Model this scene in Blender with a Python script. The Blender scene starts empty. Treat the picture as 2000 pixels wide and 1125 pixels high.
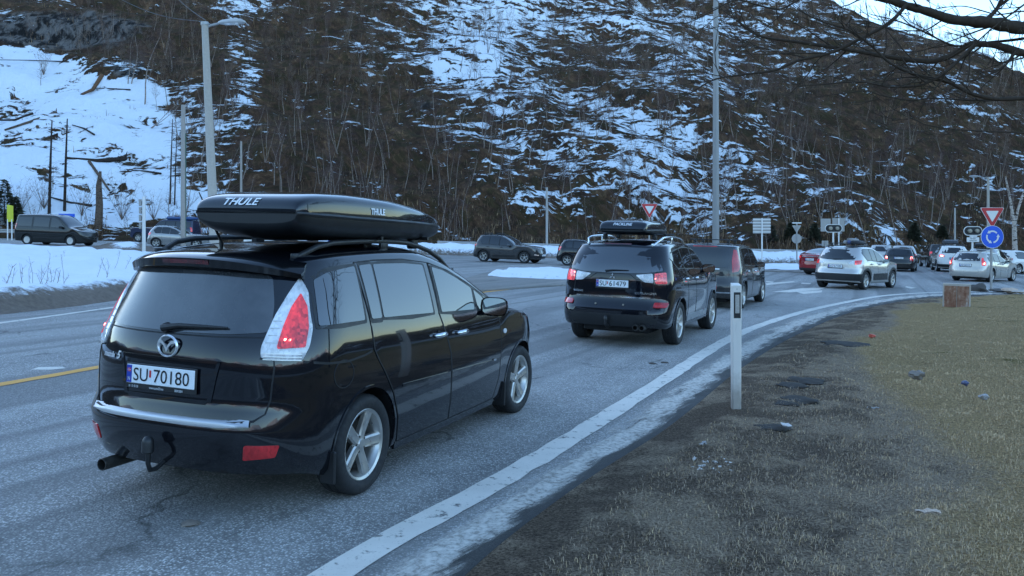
import bpy, bmesh, math, random
import numpy as np
from mathutils import Vector, Matrix
rnd = random.Random(7)
npr = np.random.RandomState(11)
S = bpy.context.scene
COL = S.collection
R = math.radians

# ------------------------------------------------------------------ camera
FPX, HOR, HC, ROLL = 1608.0, 457.0, 1.71, R(1.46)      # focal length and horizon in photo pixels, eye height, roll
CR = np.array([math.cos(ROLL), 0, math.sin(ROLL)]); CU = np.array([-math.sin(ROLL), 0, math.cos(ROLL)]); CF = np.array([0, 1.0, 0])
cam_d = bpy.data.cameras.new('camera'); cam = bpy.data.objects.new('camera', cam_d); COL.objects.link(cam)
cam_d.sensor_width = 36; cam_d.lens = 36*FPX/2000; cam_d.shift_y = -(562.5-HOR)/2000
cam_d.clip_start = .1; cam_d.clip_end = 6000
cam.matrix_world = Matrix(((CR[0], CU[0], -CF[0], 0), (CR[1], CU[1], -CF[1], 0), (CR[2], CU[2], -CF[2], HC), (0, 0, 0, 1)))
S.camera = cam

# ------------------------------------------------------------------ light: blue dusk sky, the low sun stands behind the hill
SUN_EL, SUN_AZ = R(11), R(-42)                          # azimuth from +Y (the view) towards +X
W = bpy.data.worlds.new('World'); S.world = W; W.use_nodes = True
wn = W.node_tree.nodes; wl = W.node_tree.links
sky = wn.new('ShaderNodeTexSky'); sky.sky_type = 'NISHITA'; sky.sun_disc = False
sky.sun_elevation = SUN_EL; sky.sun_rotation = SUN_AZ; sky.air_density = 1.0; sky.dust_density = .3; sky.ozone_density = 2.6
bg = wn['Background']; bg.inputs[1].default_value = .12
wl.new(sky.outputs[0], bg.inputs[0])
sun_d = bpy.data.lights.new('sun', 'SUN'); sun_d.energy = 2.0; sun_d.angle = R(.6); sun_d.color = (1, .80, .60)
sun = bpy.data.objects.new('sun', sun_d); COL.objects.link(sun)
sd = Vector((math.sin(SUN_AZ)*math.cos(SUN_EL), math.cos(SUN_AZ)*math.cos(SUN_EL), math.sin(SUN_EL)))
sun.rotation_euler = sd.to_track_quat('Z', 'Y').to_euler()
S.view_settings.view_transform = 'Standard'; S.view_settings.look = 'None'
S.view_settings.gamma = 1; S.view_settings.use_curve_mapping = False
S.view_settings.exposure = 2.55
S.cycles.max_bounces = 6; S.cycles.diffuse_bounces = 3; S.cycles.glossy_bounces = 4; S.cycles.transparent_max_bounces = 8
S.cycles.use_denoising = True

# ------------------------------------------------------------------ small helpers
def ray(px, py): return CF + CR*(px-1000)/FPX + CU*(HOR-py)/FPX
def at(px, py, Y): return np.array([0, 0, HC]) + ray(px, py)*Y
def ground(px, py, z=0.0):
    d = ray(px, py); return np.array([0, 0, HC]) + d*(z-HC)/d[2]
def sst(a, b, x):
    t = np.clip((np.asarray(x, float)-a)/(b-a), 0, 1); return t*t*(3-2*t)
def tab(pts):
    xs = np.array([p[0] for p in pts], float); ys = np.array([p[1] for p in pts], float)
    m = np.gradient(ys, xs) if len(xs) > 2 else np.zeros(len(xs))
    if len(xs) > 2:                                     # monotone-ish tangents
        d = np.diff(ys)/np.diff(xs)
        for i in range(1, len(xs)-1):
            m[i] = 0 if d[i-1]*d[i] <= 0 else 2*d[i-1]*d[i]/(d[i-1]+d[i])
        m[0], m[-1] = d[0], d[-1]
    def f(x):
        x = np.clip(np.asarray(x, float), xs[0], xs[-1]); i = np.clip(np.searchsorted(xs, x)-1, 0, len(xs)-2)
        h = xs[i+1]-xs[i]; t = (x-xs[i])/h
        if len(xs) == 2: return ys[i]+t*(ys[i+1]-ys[i])
        return (2*t**3-3*t**2+1)*ys[i]+(t**3-2*t**2+t)*h*m[i]+(-2*t**3+3*t**2)*ys[i+1]+(t**3-t**2)*h*m[i+1]
    return f

def mesh(name, V, F, mats=None, mi=None, smooth=None, angle=None):
    me = bpy.data.meshes.new(name); me.from_pydata([tuple(map(float, v)) for v in V], [], [tuple(map(int, f)) for f in F])
    for m in (mats if isinstance(mats, (list, tuple)) else [mats]):
        if m: me.materials.append(m)
    if mi is not None: me.polygons.foreach_set('material_index', np.asarray(mi, np.int32))
    if smooth: me.polygons.foreach_set('use_smooth', [True]*len(me.polygons))
    if angle: me.polygons.foreach_set('use_smooth', [True]*len(me.polygons)); me.set_sharp_from_angle(angle=R(angle))
    me.validate(); me.update(); return me
def npmesh(name, V, tri=None, quad=None, mat=None, smooth=False, mi=None):
    """big meshes straight from numpy arrays"""
    V = np.asarray(V, np.float32); me = bpy.data.meshes.new(name)
    parts = [np.asarray(a, np.int32) for a in (quad, tri) if a is not None and len(a)]
    loops = np.concatenate([p.ravel() for p in parts]); cnt = np.concatenate([np.full(len(p), p.shape[1], np.int32) for p in parts])
    st = np.concatenate([[0], np.cumsum(cnt)[:-1]]).astype(np.int32)
    me.vertices.add(len(V)); me.vertices.foreach_set('co', V.ravel())
    me.loops.add(len(loops)); me.loops.foreach_set('vertex_index', loops)
    me.polygons.add(len(cnt)); me.polygons.foreach_set('loop_start', st)
    if mi is not None: me.polygons.foreach_set('material_index', np.asarray(mi, np.int32))
    if smooth: me.polygons.foreach_set('use_smooth', np.ones(len(cnt), bool))
    for m in (mat if isinstance(mat, (list, tuple)) else [mat]):
        if m: me.materials.append(m)
    me.update(calc_edges=True); return me
def link(name, me, parent=None, loc=None, rot=None):
    o = bpy.data.objects.new(name, me); COL.objects.link(o)
    if parent is not None: o.parent = parent
    if loc is not None: o.location = [float(c) for c in loc]
    if rot is not None: o.rotation_euler = rot
    return o
def tag(o, label=None, cat=None, group=None, kind=None):
    for k, v in (('label', label), ('category', cat), ('group', group), ('kind', kind)):
        if v: o[k] = v
    return o
def empty(name, loc, rz=0.0, **kw):
    o = bpy.data.objects.new(name, None); COL.objects.link(o); o.location = [float(c) for c in loc]; o.rotation_euler = (0, 0, rz)
    o.empty_display_size = .1
    return tag(o, **kw)
def structure(o): o['kind'] = 'structure'; return o

class MB:
    """collects boxes, tubes, lathes and polygons for ONE mesh"""
    def __init__(s): s.V = []; s.F = []; s.I = []; s.k = 0
    def mat(s, k): s.k = k; return s
    def add(s, V, F):
        b = len(s.V); s.V += [tuple(map(float, v)) for v in V]; s.F += [tuple(i+b for i in f) for f in F]; s.I += [s.k]*len(F); return s
    def box(s, lo, hi, c=0.0, M=None):
        lo = np.array(lo, float); hi = np.array(hi, float); m = (lo+hi)/2; h = (hi-lo)/2; c = min(c, h.min()*.95)
        if c <= 0:
            V = [m+h*np.array(q) for q in [(-1,-1,-1),(1,-1,-1),(1,1,-1),(-1,1,-1),(-1,-1,1),(1,-1,1),(1,1,1),(-1,1,1)]]
            F = [(0,3,2,1),(4,5,6,7),(0,1,5,4),(1,2,6,5),(2,3,7,6),(3,0,4,7)]
        else:
            V = []; idx = {}
            for sx in (-1,1):
                for sy in (-1,1):
                    for sz in (-1,1):
                        q = np.array([sx,sy,sz])
                        for ax in range(3):
                            p = q*(h-c); p[ax] = q[ax]*h[ax]; idx[(sx,sy,sz,ax)] = len(V); V.append(m+p)
            F = []
            for ax in range(3):
                a, b = (ax+1) % 3, (ax+2) % 3
                for sg in (-1,1):
                    f = []
                    for (sa,sb) in ((-1,-1),(1,-1),(1,1),(-1,1)):
                        q = [0,0,0]; q[ax] = sg; q[a] = sa; q[b] = sb; f.append(idx[(*q,ax)])
                    F.append(f if sg > 0 else f[::-1])
                    # edges between faces ax and a, running along b
                for sg in (-1,1):
                    for sa in (-1,1):
                        f = []
                        for (axx,sb) in ((ax,-1),(ax,1),(a,1),(a,-1)):
                            q = [0,0,0]; q[ax] = sg; q[a] = sa; q[b] = sb; f.append(idx[(*q,axx)])
                        F.append(f if sg*sa < 0 else f[::-1])
            for sx in (-1,1):
                for sy in (-1,1):
                    for sz in (-1,1):
                        f = [idx[(sx,sy,sz,k)] for k in range(3)]; F.append(f if sx*sy*sz > 0 else f[::-1])
        if M is not None: V = [tuple(M @ Vector(v)) for v in V]
        return s.add(V, F)
    def tube(s, P, r, n=8, cap=True, flat=1.0):
        P = [np.array(p, float) for p in P]; k = len(P); r = [r]*k if np.isscalar(r) else r
        V = []; up0 = None
        for i in range(k):
            t = P[min(i+1,k-1)]-P[max(i-1,0)]; t = t/(np.linalg.norm(t)+1e-9)
            if up0 is None: up0 = np.array([0,0,1.0]) if abs(t[2]) < .9 else np.array([1.0,0,0])
            a = np.cross(t, up0); a /= np.linalg.norm(a)+1e-9; b = np.cross(a, t); up0 = b
            for j in range(n):
                q = 2*math.pi*j/n; V.append(P[i]+r[i]*(math.cos(q)*a+flat*math.sin(q)*b))
        F = [(i*n+j, i*n+(j+1) % n, (i+1)*n+(j+1) % n, (i+1)*n+j) for i in range(k-1) for j in range(n)]
        if cap: F += [tuple(range(n))[::-1], tuple(range((k-1)*n, k*n))]
        return s.add(V, F)
    def lathe(s, prof, n=32, axis='y', closed=False, cx=0, cz=0, cy=0):
        """prof: (radius, along axis)"""
        V = []; F = []; k = len(prof)
        for j in range(n):
            q = 2*math.pi*j/n; c, d = math.cos(q), math.sin(q)
            for (rr, h) in prof:
                V.append((cx+rr*c, cy+h, cz+rr*d) if axis == 'y' else (cx+rr*c, cy+rr*d, cz+h) if axis == 'z' else (cx+h, cy+rr*c, cz+rr*d))
        for j in range(n):
            for i in range(k-1+(1 if closed else 0)):
                a, b = j*k+i, j*k+(i+1) % k; c2, d2 = ((j+1) % n)*k+(i+1) % k, ((j+1) % n)*k+i
                F.append((a, b, c2, d2) if axis != 'z' else (d2, c2, b, a))
        return s.add(V, F)
    def disc(s, c, r, n=24, axis='y', sg=1):
        V = [(c[0]+r*math.cos(q), c[1], c[2]+r*math.sin(q)) if axis == 'y' else (c[0]+r*math.cos(q), c[1]+r*math.sin(q), c[2]) if axis == 'z' else (c[0], c[1]+r*math.cos(q), c[2]+r*math.sin(q)) for q in np.arange(n)*2*math.pi/n]
        f = tuple(range(n)); return s.add(V, [f if sg > 0 else f[::-1]])
    def build(s, name, mats, parent=None, smooth=False, angle=None, loc=None, rot=None):
        if not s.V: return None
        return link(name, mesh(name, s.V, s.F, mats, s.I, smooth, angle), parent, loc, rot)

# ------------------------------------------------------------------ materials
class NT:
    def __init__(s, name):
        s.m = bpy.data.materials.new(name); s.m.use_nodes = True; s.t = s.m.node_tree; s.N = s.t.nodes; s.L = s.t.links
        s.b = s.N['Principled BSDF']; s.out = s.N['Material Output']
    def n(s, typ, ins=None, **kw):
        nd = s.N.new('ShaderNode'+typ)
        for k, v in kw.items(): setattr(nd, k, v)
        for k, v in (ins or {}).items():
            if hasattr(v, 'node') or hasattr(v, 'is_output'): s.L.new(v, nd.inputs[k])
            else: nd.inputs[k].default_value = v
        return nd
    def pos(s): return s.n('NewGeometry').outputs['Position']
    def obj(s): return s.n('TexCoord').outputs['Object']
    def scale(s, v, sc):
        return s.n('VectorMath', {0: v, 1: sc}, operation='MULTIPLY').outputs[0]
    def noise(s, v, sc, det=4, rough=.55, dist=0.0):
        return s.n('TexNoise', {'Vector': v, 'Scale': sc, 'Detail': det, 'Roughness': rough, 'Distortion': dist}).outputs['Fac']
    def ramp(s, f, a, b, to0=0.0, to1=1.0):
        return s.n('MapRange', {0: f, 1: a, 2: b, 3: to0, 4: to1}, interpolation_type='SMOOTHSTEP').outputs[0]
    def math(s, op, a, b=None, c=None):
        d = {0: a}
        if b is not None: d[1] = b
        if c is not None: d[2] = c
        return s.n('Math', d, operation=op).outputs[0]
    def mix(s, f, a, b):
        nd = s.N.new('ShaderNodeMix'); nd.data_type = 'RGBA'
        for k, v in ((0, f), (6, a), (7, b)):
            if hasattr(v, 'is_output'): s.L.new(v, nd.inputs[k])
            else: nd.inputs[k].default_value = v if k == 0 else (*v[:3], 1)
        return nd.outputs[2]
    def col(s, stops, f):
        nd = s.n('ValToRGB', {0: f}); e = nd.color_ramp.elements
        while len(e) < len(stops): e.new(.5)
        for q, (p, c) in zip(e, stops): q.position = p; q.color = (*c, 1)
        return nd.outputs[0]
    def bump(s, h, strength=.3, dist=.01):
        o = s.n('Bump', {'Height': h, 'Strength': strength, 'Distance': dist}).outputs[0]; s.L.new(o, s.b.inputs['Normal']); return o
    def set(s, **kw):
        for k, v in kw.items():
            k = {'col': 'Base Color', 'rough': 'Roughness', 'metal': 'Metallic', 'spec': 'Specular IOR Level', 'ior': 'IOR', 'coat': 'Coat Weight', 'coatr': 'Coat Roughness',
                 'alpha': 'Alpha', 'emit': 'Emission Color', 'es': 'Emission Strength', 'trans': 'Transmission Weight'}[k]
            if hasattr(v, 'is_output'): s.L.new(v, s.b.inputs[k])
            else: s.b.inputs[k].default_value = (*v, 1) if isinstance(v, (tuple, list)) and len(v) == 3 else v
        return s
MATS = {}
def pm(name, col, rough=.5, var=.12, sc=9.0, **kw):
    """plain material with a little mottling"""
    if name in MATS: return MATS[name]
    t = NT(name); f = t.noise(t.obj(), sc, 3)
    t.set(col=t.mix(f, [c*(1-var) for c in col], [min(1, c*(1+var)) for c in col]), rough=t.ramp(f, .3, .7, max(0, rough*.85), min(1, rough*1.15)), **kw)
    MATS[name] = t.m; return t.m
def paint(name, col, rough=.16, metal=0.0, dirt=.5, dirtcol=(.11, .088, .072), spec=.15, coat=1.0):
    if name in MATS: return MATS[name]
    t = NT(name); P = t.pos(); z = t.n('SeparateXYZ', {0: P}).outputs[2]
    o = t.obj(); n1 = t.noise(o, 2.2, 5, .6); n2 = t.noise(o, 26, 3, .6)
    hgt = t.ramp(z, .18, .75, 1.0, .06)
    d = t.math('MULTIPLY', t.math('MULTIPLY', hgt, t.ramp(n1, .25, .75, .35, 1.0)), t.ramp(n2, .2, .8, .6, 1.0))
    d = t.math('MULTIPLY', d, dirt)
    c = t.mix(d, col, dirtcol)
    t.set(col=c, rough=t.math('MULTIPLY_ADD', d, .45, rough), metal=metal, spec=spec, coat=t.math('MULTIPLY_ADD', d, -coat*.8, coat), coatr=t.math('MULTIPLY_ADD', d, .4, .025))
    MATS[name] = t.m; return t.m
def lamp_mat(name, col, emit=None, es=0.0, rough=.12):
    if name in MATS: return MATS[name]
    t = NT(name); o = t.obj()
    w = t.noise(t.scale(o, (1, 1, .5)), 7.0, 2, .4); v_ = t.n('SeparateColor', {0: t.n('TexVoronoi', {'Vector': t.scale(o, (1, 1, .6)), 'Scale': 70.0}).outputs['Color']}).outputs[0]
    t.set(col=t.mix(t.math('ADD', t.math('MULTIPLY', t.ramp(w, .3, .7), .6), t.math('MULTIPLY', v_, .4)), [c*.50 for c in col], [min(1, c*1.15) for c in col]), rough=rough, coat=1.0, coatr=.03)
    if emit: t.set(emit=emit, es=t.math('MULTIPLY', t.math('ADD', t.math('MULTIPLY', v_, 1.1), t.ramp(w, .35, .7)), es))
    MATS[name] = t.m; return t.m
black_plastic = pm('black_plastic', (.012, .012, .013), .45)
rubber = pm('tyre_rubber', (.016, .016, .017), .75, .35, 30)
seam_black = pm('seam_black', (.004, .004, .005), .6)
chrome = pm('chrome', (.75, .76, .78), .12, .06, metal=1.0)
chrome_soft = pm('satin_chrome', (.82, .82, .83), .33, .05, metal=.9)
glass_far = NT('far_car_glass').set(col=(.008, .010, .012), rough=.04, ior=1.75, spec=.5).m
glass_m = NT('car_glass').set(col=(.010, .013, .016), rough=.02, ior=2.3, spec=.5).m
def glass_dirty():
    t = NT('dusty_rear_glass'); o = t.obj(); z = t.n('SeparateXYZ', {0: o}).outputs[2]
    n = t.noise(o, 3.0, 5); d = t.ramp(n, .3, .8, .10, .5)
    t.set(col=t.mix(d, (.012, .015, .019), (.13, .13, .135)), rough=t.math('MULTIPLY_ADD', d, .30, .03), ior=1.9); return t.m
glass_dusty = glass_dirty()
alloy = pm('wheel_alloy', (.52, .50, .47), .32, .15, 20, metal=.85)
alloy_dark = pm('wheel_alloy_dark', (.20, .20, .21), .35, .15, 20, metal=.8)
brake = pm('brake_disc', (.05, .045, .04), .6)
lamp_red = lamp_mat('lamp_red', (.62, .018, .022))
lamp_red_lit = lamp_mat('lamp_red_lit', (.66, .022, .032), (1, .06, .08), .06)
lamp_spot = lamp_mat('lamp_glow', (1, .15, .1), (1, .12, .10), 3.5)
lamp_clear = lamp_mat('lamp_clear', (.80, .79, .80))
lamp_pink = lamp_mat('lamp_lit_pink', (.62, .09, .11), (1, .12, .15), .08)
lamp_dark = lamp_mat('lamp_smoked', (.12, .012, .016))
lamp_white = lamp_mat('headlight_lens', (.55, .57, .60), (1, .95, .85), .05)
plate_white = pm('plate_white', (.78, .79, .80), .35, .04)
plate_blue = pm('plate_blue', (.012, .045, .36), .4, .1)
plate_ink = pm('plate_ink', (.008, .008, .010), .5)
red_ink = pm('red_ink', (.55, .02, .03), .4)
white_ink = pm('white_print', (.80, .81, .83), .4, .05)

# ------------------------------------------------------------------ writing
def text_mesh(txt, size=1.0, sx=1.0, shear=0.0, bold=0.0, extrude=.002, align='LEFT', space=1.0):
    c = bpy.data.curves.new('text', 'FONT'); c.body = txt; c.size = size; c.shear = shear; c.offset = bold; c.extrude = extrude
    c.align_x = align; c.align_y = 'CENTER'; c.space_character = space; c.resolution_u = 4
    o = bpy.data.objects.new('text', c); me = bpy.data.meshes.new_from_object(o)
    V = np.array([v.co for v in me.vertices]); F = [tuple(p.vertices) for p in me.polygons]
    bpy.data.objects.remove(o); bpy.data.curves.remove(c); bpy.data.meshes.remove(me)
    V[:, 0] *= sx
    return V, F

# ------------------------------------------------------------------ car body surface
class Body:
    """a car body described by its side, rear and plan curves; x forward from the rear axle, y left, z up"""
    def __init__(s, d):
        s.W = d['W']; s.zb = tab(d['zb']); s.ze = tab(d['ze']); s.belt = tab(d['belt']); s.xr = tab(d['xr']); s.xf = tab(d['xf'])
        s.cr = tab(d['crown']); s.lean = d.get('lean', .34); s.curve = d.get('curve', 0.0); s.Dr, s.nr = d.get('rear', (.55, 2.6)); s.Df, s.nf = d.get('front', (.7, 2.4))
        s.plan = tab(d.get('plan', [(-1.2, 1), (4, 1)])); s.low = tab(d.get('low', [(0, .93), (.3, .985), (.6, 1.0), (.85, .985), (1, .955)]))
        s.xrn = float(s.xr(.8)); s.xfn = float(s.xf(.6)); s.cache = {}
        s.wheels = d['wheels']; s.Rw = d['Rw']
    def whalf(s, x, z):
        b = s.belt(x); zb = s.zb(x); t = np.clip((z-zb)/(b-zb), 0, 1); up = np.maximum(z-b, 0)
        return s.W*s.plan(x)*s.low(t) - s.lean*up - s.curve*up**2
    def half(s, x, z):
        w = s.whalf(x, z); u = np.clip(1-(x-s.xr(z))/s.Dr, 0, 1); v = np.clip(1-(s.xf(z)-x)/s.Df, 0, 1)
        return w*(1-u**s.nr)**(1/s.nr)*(1-v**s.nf)**(1/s.nf)
    def outline(s, zf, nr=14, ns=34, nf=10):
        """half outline (y >= 0) from rear centre to front centre; zf(x) gives z"""
        P = []
        xr = None
        zr = float(zf(s.xrn)); xr = float(s.xr(zr)); zr = float(zf(xr)); xr = float(s.xr(zr))
        zq = float(zf(s.xfn)); xf = float(s.xf(zq)); zq = float(zf(xf)); xf = float(s.xf(zq))
        for i in range(nr):
            a = math.pi/2*i/nr; q = math.sin(a)**(2/s.nr); u = math.cos(a)**(2/s.nr); x = xr+s.Dr*(1-u); z = float(zf(x))
            P.append((x, float(s.whalf(x, z))*q, z))
        for i in range(ns+1):
            x = xr+s.Dr+(xf-s.Df-xr-s.Dr)*i/ns; z = float(zf(x)); P.append((x, float(s.whalf(x, z)), z))
        for i in range(nf-1, -1, -1):
            a = math.pi/2*i/nf; q = math.sin(a)**(2/s.nf); u = math.cos(a)**(2/s.nf); x = xf-s.Df*(1-u); z = float(zf(x))
            P.append((x, float(s.whalf(x, z))*q, z))
        return np.array(P)
    # surface maps: (u, v) -> point on the body
    def side(s, x, z, sg=-1): return np.array([x, sg*float(s.half(x, z)), z])
    def rear(s, y, z, sg=1):
        xr = float(s.xr(z)); x = xr
        for _ in range(3):
            q = min(abs(y)/max(float(s.whalf(x, z)), .01), .999); x = xr+s.Dr*(1-(1-q**s.nr)**(1/s.nr))
        return np.array([x, y, z])
    def fronts(s, y, z, sg=1):
        xf = float(s.xf(z)); x = xf
        for _ in range(3):
            q = min(abs(y)/max(float(s.whalf(x, z)), .01), .999); x = xf-s.Df*(1-(1-q**s.nf)**(1/s.nf))
        return np.array([x, y, z])
    def top(s, x, y, sg=1):
        z = float(s.ze(x)); yh = max(float(s.half(x, z)), .05); b = min(abs(y)/yh, 1.0); h = min(1.0, yh/(.5*s.W))
        return np.array([x, y, z+float(s.cr(x))*h*(1-b**2.6)**.5])
    def arc(s, z):
        k = round(z, 3)
        if k not in s.cache:
            P = s.outline(lambda x: z, 60, 200, 30); d = np.concatenate([[0], np.cumsum(np.linalg.norm(np.diff(P[:, :2], axis=0), axis=1))]); s.cache[k] = (P, d)
        return s.cache[k]
    def wrap(s, q, z, sg=-1):
        """q metres around the body from the middle of the tail"""
        P, d = s.arc(z); return np.array([np.interp(q, d, P[:, 0]), sg*np.interp(q, d, P[:, 1]), z])
    def build(s, name, mats, parent, q=1.0, cs=None):
        nr, ns, nf = max(6, int(14*q)), max(14, int(40*q)), max(5, int(10*q))
        cs = cs if cs is not None else np.array([0, .03, .08, .15, .23, .31, .39, .47, .54, .60, .66, .72, .78, .84, .89, .93, .97, 1.0])
        if q < .7: cs = np.array([0, .06, .16, .3, .42, .52, .62, .74, .87, 1.0])
        V = []; rings = []
        for c in cs:
            zf = lambda x, c=c: s.zb(x)+c*(s.ze(x)-s.zb(x))
            P = s.outline(zf, nr, ns, nf)
            if c == 0: P = P*np.array([1, .97, 1])
            n = len(P); b = len(V); V += [tuple(p) for p in P]; V += [(p[0], -p[1], p[2]) for p in P[1:-1]]
            rings.append((list(range(b, b+n)), [b]+list(range(b+n, b+2*n-2))+[b+n-1]))
        F = []; n = len(rings[0][0])
        for a, b in zip(rings[:-1], rings[1:]):
            for i in range(n-1):
                F.append((a[0][i+1], a[0][i], b[0][i], b[0][i+1])); F.append((a[1][i], a[1][i+1], b[1][i+1], b[1][i]))
        for top_, (L, Rr) in ((1, rings[-1]), (0, rings[0])):
            bs = [math.cos(math.pi*k/14) for k in range(1, 14)] if q >= .7 else [math.cos(math.pi*k/8) for k in range(1, 8)]
            rows = [[L[0]]]
            for i in range(1, n-1):
                p = V[L[i]]; yh = p[1]; h = min(1.0, yh/(.5*s.W)); row = [L[i]]
                for b in bs:
                    z = p[2]+(float(s.cr(p[0]))*h*max(0, 1-abs(b)**2.6)**.5 if top_ else 0); row.append(len(V)); V.append((p[0], b*yh, z))
                row.append(Rr[i]); rows.append(row)
            rows.append([L[-1]])
            for ra, rb in zip(rows[:-1], rows[1:]):
                if len(ra) == 1: fs = [(ra[0], rb[j], rb[j+1]) for j in range(len(rb)-1)]
                elif len(rb) == 1: fs = [(ra[j], rb[0], ra[j+1]) for j in range(len(ra)-1)]
                else: fs = [(ra[j], rb[j], rb[j+1], ra[j+1]) for j in range(len(ra)-1)]
                F += [f[::-1] for f in fs] if top_ else fs
        me = mesh(name, V, F, mats, None, True); o = link(name, me)
        # wheel wells cut into the sides
        cut = MB()
        for xw in s.wheels:
            for sg in (1, -1):
                y0, y1 = (s.W-.36, s.W+.2) if sg > 0 else (-s.W-.2, -s.W+.36)
                cut.lathe([(0.001, y0), (s.Rw, y0), (s.Rw, y1), (0.001, y1)], 36 if q >= .7 else 22, 'y', cx=xw[0], cz=xw[1])
        cm = cut.build('cutter', seam_black); bmx = bmesh.new(); bmx.from_mesh(cm.data); bmesh.ops.remove_doubles(bmx, verts=bmx.verts, dist=.002)
        bmesh.ops.recalc_face_normals(bmx, faces=bmx.faces); bmx.to_mesh(cm.data); bmx.free()
        bmx = bmesh.new(); bmx.from_mesh(me); bmesh.ops.recalc_face_normals(bmx, faces=bmx.faces); bmx.to_mesh(me); bmx.free()
        me.materials.append(seam_black)
        md = o.modifiers.new('b', 'BOOLEAN'); md.operation = 'DIFFERENCE'; md.object = cm; md.solver = 'EXACT'; md.material_mode = 'TRANSFER'
        cm.data.update(); me.update(); bpy.context.view_layer.update(); dg = bpy.context.evaluated_depsgraph_get(); dg.update(); nm = bpy.data.meshes.new_from_object(o.evaluated_get(dg)); o.modifiers.clear()
        nm.polygons.foreach_set('use_smooth', [True]*len(nm.polygons)); nm.set_sharp_from_angle(angle=R(38)); nm.name = name
        o.data = nm; o.parent = parent; cmd = cm.data; bpy.data.objects.remove(cm); bpy.data.meshes.remove(me)
        return o

def round_poly(P, r=.02, n=4):
    P = [np.array(p, float) for p in P]; out = []
    for i, p in enumerate(P):
        a, b = P[i-1]-p, P[(i+1) % len(P)]-p; la, lb = np.linalg.norm(a), np.linalg.norm(b)
        if la < 1e-6 or lb < 1e-6: out.append(p); continue
        rr = min(r, la*.45, lb*.45); p0, p1 = p+a/la*rr, p+b/lb*rr
        for k in range(n+1):
            t = k/n; out.append((1-t)**2*p0+2*t*(1-t)*p+t*t*p1)
    return out
def panel(mb, P, f, off=.004, depth=.008, step=.09, sg=-1, edge=0.0, ctr=None):
    """a closed sheet with thickness that follows the surface map f over the outline P"""
    bm = bmesh.new(); vs = [bm.verts.new((p[0], p[1], 0)) for p in P]; bm.faces.new(vs)
    u = [p[0] for p in P]; v = [p[1] for p in P]
    for ax, a in ((0, u), (1, v)):
        n = int((max(a)-min(a))/step)
        for k in range(1, n+1):
            c = min(a)+(max(a)-min(a))*k/(n+1); co = [0, 0, 0]; co[ax] = c; no = [0, 0, 0]; no[ax] = 1
            bmesh.ops.bisect_plane(bm, geom=bm.verts[:]+bm.edges[:]+bm.faces[:], dist=1e-5, plane_co=co, plane_no=no)
    e = .004
    def nrm(a, b):
        p = f(a, b, sg); du = f(a+e, b, sg)-f(a-e, b, sg); dv = f(a, b+e, sg)-f(a, b-e, sg); n = np.cross(du, dv); n /= np.linalg.norm(n)+1e-12
        c = p-np.array([np.clip(p[0], 0.1, 2.3), 0, .75]) if ctr is None else p-ctr
        return p, n*(1 if n@c > 0 else -1)
    bm.verts.index_update(); idx = {}; T = []; B = []
    edges = [ed for ed in bm.edges if ed.is_boundary]; bd = {vv.index for ed in edges for vv in ed.verts}
    for vv in bm.verts:
        p, n = nrm(vv.co.x, vv.co.y); idx[vv.index] = len(T)
        T.append(p+n*(off-(edge if vv.index in bd else 0))); B.append(p+n*(off-depth))
    b0 = len(T); V = T+B; F = []
    fc = [[idx[w.index] for w in fa.verts] for fa in bm.faces]
    # orientation check
    q = fc[0]; nn = np.cross(T[q[1]]-T[q[0]], T[q[2]]-T[q[0]]); p, n = nrm(*[c for c in bm.faces[:][0].calc_center_median()[:2]]) if True else None
    fl = nn@n < 0
    for g in fc: F.append(g[::-1] if fl else g)
    for ed in edges:
        fa = ed.link_faces[0]; L = [w.index for w in fa.verts]; a, b = ed.verts[0].index, ed.verts[1].index
        if L[(L.index(a)+1) % len(L)] != b: a, b = b, a
        qd = (idx[b], idx[a], b0+idx[a], b0+idx[b]); F.append(qd[::-1] if fl else qd)
    bm.free(); mb.add(V, F)
def strip(mb, L, f, w=.008, off=.0015, depth=.004, sg=-1, step=.12):
    L = [np.array(p, float) for p in L]; A = []; B = []
    for i, p in enumerate(L):
        t = L[min(i+1, len(L)-1)]-L[max(i-1, 0)]; t /= np.linalg.norm(t)+1e-9; n = np.array([-t[1], t[0]]); A.append(p+n*w/2); B.append(p-n*w/2)
    for i in range(len(L)-1): panel(mb, [A[i], A[i+1], B[i+1], B[i]], f, off, depth, step, sg)

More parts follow.
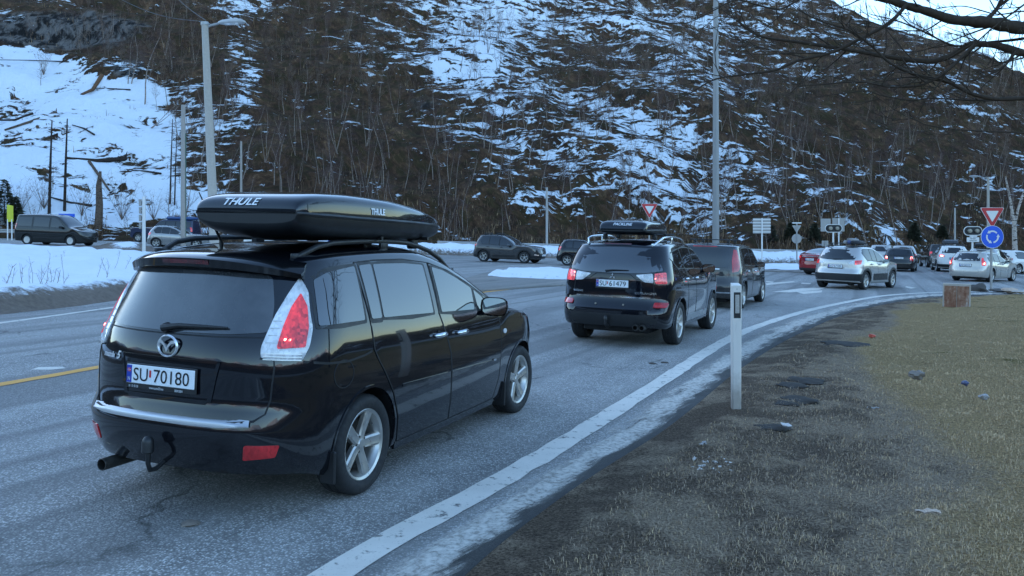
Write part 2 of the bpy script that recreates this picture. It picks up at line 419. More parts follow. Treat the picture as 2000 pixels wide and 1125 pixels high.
# ------------------------------------------------------------------ wheels
def wheel_meshes(key, Rt, wt, Rr, spokes=5, hw=(.030, .036), mat=None, dish=.02, seg=44, twin=False):
    """tyre and rim, axle along y, outer face at +y"""
    a = wt/2; t = MB()
    sh = Rt-.012
    t.lathe([(Rr-.01, -a*.7), (Rr+.01, -a*.92), (Rr+.3*(Rt-Rr), -a), (sh-.012, -a*.97), (sh, -a*.86), (Rt, -a*.68), (Rt, -a*.30), (Rt-.007, -a*.28), (Rt-.007, -a*.22), (Rt, -a*.2), (Rt, a*.2), (Rt-.007, a*.22), (Rt-.007, a*.28), (Rt, a*.3), (Rt, a*.68), (sh, a*.86), (sh-.012, a*.97), (Rr+.45*(Rt-Rr), a), (Rr+.018, a*.93), (Rr+.004, a*.80), (Rr-.012, a*.66)], seg)
    tm = mesh('tyre', t.V, t.F, rubber, None, None, 40)
    r = MB()
    r.lathe([(Rr-.02, -a*.7), (Rr-.035, -a*.3), (Rr-.035, a*.3), (Rr-.018, a*.62), (Rr-.012, a*.78), (Rr+.004, a*.86), (Rr+.010, a*.82), (Rr+.006, a*.68)], seg)
    r.mat(1).lathe([(.01, -.01), (Rr*.72, -.01), (Rr*.72, -.03), (Rr-.02, -.05)], 28); r.mat(0)
    yo = a*.78
    st = [(.02, -dish*.9), (.07, -dish), (Rr*.5, -dish*.75), (Rr*.8, -dish*.25), (Rr-.004, 0)]
    for k in range(spokes):
        for off in ((-.09, .09) if twin else (0,)):
            an = 2*math.pi*k/spokes+math.pi/2+off*1.6; c, d = math.cos(an), math.sin(an); V = []
            for i, (rad, dy) in enumerate(st):
                w = hw[0]+(hw[1]-hw[0])*i/4
                for tt, yy in ((-w, yo+dy-.035), (-w*.96, yo+dy-.008), (-w*.62, yo+dy), (0, yo+dy-.004), (w*.62, yo+dy), (w*.96, yo+dy-.008), (w, yo+dy-.035)):
                    V.append((rad*c-tt*d, yy, rad*d+tt*c))
            F = [(i*7+j, i*7+j+1, (i+1)*7+j+1, (i+1)*7+j) for i in range(4) for j in range(6)]
            r.add(V, F)
    r.lathe([(.0005, yo-dish+.006), (.028, yo-dish+.006), (.033, yo-dish), (.060, yo-dish-.004), (.072, yo-dish-.022)], 20)
    r.mat(1)
    for k in range(5):
        an = 2*math.pi*(k+.5)/5+math.pi/2; r.lathe([(.0005, yo-dish-.004+.005), (.0085, yo-dish-.004+.005), (.0095, yo-dish-.006)], 8, cx=.05*math.cos(an), cz=.05*math.sin(an))
    rm = mesh('rim', r.V, r.F, [mat or alloy, brake], r.I, None, 32)
    return tm, rm
WH = {}
def put_wheels(parent, wheels, half, kind, steer=0.0, seg=44):
    """kind: arguments of wheel_meshes"""
    key = repr(kind)
    if key not in WH: WH[key] = wheel_meshes(key, **kind, seg=seg)
    tm, rm = WH[key]
    for i, (x, z) in enumerate(wheels):
        for sg in (1, -1):
            e = bpy.data.objects.new('wheel', None); COL.objects.link(e); e.parent = parent; e.empty_display_size = .1
            e.location = (x, sg*(half-kind['wt']/2), kind['Rt']-.004)
            e.rotation_euler = (0, rnd.uniform(0, .7)*0, (0 if sg > 0 else math.pi)+(steer if i else 0))
            t = link('tyre', tm, e); r = link('rim', rm, e); a = rnd.uniform(-.4, .4); t.rotation_euler = r.rotation_euler = (0, a, 0)

# ------------------------------------------------------------------ things every car carries
def plate(parent, pos, txt, yaw=math.pi, w=.52, h=.11, tilt=0.0, frame=True, extra=None, sep=True):
    """number plate; its face looks along local -x of the car when yaw is pi"""
    M = Matrix.Translation(Vector(pos)) @ Matrix.Rotation(yaw, 4, 'Z') @ Matrix.Rotation(-tilt, 4, 'Y')
    # local: x outward, y to the reader's left... reader sees +y at their right when looking along -x
    b = MB(); b.mat(1).box((-.012, -w/2-.012, -h/2-.03), (.0, w/2+.012, h/2+.01), .004)
    b.mat(0).box((-.006, -w/2, -h/2), (.005, w/2, h/2), .003)
    b.mat(2).box((.0, -w/2+.003, -h/2+.003), (.0065, -w/2+.042, h/2-.003), .001)
    def write(t, k, size, y, z, sx, bold=0.0, shear=0.0, al='LEFT'):
        V, F = text_mesh(t, size, sx, shear, bold, .0008, al); b.mat(k).add([(.0075, y+v[0], z+v[1]) for v in V], F)
        return (V[:, 0].max()-V[:, 0].min()) if len(V) else 0
    ink = h*.98
    def fit(t, k, y0, y1, hh, bold=0.0):
        V, F = text_mesh(t, hh*1.32, 1, 0, bold, .0008, 'LEFT'); lo, hi = V.min(0), V.max(0)
        b.mat(k).add([(.0075, y0+(v[0]-lo[0])/(hi[0]-lo[0])*(y1-y0), (v[1]-(lo[1]+hi[1])/2)/(hi[1]-lo[1])*hh) for v in V], F)
    if txt:
        L, Dg = txt.split(' '); f = lambda u: -w/2+u*w
        fit(L, 3, f(.112), f(.325), h*.70); fit(Dg, 3, f(.414), f(.930), h*.70)
        b.mat(4).box((.005, f(.348), -.012), (.0078, f(.372), .030))
        write('N', 5, .032, -w/2+.013, -.03, .8, .001)
        b.mat(4).box((.0066, -w/2+.011, .012), (.0074, -w/2+.036, .034)); b.mat(5).box((.0067, -w/2+.018, .012), (.0078, -w/2+.022, .034)); b.box((.0067, -w/2+.011, .021), (.0078, -w/2+.036, .025))
        b.mat(2).box((.0068, -w/2+.0185, .012), (.0082, -w/2+.0205, .034)); b.box((.0068, -w/2+.011, .0222), (.0082, -w/2+.036, .0238))
    if extra:
        for (t, y, sz) in extra: write(t, 5, sz, y, -h/2-.0175, .85, .0006)
    V = [tuple(M @ Vector(v)) for v in b.V]
    return link('number_plate', mesh('number_plate', V, b.F, [plate_white, black_plastic, plate_blue, plate_ink, red_ink, white_ink], b.I), parent)
def mirror(parent, B, x, z, mat, out=.19, size=(.11, .12, .075)):
    for sg in (1, -1):
        p = B.side(x, z, sg); b = MB(); L, H, D = size
        # housing: rounded shell open to the rear
        c = np.array([x-.01, p[1]+sg*(out*.62), z+.035]); V = []; F = []; n = 14; rows = 6
        for i in range(rows):
            t = i/(rows-1); k = math.cos(t*math.pi/2*.96)**.6; xx = c[0]-.045+t*.13
            for j in range(n):
                q = 2*math.pi*j/n; cs, sn = math.cos(q), math.sin(q); e = .6
                V.append((xx, c[1]+k*L*np.sign(cs)*abs(cs)**e, c[2]+k*H*.62*np.sign(sn)*abs(sn)**e))
        F = [(i*n+j, i*n+(j+1) % n, (i+1)*n+(j+1) % n, (i+1)*n+j) for i in range(rows-1) for j in range(n)]
        F.append(tuple(range((rows-1)*n, rows*n)))
        b.add(V, F); b.mat(1).tube([(x+.03, p[1]-sg*.03, z-.03), (x+.02, p[1]+sg*.05, z-.01), (c[0]+.02, c[1]-sg*.06, c[2]-.03)], [.035, .028, .03], 8)
        o = b.build('mirror', [mat, black_plastic], parent, angle=40)
        g = MB(); g.add([(v[0]+.008, c[1]+(v[1]-c[1])*.9, c[2]+(v[2]-c[2])*.9) for v in V[:n]], [tuple(range(n))[::-1]])
        g.build('mirror_glass', glass_mirror, o)
glass_mirror = NT('mirror_glass').set(col=(.5, .55, .6), rough=.03, metal=1.0).m
def handles(parent, B, pts, mat, L=.15):
    for (x, z) in pts:
        for sg in (1, -1):
            p = B.side(x, z, sg); q = B.side(x+L, z, sg); b = MB(); o = np.array([0, sg*.032, 0])
            b.tube([p+o*.1, p+o*.9+(q-p)*.08, (p+q)/2+o*1.15, q+o*.9-(q-p)*.08, q+o*.1], [.012, .016, .017, .016, .012], 8, flat=1.15)
            b.mat(1).lathe([(.001, 0), (.032, 0), (.034, .0)], 12, cx=float((p[0]+q[0])/2), cy=float((p[1]+q[1])/2+sg*.003), cz=z)
            b.build('door_handle', [mat, seam_black], parent, smooth=True)
def rails(parent, B, x0, x1, mat, y=.86, rise=.05, r=.014, ends=True):
    for sg in (1, -1):
        P = []
        for i in range(13):
            t = i/12; x = x0+(x1-x0)*t; yy = y*float(B.half(x, float(B.ze(x)))); z = B.top(x, yy)[2]
            k = min(1, min(t, 1-t)*7); P.append((x, sg*yy, z+(rise*math.sin(k*math.pi/2) if ends else rise)-.004))
        b = MB().tube(P, r, 8, flat=1.1)
        for t in (0.0, .5, 1.0):
            x = x0+(x1-x0)*t; yy = y*float(B.half(x, float(B.ze(x)))); z = B.top(x, yy)[2]; b.box((x-.05, sg*yy-.012, z-.02), (x+.05, sg*yy+.012, z+rise*(.35 if t in (0, 1) else 1)), .004)
        b.build('roof_rail', mat, parent, angle=45)
def crossbar(parent, B, x, zb, mat, half=.58, foot=True, r=.016):
    b = MB(); b.tube([(x, -half, zb), (x, half, zb)], r, 8, flat=.8)
    if foot:
        for sg in (1, -1): b.box((x-.05, sg*(half-.14)-.03, zb-.085), (x+.05, sg*(half-.14)+.03, zb+.005), .012)
    return b.build('crossbar', mat, parent, angle=40)
def car_root(name, loc, yaw_deg, label, cat='car', group=None):
    """yaw: heading in degrees from +Y towards +X"""
    return empty(name, loc, R(90-yaw_deg), label=label, cat=cat, group=group)
def pan(parent, name, P, f, mats, off=.005, depth=.010, step=.1, sides=(-1,), rnd_=.0, edge=0.0, label=None):
    for sg in sides:
        b = MB(); panel(b, round_poly(P, rnd_) if rnd_ else P, f, off, depth, step, sg, edge); o = b.build(name, mats, parent, angle=50)
        if label: o['label'] = label
    return o

# ------------------------------------------------------------------ materials of the ground
from mathutils import noise as mnoise
def fbm(x, y, sc=1.0, oct_=4, seed=0.0):
    return mnoise.fractal(Vector((x*sc+seed, y*sc-seed*.7, seed*1.3)), 1.0, 2.0, oct_)
def asphalt_mat(name, lo, hi, salt, chip=75.0):
    t = NT(name); P = t.pos()
    v = t.n('TexVoronoi', {'Vector': P, 'Scale': chip, 'Randomness': 1.0}); rc = t.n('SeparateColor', {0: v.outputs['Color']}).outputs[0]
    big = t.noise(P, .35, 4, .6); mid = t.noise(P, 2.2, 5, .65); fine = t.noise(P, 160, 2, .5)
    stone = t.math('POWER', rc, 1.6)
    c = t.mix(stone, lo, hi)
    c = t.mix(t.ramp(v.outputs['Distance'], .28, .62, 0, .75), c, [q*.45 for q in lo])
    st = t.scale(t.n('VectorRotate', {'Vector': P, 'Angle': R(24)}, rotation_type='Z_AXIS').outputs[0], (1.3, .06, 1))
    tracks = t.noise(st, 1.0, 3, .6)
    s = t.math('MULTIPLY', t.ramp(mid, .30, .72, .55, 1.0), t.ramp(tracks, .32, .68, .55, 1.0))
    s = t.math('MULTIPLY', s, t.ramp(big, .25, .7, .6, 1.0))
    c = t.mix(t.math('MULTIPLY', s, salt), c, (.56, .53, .49))
    wr = t.ramp(t.math('ABSOLUTE', t.math('SUBTRACT', t.noise(t.scale(st, (.62, .35, 1)), 1.0, 2, .4), .5)), .0, .07, .55, 0); c = t.mix(wr, c, [q*1.9 for q in lo])
    cw = t.n('VectorMath', {0: P, 1: t.scale(t.n('TexNoise', {'Vector': P, 'Scale': 1.7, 'Detail': 4.0}).outputs['Color'], (.9, .9, 0))}, operation='ADD').outputs[0]; ck = t.n('TexVoronoi', {'Vector': cw, 'Scale': .33}, feature='DISTANCE_TO_EDGE').outputs['Distance']; cr_ = t.math('MULTIPLY', t.ramp(ck, .002, .010, .55, 0), t.ramp(t.noise(P, .5, 2), .50, .58)); c = t.mix(cr_, c, [q*.3 for q in lo])
    spot = t.ramp(t.noise(P, 1.1, 2, .4), .74, .78, 0, .55); c = t.mix(spot, c, [q*.35 for q in lo])
    t.set(col=c, rough=t.ramp(mid, .3, .7, .62, .85), spec=.35)
    h = t.math('ADD', t.math('MULTIPLY', v.outputs['Distance'], -1.0), t.math('MULTIPLY', fine, .4)); t.bump(h, .55, .006); return t.m
M_ROAD = asphalt_mat('salted_asphalt', (.065, .062, .058), (.72, .68, .64), .64)
M_SHOULDER = asphalt_mat('dark_shoulder_asphalt', (.030, .027, .024), (.10, .088, .076), .04, 130)
M_ISLAND = asphalt_mat('worn_island_paving', (.17, .15, .13), (.34, .30, .26), .25, 60)
def worn_line(name, col, wear=.45, under=None):
    t = NT(name); P = t.pos(); n = t.noise(P, 9, 6, .7); m = t.noise(P, 60, 3, .7)
    a = t.math('MULTIPLY', t.ramp(n, wear-.10, wear+.04), t.ramp(m, .22, .42, .55, 1))
    t.set(col=t.mix(t.noise(P, 3.5, 4), [c*.72 for c in col], col), rough=.7, alpha=a); t.bump(m, .3, .004); return t.m
M_WHITE = worn_line('worn_white_line', (.78, .71, .62), .40)
M_YELLOW = worn_line('worn_yellow_line', (.85, .40, .07), .30)
def salt_mat():
    t = NT('salt_crust'); P = t.pos(); r_ = t.n('VectorRotate', {'Vector': P, 'Angle': R(33)}, rotation_type='Z_AXIS').outputs[0]
    n = t.noise(t.scale(r_, (6, 1.2, 1)), 1.0, 6, .72); m = t.noise(P, 22, 4, .7); e = t.n('Attribute', attribute_name='edge').outputs['Fac']
    a = t.math('MULTIPLY', t.ramp(t.math('ADD', n, t.math('MULTIPLY', e, .34)), .50, .80), t.ramp(m, .25, .6, .45, 1))
    t.set(col=t.mix(m, (.34, .30, .26), (.74, .68, .60)), rough=.85, alpha=a); t.bump(m, .5, .008); return t.m
M_SALT = salt_mat()
def snow_mat(name, dirt_attr=True, col=(.80, .82, .85)):
    t = NT(name); P = t.pos(); n = t.noise(P, .8, 5, .6); f = t.noise(P, 14, 4, .65)
    c = t.mix(n, [q*.88 for q in col], col)
    if dirt_attr:
        a = t.n('Attribute', attribute_name='dirt').outputs['Fac']; g = t.noise(P, 5.5, 6, .72)
        d = t.ramp(t.math('ADD', t.math('MULTIPLY', a, .9), t.math('MULTIPLY_ADD', g, 1.0, -.5)), .25, .55)
        br = t.mix(t.noise(P, 9, 5, .7), (.05, .036, .027), (.26, .20, .155)); c = t.mix(d, c, br)
    t.set(col=c, rough=.75, spec=.2)
    t.bump(t.math('ADD', t.math('MULTIPLY', n, 2.0), t.math('MULTIPLY', f, .35)), .5, .06); return t.m
M_SNOW = snow_mat('snow')
def verge_mat():
    t = NT('winter_turf'); P = t.pos(); g = t.n('Attribute', attribute_name='green').outputs['Fac']; dk = t.n('Attribute', attribute_name='bare').outputs['Fac']
    n1 = t.noise(P, 1.6, 6, .65); n2 = t.noise(P, 11, 6, .78); n3 = t.ramp(t.noise(t.scale(P, (1, 1, .3)), 55, 5, .8), .30, .70)
    straw = t.mix(n3, (.20, .120, .055), (.95, .64, .32)); moss = t.mix(n3, (.05, .042, .012), (.36, .29, .085))
    soil = t.mix(n3, (.045, .032, .023), (.42, .30, .21)); grey = t.mix(n3, (.13, .090, .062), (.84, .62, .43))
    gf = t.ramp(t.math('ADD', g, t.math('MULTIPLY_ADD', n1, 2.2, -1.1)), .30, .85)
    c = t.mix(gf, straw, moss)
    rough_ = t.math('ADD', dk, t.math('MULTIPLY_ADD', n2, .9, -.45))
    c = t.mix(t.ramp(rough_, .25, .70), c, grey); c = t.mix(t.ramp(t.math('ADD', dk, t.math('MULTIPLY_ADD', n1, 2.2, -1.50)), .36, .70), c, soil)
    peb = t.n('TexVoronoi', {'Vector': P, 'Scale': 38.0}); pb = t.ramp(peb.outputs['Distance'], .05, .13, 1, 0)
    pick = t.ramp(t.n('SeparateColor', {0: peb.outputs['Color']}).outputs[1], .93, .95); c = t.mix(t.math('MULTIPLY', t.math('MULTIPLY', pb, pick), dk), c, (.45, .45, .45))
    t.set(col=c, rough=.95, spec=.1); t.bump(t.math('ADD', t.math('MULTIPLY', n3, 1.0), t.math('MULTIPLY', n2, 1.6)), 1.0, .045); return t.m
M_VERGE = verge_mat()
def attr(me, name, vals):
    a = me.attributes.new(name, 'FLOAT', 'POINT'); a.data.foreach_set('value', np.asarray(vals, np.float32))

# ------------------------------------------------------------------ road
def gz(x, y): return .28*sst(-14, -26, x)*sst(36, 50, y)
xs = np.concatenate([np.arange(-130, -20, 5.0), np.arange(-20, 30, 2.5), np.arange(30, 161, 5.0)]); ys = np.concatenate([np.arange(-60, 0, 6.0), np.arange(0, 80, 2.5), np.arange(80, 131, 5.0)])
XX, YY = np.meshgrid(xs, ys); ZZ = gz(XX, YY)
nx, ny = len(xs), len(ys); I = np.arange(nx*ny).reshape(ny, nx)
quad = np.stack([I[:-1, :-1], I[:-1, 1:], I[1:, 1:], I[1:, :-1]], -1).reshape(-1, 4)
structure(link('road', npmesh('road', np.stack([XX, YY, ZZ], -1).reshape(-1, 3), None, quad, M_ROAD, True)))

def smooth_curve(P, step=.25):
    P = np.array(P, float); d = np.concatenate([[0], np.cumsum(np.linalg.norm(np.diff(P, axis=0), axis=1))]); out = []
    fx, fy = tab(list(zip(d, P[:, 0]))), tab(list(zip(d, P[:, 1]))); s_ = np.arange(0, d[-1], step); return np.stack([fx(s_), fy(s_)], -1)
def offset_curve(C, o):
    t = np.gradient(C, axis=0); t /= np.linalg.norm(t, axis=1)[:, None]; n = np.stack([t[:, 1], -t[:, 0]], -1); return C+n*np.asarray(o).reshape(-1, 1)
def ribbon(name, C, w0, w1, z, mat, jit=0.0, cross=1, kind=True):
    """a sheet between two offsets of the curve C (offset positive to its right)"""
    rows = []
    for k in range(cross+1):
        o = w0+(w1-w0)*k/cross+(npr.randn(len(C))*jit if jit and k in (0, cross) else 0); q = offset_curve(C, o if np.ndim(o) else np.full(len(C), o))
        rows.append(np.concatenate([q, (gz(q[:, 0], q[:, 1])+z)[:, None]], 1))
    V = np.concatenate(rows); n = len(C); F = []
    for k in range(cross):
        a = np.arange(n-1)+k*n; F.append(np.stack([a, a+1, a+1+n, a+n], -1))
    me = npmesh(name, V, None, np.concatenate(F), mat); o = link(name, me)
    if cross > 1:
        e = np.concatenate([np.full(n, 1-abs(2*k/cross-1)) for k in range(cross+1)]); attr(me, 'edge', e)
    return structure(o) if kind else o
EDGE_LINE = smooth_curve([(-4.4, -8), (-2.9, -2.5), (-1.65, 1.8), (-.80, 4.2), (.0, 5.78), (1.44, 8.95), (4.14, 14.9), (6.9, 19.65), (9.27, 23.1), (12.69, 27.4), (16.3, 30.2), (20.2, 31.9), (28, 33.2), (38, 32.4), (60, 26)])
ASPHALT_EDGE = smooth_curve([(-3.7, -8.4), (-2.1, -2.9), (-.95, 1.5), (-.2, 4.05), (.42, 5.45), (1.40, 7.30), (3.08, 10.9), (5.45, 15.35), (9.65, 21.95), (14.4, 27.1), (20.5, 30.2), (28, 31.9), (38, 31.3), (60, 25)])
def near_off(C, D):                                     # distance of D right of C, per point of C
    return np.array([np.min(np.linalg.norm(D-c, axis=1)) for c in C])
wid = near_off(EDGE_LINE, ASPHALT_EDGE)
sh = offset_curve(EDGE_LINE, wid*.52)
n = len(EDGE_LINE); V = []
for k in range(5):
    q = offset_curve(EDGE_LINE, wid*(.50+.62*k/4)); V.append(np.concatenate([q, np.full((n, 1), .004)], 1))
a = np.arange(n-1); structure(link('road_shoulder', npmesh('road_shoulder', np.concatenate(V), None, np.concatenate([np.stack([a+k*n, a+1+k*n, a+1+n+k*n, a+n+k*n], -1) for k in range(4)]), M_SHOULDER)))
ribbon('edge_line', EDGE_LINE, -.10, .11, .005, M_WHITE, .006)
V = []; E_ = []
for k in range(7):
    q = offset_curve(EDGE_LINE, wid*(.24+.62*k/6)+.03); V.append(np.concatenate([q, np.full((n, 1), .008)], 1)); E_ += [1-abs(2*k/6-1)]*n
me = npmesh('salt_strip', np.concatenate(V), None, np.concatenate([np.stack([a+k*n, a+1+k*n, a+1+n+k*n, a+n+k*n], -1) for k in range(6)]), M_SALT); attr(me, 'edge', E_); structure(link('salt_strip', me))
CENTRE = smooth_curve([(-11, -6), (-7.2, 3.5), (-5.3, 8.58), (-4.88, 9.75), (-3.75, 13.5), (-2.33, 19.1), (-1.55, 22), (-.6, 24.2), (.6, 26.5), (1.9, 28.3), (3.6, 30), (6, 32.4)])
ribbon('centre_line', CENTRE, -.085, .075, .005, M_YELLOW, .006)
LEFT_LINE = smooth_curve([(-14, -4), (-10.6, 6), (-8.55, 13.7), (-8.1, 16.9), (-7.4, 22), (-6.9, 28), (-7.2, 34), (-9.5, 38.5), (-14, 42), (-22, 44.5), (-40, 46), (-90, 47)])
ribbon('edge_line', LEFT_LINE, -.06, .08, .005, M_WHITE, .008)
for P in ([(60, 722), (75, 717), (122, 716), (128, 719), (100, 722)], [(965, 632), (992, 629), (1000, 632), (985, 636)]):
    g = [ground(*p, .004) for p in P]; structure(link('road_marking', mesh('road_marking', g, [tuple(range(len(g)))], M_WHITE)))
for P in ([(1508, 570), (1565, 563), (1612, 562), (1600, 566), (1545, 571)], [(1555, 570), (1606, 567), (1605, 571), (1570, 574)], [(1495, 553), (1550, 549), (1553, 551), (1497, 557)], [(1565, 552), (1584, 553), (1582, 555), (1565, 554)], [(1496, 549), (1512, 550), (1508, 552), (1496, 551)], [(1770, 559), (1790, 562), (1780, 564), (1768, 561)]):
    g = [ground(*p, .004) for p in P]; structure(link('road_marking', mesh('road_marking', g, [tuple(range(len(g)))], M_WHITE)))

# ------------------------------------------------------------------ raised islands and patches of old snow on them
def mound(name, P, h, mat, rim=.6, step=.35, rough=.25, z0=0.0, dirt=0.0, sharp=False, seed=1.0):
    """a low mound over a closed outline; dirt 0..1 at its rim"""
    P = np.array([p[:2] for p in P], float); lo, hi = P.min(0), P.max(0)
    gx = np.arange(lo[0], hi[0]+step, step); gy = np.arange(lo[1], hi[1]+step, step); X, Y = np.meshgrid(gx, gy); pts = np.stack([X.ravel(), Y.ravel()], -1)
    dist = np.full(len(pts), 1e9); ins = np.zeros(len(pts), bool)
    for i in range(len(P)):
        a_, b_ = P[i-1], P[i]; ab = b_-a_; t = np.clip(((pts-a_)@ab)/(ab@ab+1e-9), 0, 1); dist = np.minimum(dist, np.linalg.norm(pts-a_-t[:, None]*ab, axis=1))
        c_ = ((a_[1] > pts[:, 1]) != (b_[1] > pts[:, 1])) & (pts[:, 0] < (b_[0]-a_[0])*(pts[:, 1]-a_[1])/(b_[1]-a_[1]+1e-12)+a_[0]); ins ^= c_
    sdf = np.where(ins, dist, -dist); nz = np.array([fbm(p[0], p[1], .9, 4, seed) for p in pts]); nz2 = np.array([fbm(p[0], p[1], 3.1, 3, seed+3) for p in pts])
    s2 = sdf+nz*rough; z = h*sst(0, rim, s2)*(1+.30*nz)+.10*h*nz2*sst(-.1, rim, s2)-.03*(s2 < 0)
    Z = gz(pts[:, 0], pts[:, 1])+z0+z
    m, k = len(gy), len(gx); I = np.arange(m*k).reshape(m, k); q = np.stack([I[:-1, :-1], I[:-1, 1:], I[1:, 1:], I[1:, :-1]], -1).reshape(-1, 4)
    q = q[(s2[q] > -step*.6).any(1)]
    used = np.unique(q); mp = np.zeros(len(pts), int); mp[used] = np.arange(len(used))
    me = npmesh(name, np.concatenate([pts, Z[:, None]], 1)[used], None, mp[q], mat, True)
    attr(me, 'dirt', (dirt*(1-sst(.15, 1.6, s2)))[used]); return structure(link(name, me))
isl = [(-2.3, 23.6), (-1.9, 28), (-1.2, 34), (-.2, 38.6), (1.2, 39.6), (4.5, 38.2), (7.2, 35.2), (6.6, 32.6), (4.2, 30.2), (2.4, 28.6), (.9, 26.6), (-.6, 24.4), (-1.6, 22.9)]
def slab(name, P, h, mat, z=0.0):
    n = len(P); P = [p[:2] for p in P]; c = np.mean(P, axis=0); V = [(x, y, z-.05) for x, y in P]+[(x, y, z+h-.03) for x, y in P]+[(c[0]+(x-c[0])*.985, c[1]+(y-c[1])*.985, z+h) for x, y in P]
    F = [(i, (i+1) % n, n+(i+1) % n, n+i) for i in range(n)]+[(n+i, n+(i+1) % n, 2*n+(i+1) % n, 2*n+i) for i in range(n)]+[tuple(range(2*n, 3*n))]; return structure(link(name, mesh(name, V, F, mat)))
slab('traffic_island', isl, .07, M_ISLAND)
mound('snow_patch', [(-.9, 32.0), (-.1, 36.8), (1.5, 38.6), (4.4, 37.4), (6.4, 35), (4.4, 32), (2.4, 30.6), (.6, 30.9)], .16, M_SNOW, .5, .16, .5, .065, .25)
i2 = [ground(*p) for p in ((1480, 530), (1570, 533), (1600, 527), (1590, 521), (1480, 519), (1400, 520), (1380, 526))]
slab('traffic_island', i2, .07, M_ISLAND)
mound('snow_patch', [ground(*p) for p in ((1482, 528), (1560, 530), (1580, 526), (1560, 520.5), (1480, 520), (1420, 522))], .16, M_SNOW, .6, .3, .4, .065, .2, seed=4)
mound('snow_patch', [ground(*p) for p in ((1470, 514), (1560, 516), (1640, 513), (1600, 508), (1480, 507))], .22, M_SNOW, .8, .4, .5, .0, .2, seed=5)
# the wide snow field left of the road and the ploughed banks
mound('snow_field', [(-11.6, 3), (-9.9, 10), (-9.2, 14.2), (-8.8, 17.2), (-8.2, 22), (-7.8, 28), (-8.2, 33.5), (-10.5, 37.4), (-15, 40.6), (-23, 43), (-40, 44.5), (-70, 45.5), (-70, 5), (-30, 0)], .42, M_SNOW, 1.3, .30, .35, -.03, 1.0, seed=7)
mound('snow_heap', [ground(*p) for p in ((205, 488), (285, 490), (300, 497), (225, 500), (190, 496))], .26, M_SNOW, 1.2, .2, .4, .05, .8, seed=9)
mound('dirt_heap', [ground(*p) for p in ((-60, 496), (60, 494), (120, 493), (195, 494), (160, 500), (60, 501), (-60, 503))], .12, M_SNOW, .9, .25, .4, .06, 2.2, seed=12)
mound('snow_bank', [(-18, 60), (-4.5, 61.2), (6, 60.0), (13, 58.6), (22, 61), (30, 66), (26, 70), (12, 67), (0, 67.5), (-18, 67)], .75, M_SNOW, 1.5, .35, .6, 0, .65, seed=15)

# ------------------------------------------------------------------ the grassy verge on the right
PIV = np.array([26.0, -6.0]); E0 = ASPHALT_EDGE[::1]; ss = np.linspace(0, 1, 190)**1.75*.86
A = E0[:, None, :]*(1-ss[None, :, None])+PIV*ss[None, :, None]; D = np.linalg.norm(E0-PIV, axis=1)[:, None]*ss[None, :]
X, Y = A[..., 0], A[..., 1]; N1 = np.array([fbm(x, y, .45, 3, 2.) for x, y in zip(X.ravel(), Y.ravel())]).reshape(X.shape); N2 = np.array([fbm(x, y, 3.2, 4, 5.) for x, y in zip(X.ravel(), Y.ravel())]).reshape(X.shape)
N3 = np.array([fbm(x, y, 1.3, 3, 9.) for x, y in zip(X.ravel(), Y.ravel())]).reshape(X.shape)
clump = sst(.35, .8, N3)*sst(3.2, 1.4, D)*.0
Zv = .012+.055*sst(0, .5, D)+.30*sst(1.2, 6.5, D)+.03*N1*sst(.3, 2, D)+.030*N2*sst(.05, .8, D)-.05*sst(.25, .6, N3)*sst(.5, 1.0, D)*sst(3.2, 1.8, D)
def verge_z(x, y):
    d = np.min(np.linalg.norm(ASPHALT_EDGE-np.array([x, y]), axis=1)); return .02+.055*float(sst(0, .5, d))+.30*float(sst(1.2, 6.5, d))
m, k = X.shape; I = np.arange(m*k).reshape(m, k); q = np.stack([I[:-1, :-1], I[:-1, 1:], I[1:, 1:], I[1:, :-1]], -1).reshape(-1, 4)
me = npmesh('verge', np.stack([X, Y, Zv], -1).reshape(-1, 3), None, q, M_VERGE, True)
# bare grey soil by the road (wider near the viewer), turf beyond
wb = np.interp(E0[:, 1], [0, 5, 9, 13, 18, 24, 30], [2.9, 2.7, 2.3, 1.7, 1.4, 1.0, .6])[:, None]
bare = 1-sst(wb*.55, wb*1.15, D+N1*.5); green = np.clip(sst(2.2, 5.5, D)*.46+.35*N1+.22*sst(15, 26, Y), 0, 1)
attr(me, 'bare', bare.ravel()); attr(me, 'green', green.ravel()); structure(link('verge', me))
# short turf: bent blades
def blades(name, pts, hgt, wid_, mats, mi, lean=1.0, kind='stuff'):
    n = len(pts); a = npr.rand(n)*6.283; l = npr.rand(n)*lean; dx, dy = np.cos(a), np.sin(a); w = wid_*(.6+.8*npr.rand(n)); h = hgt
    b0 = pts+np.stack([-dy*w, dx*w, np.zeros(n)-.004], -1); b1 = pts+np.stack([dy*w, -dx*w, np.zeros(n)-.004], -1)
    md = pts+np.stack([dx*h*l*.35, dy*h*l*.35, h*.62], -1); tp = pts+np.stack([dx*h*l, dy*h*l, h*(1-.35*l)], -1)
    m0 = md+np.stack([-dy*w*.7, dx*w*.7, np.zeros(n)], -1); m1 = md+np.stack([dy*w*.7, -dx*w*.7, np.zeros(n)], -1)
    V = np.stack([b0, b1, m1, m0, tp], 1).reshape(-1, 3); i = np.arange(n)*5
    me = npmesh(name, V, np.stack([i+3, i+2, i+4], -1), np.stack([i, i+1, i+2, i+3], -1), mats, False, np.concatenate([mi, mi])); o = link(name, me); o['kind'] = kind; return o
g_straw = pm('grass_straw', (.58, .39, .21), .8, .6, 9); g_green = pm('grass_green', (.20, .165, .06), .8, .35, 3); g_dead = pm('grass_dead', (.36, .26, .175), .9, .6, 9)
ii = npr.randint(0, (m-1)*(k-1), 400000); qi = q[ii]; cy = Y.ravel()[qi[:, 0]]; cx_ = X.ravel()[qi[:, 0]]; dd = D.ravel()[qi[:, 0]]
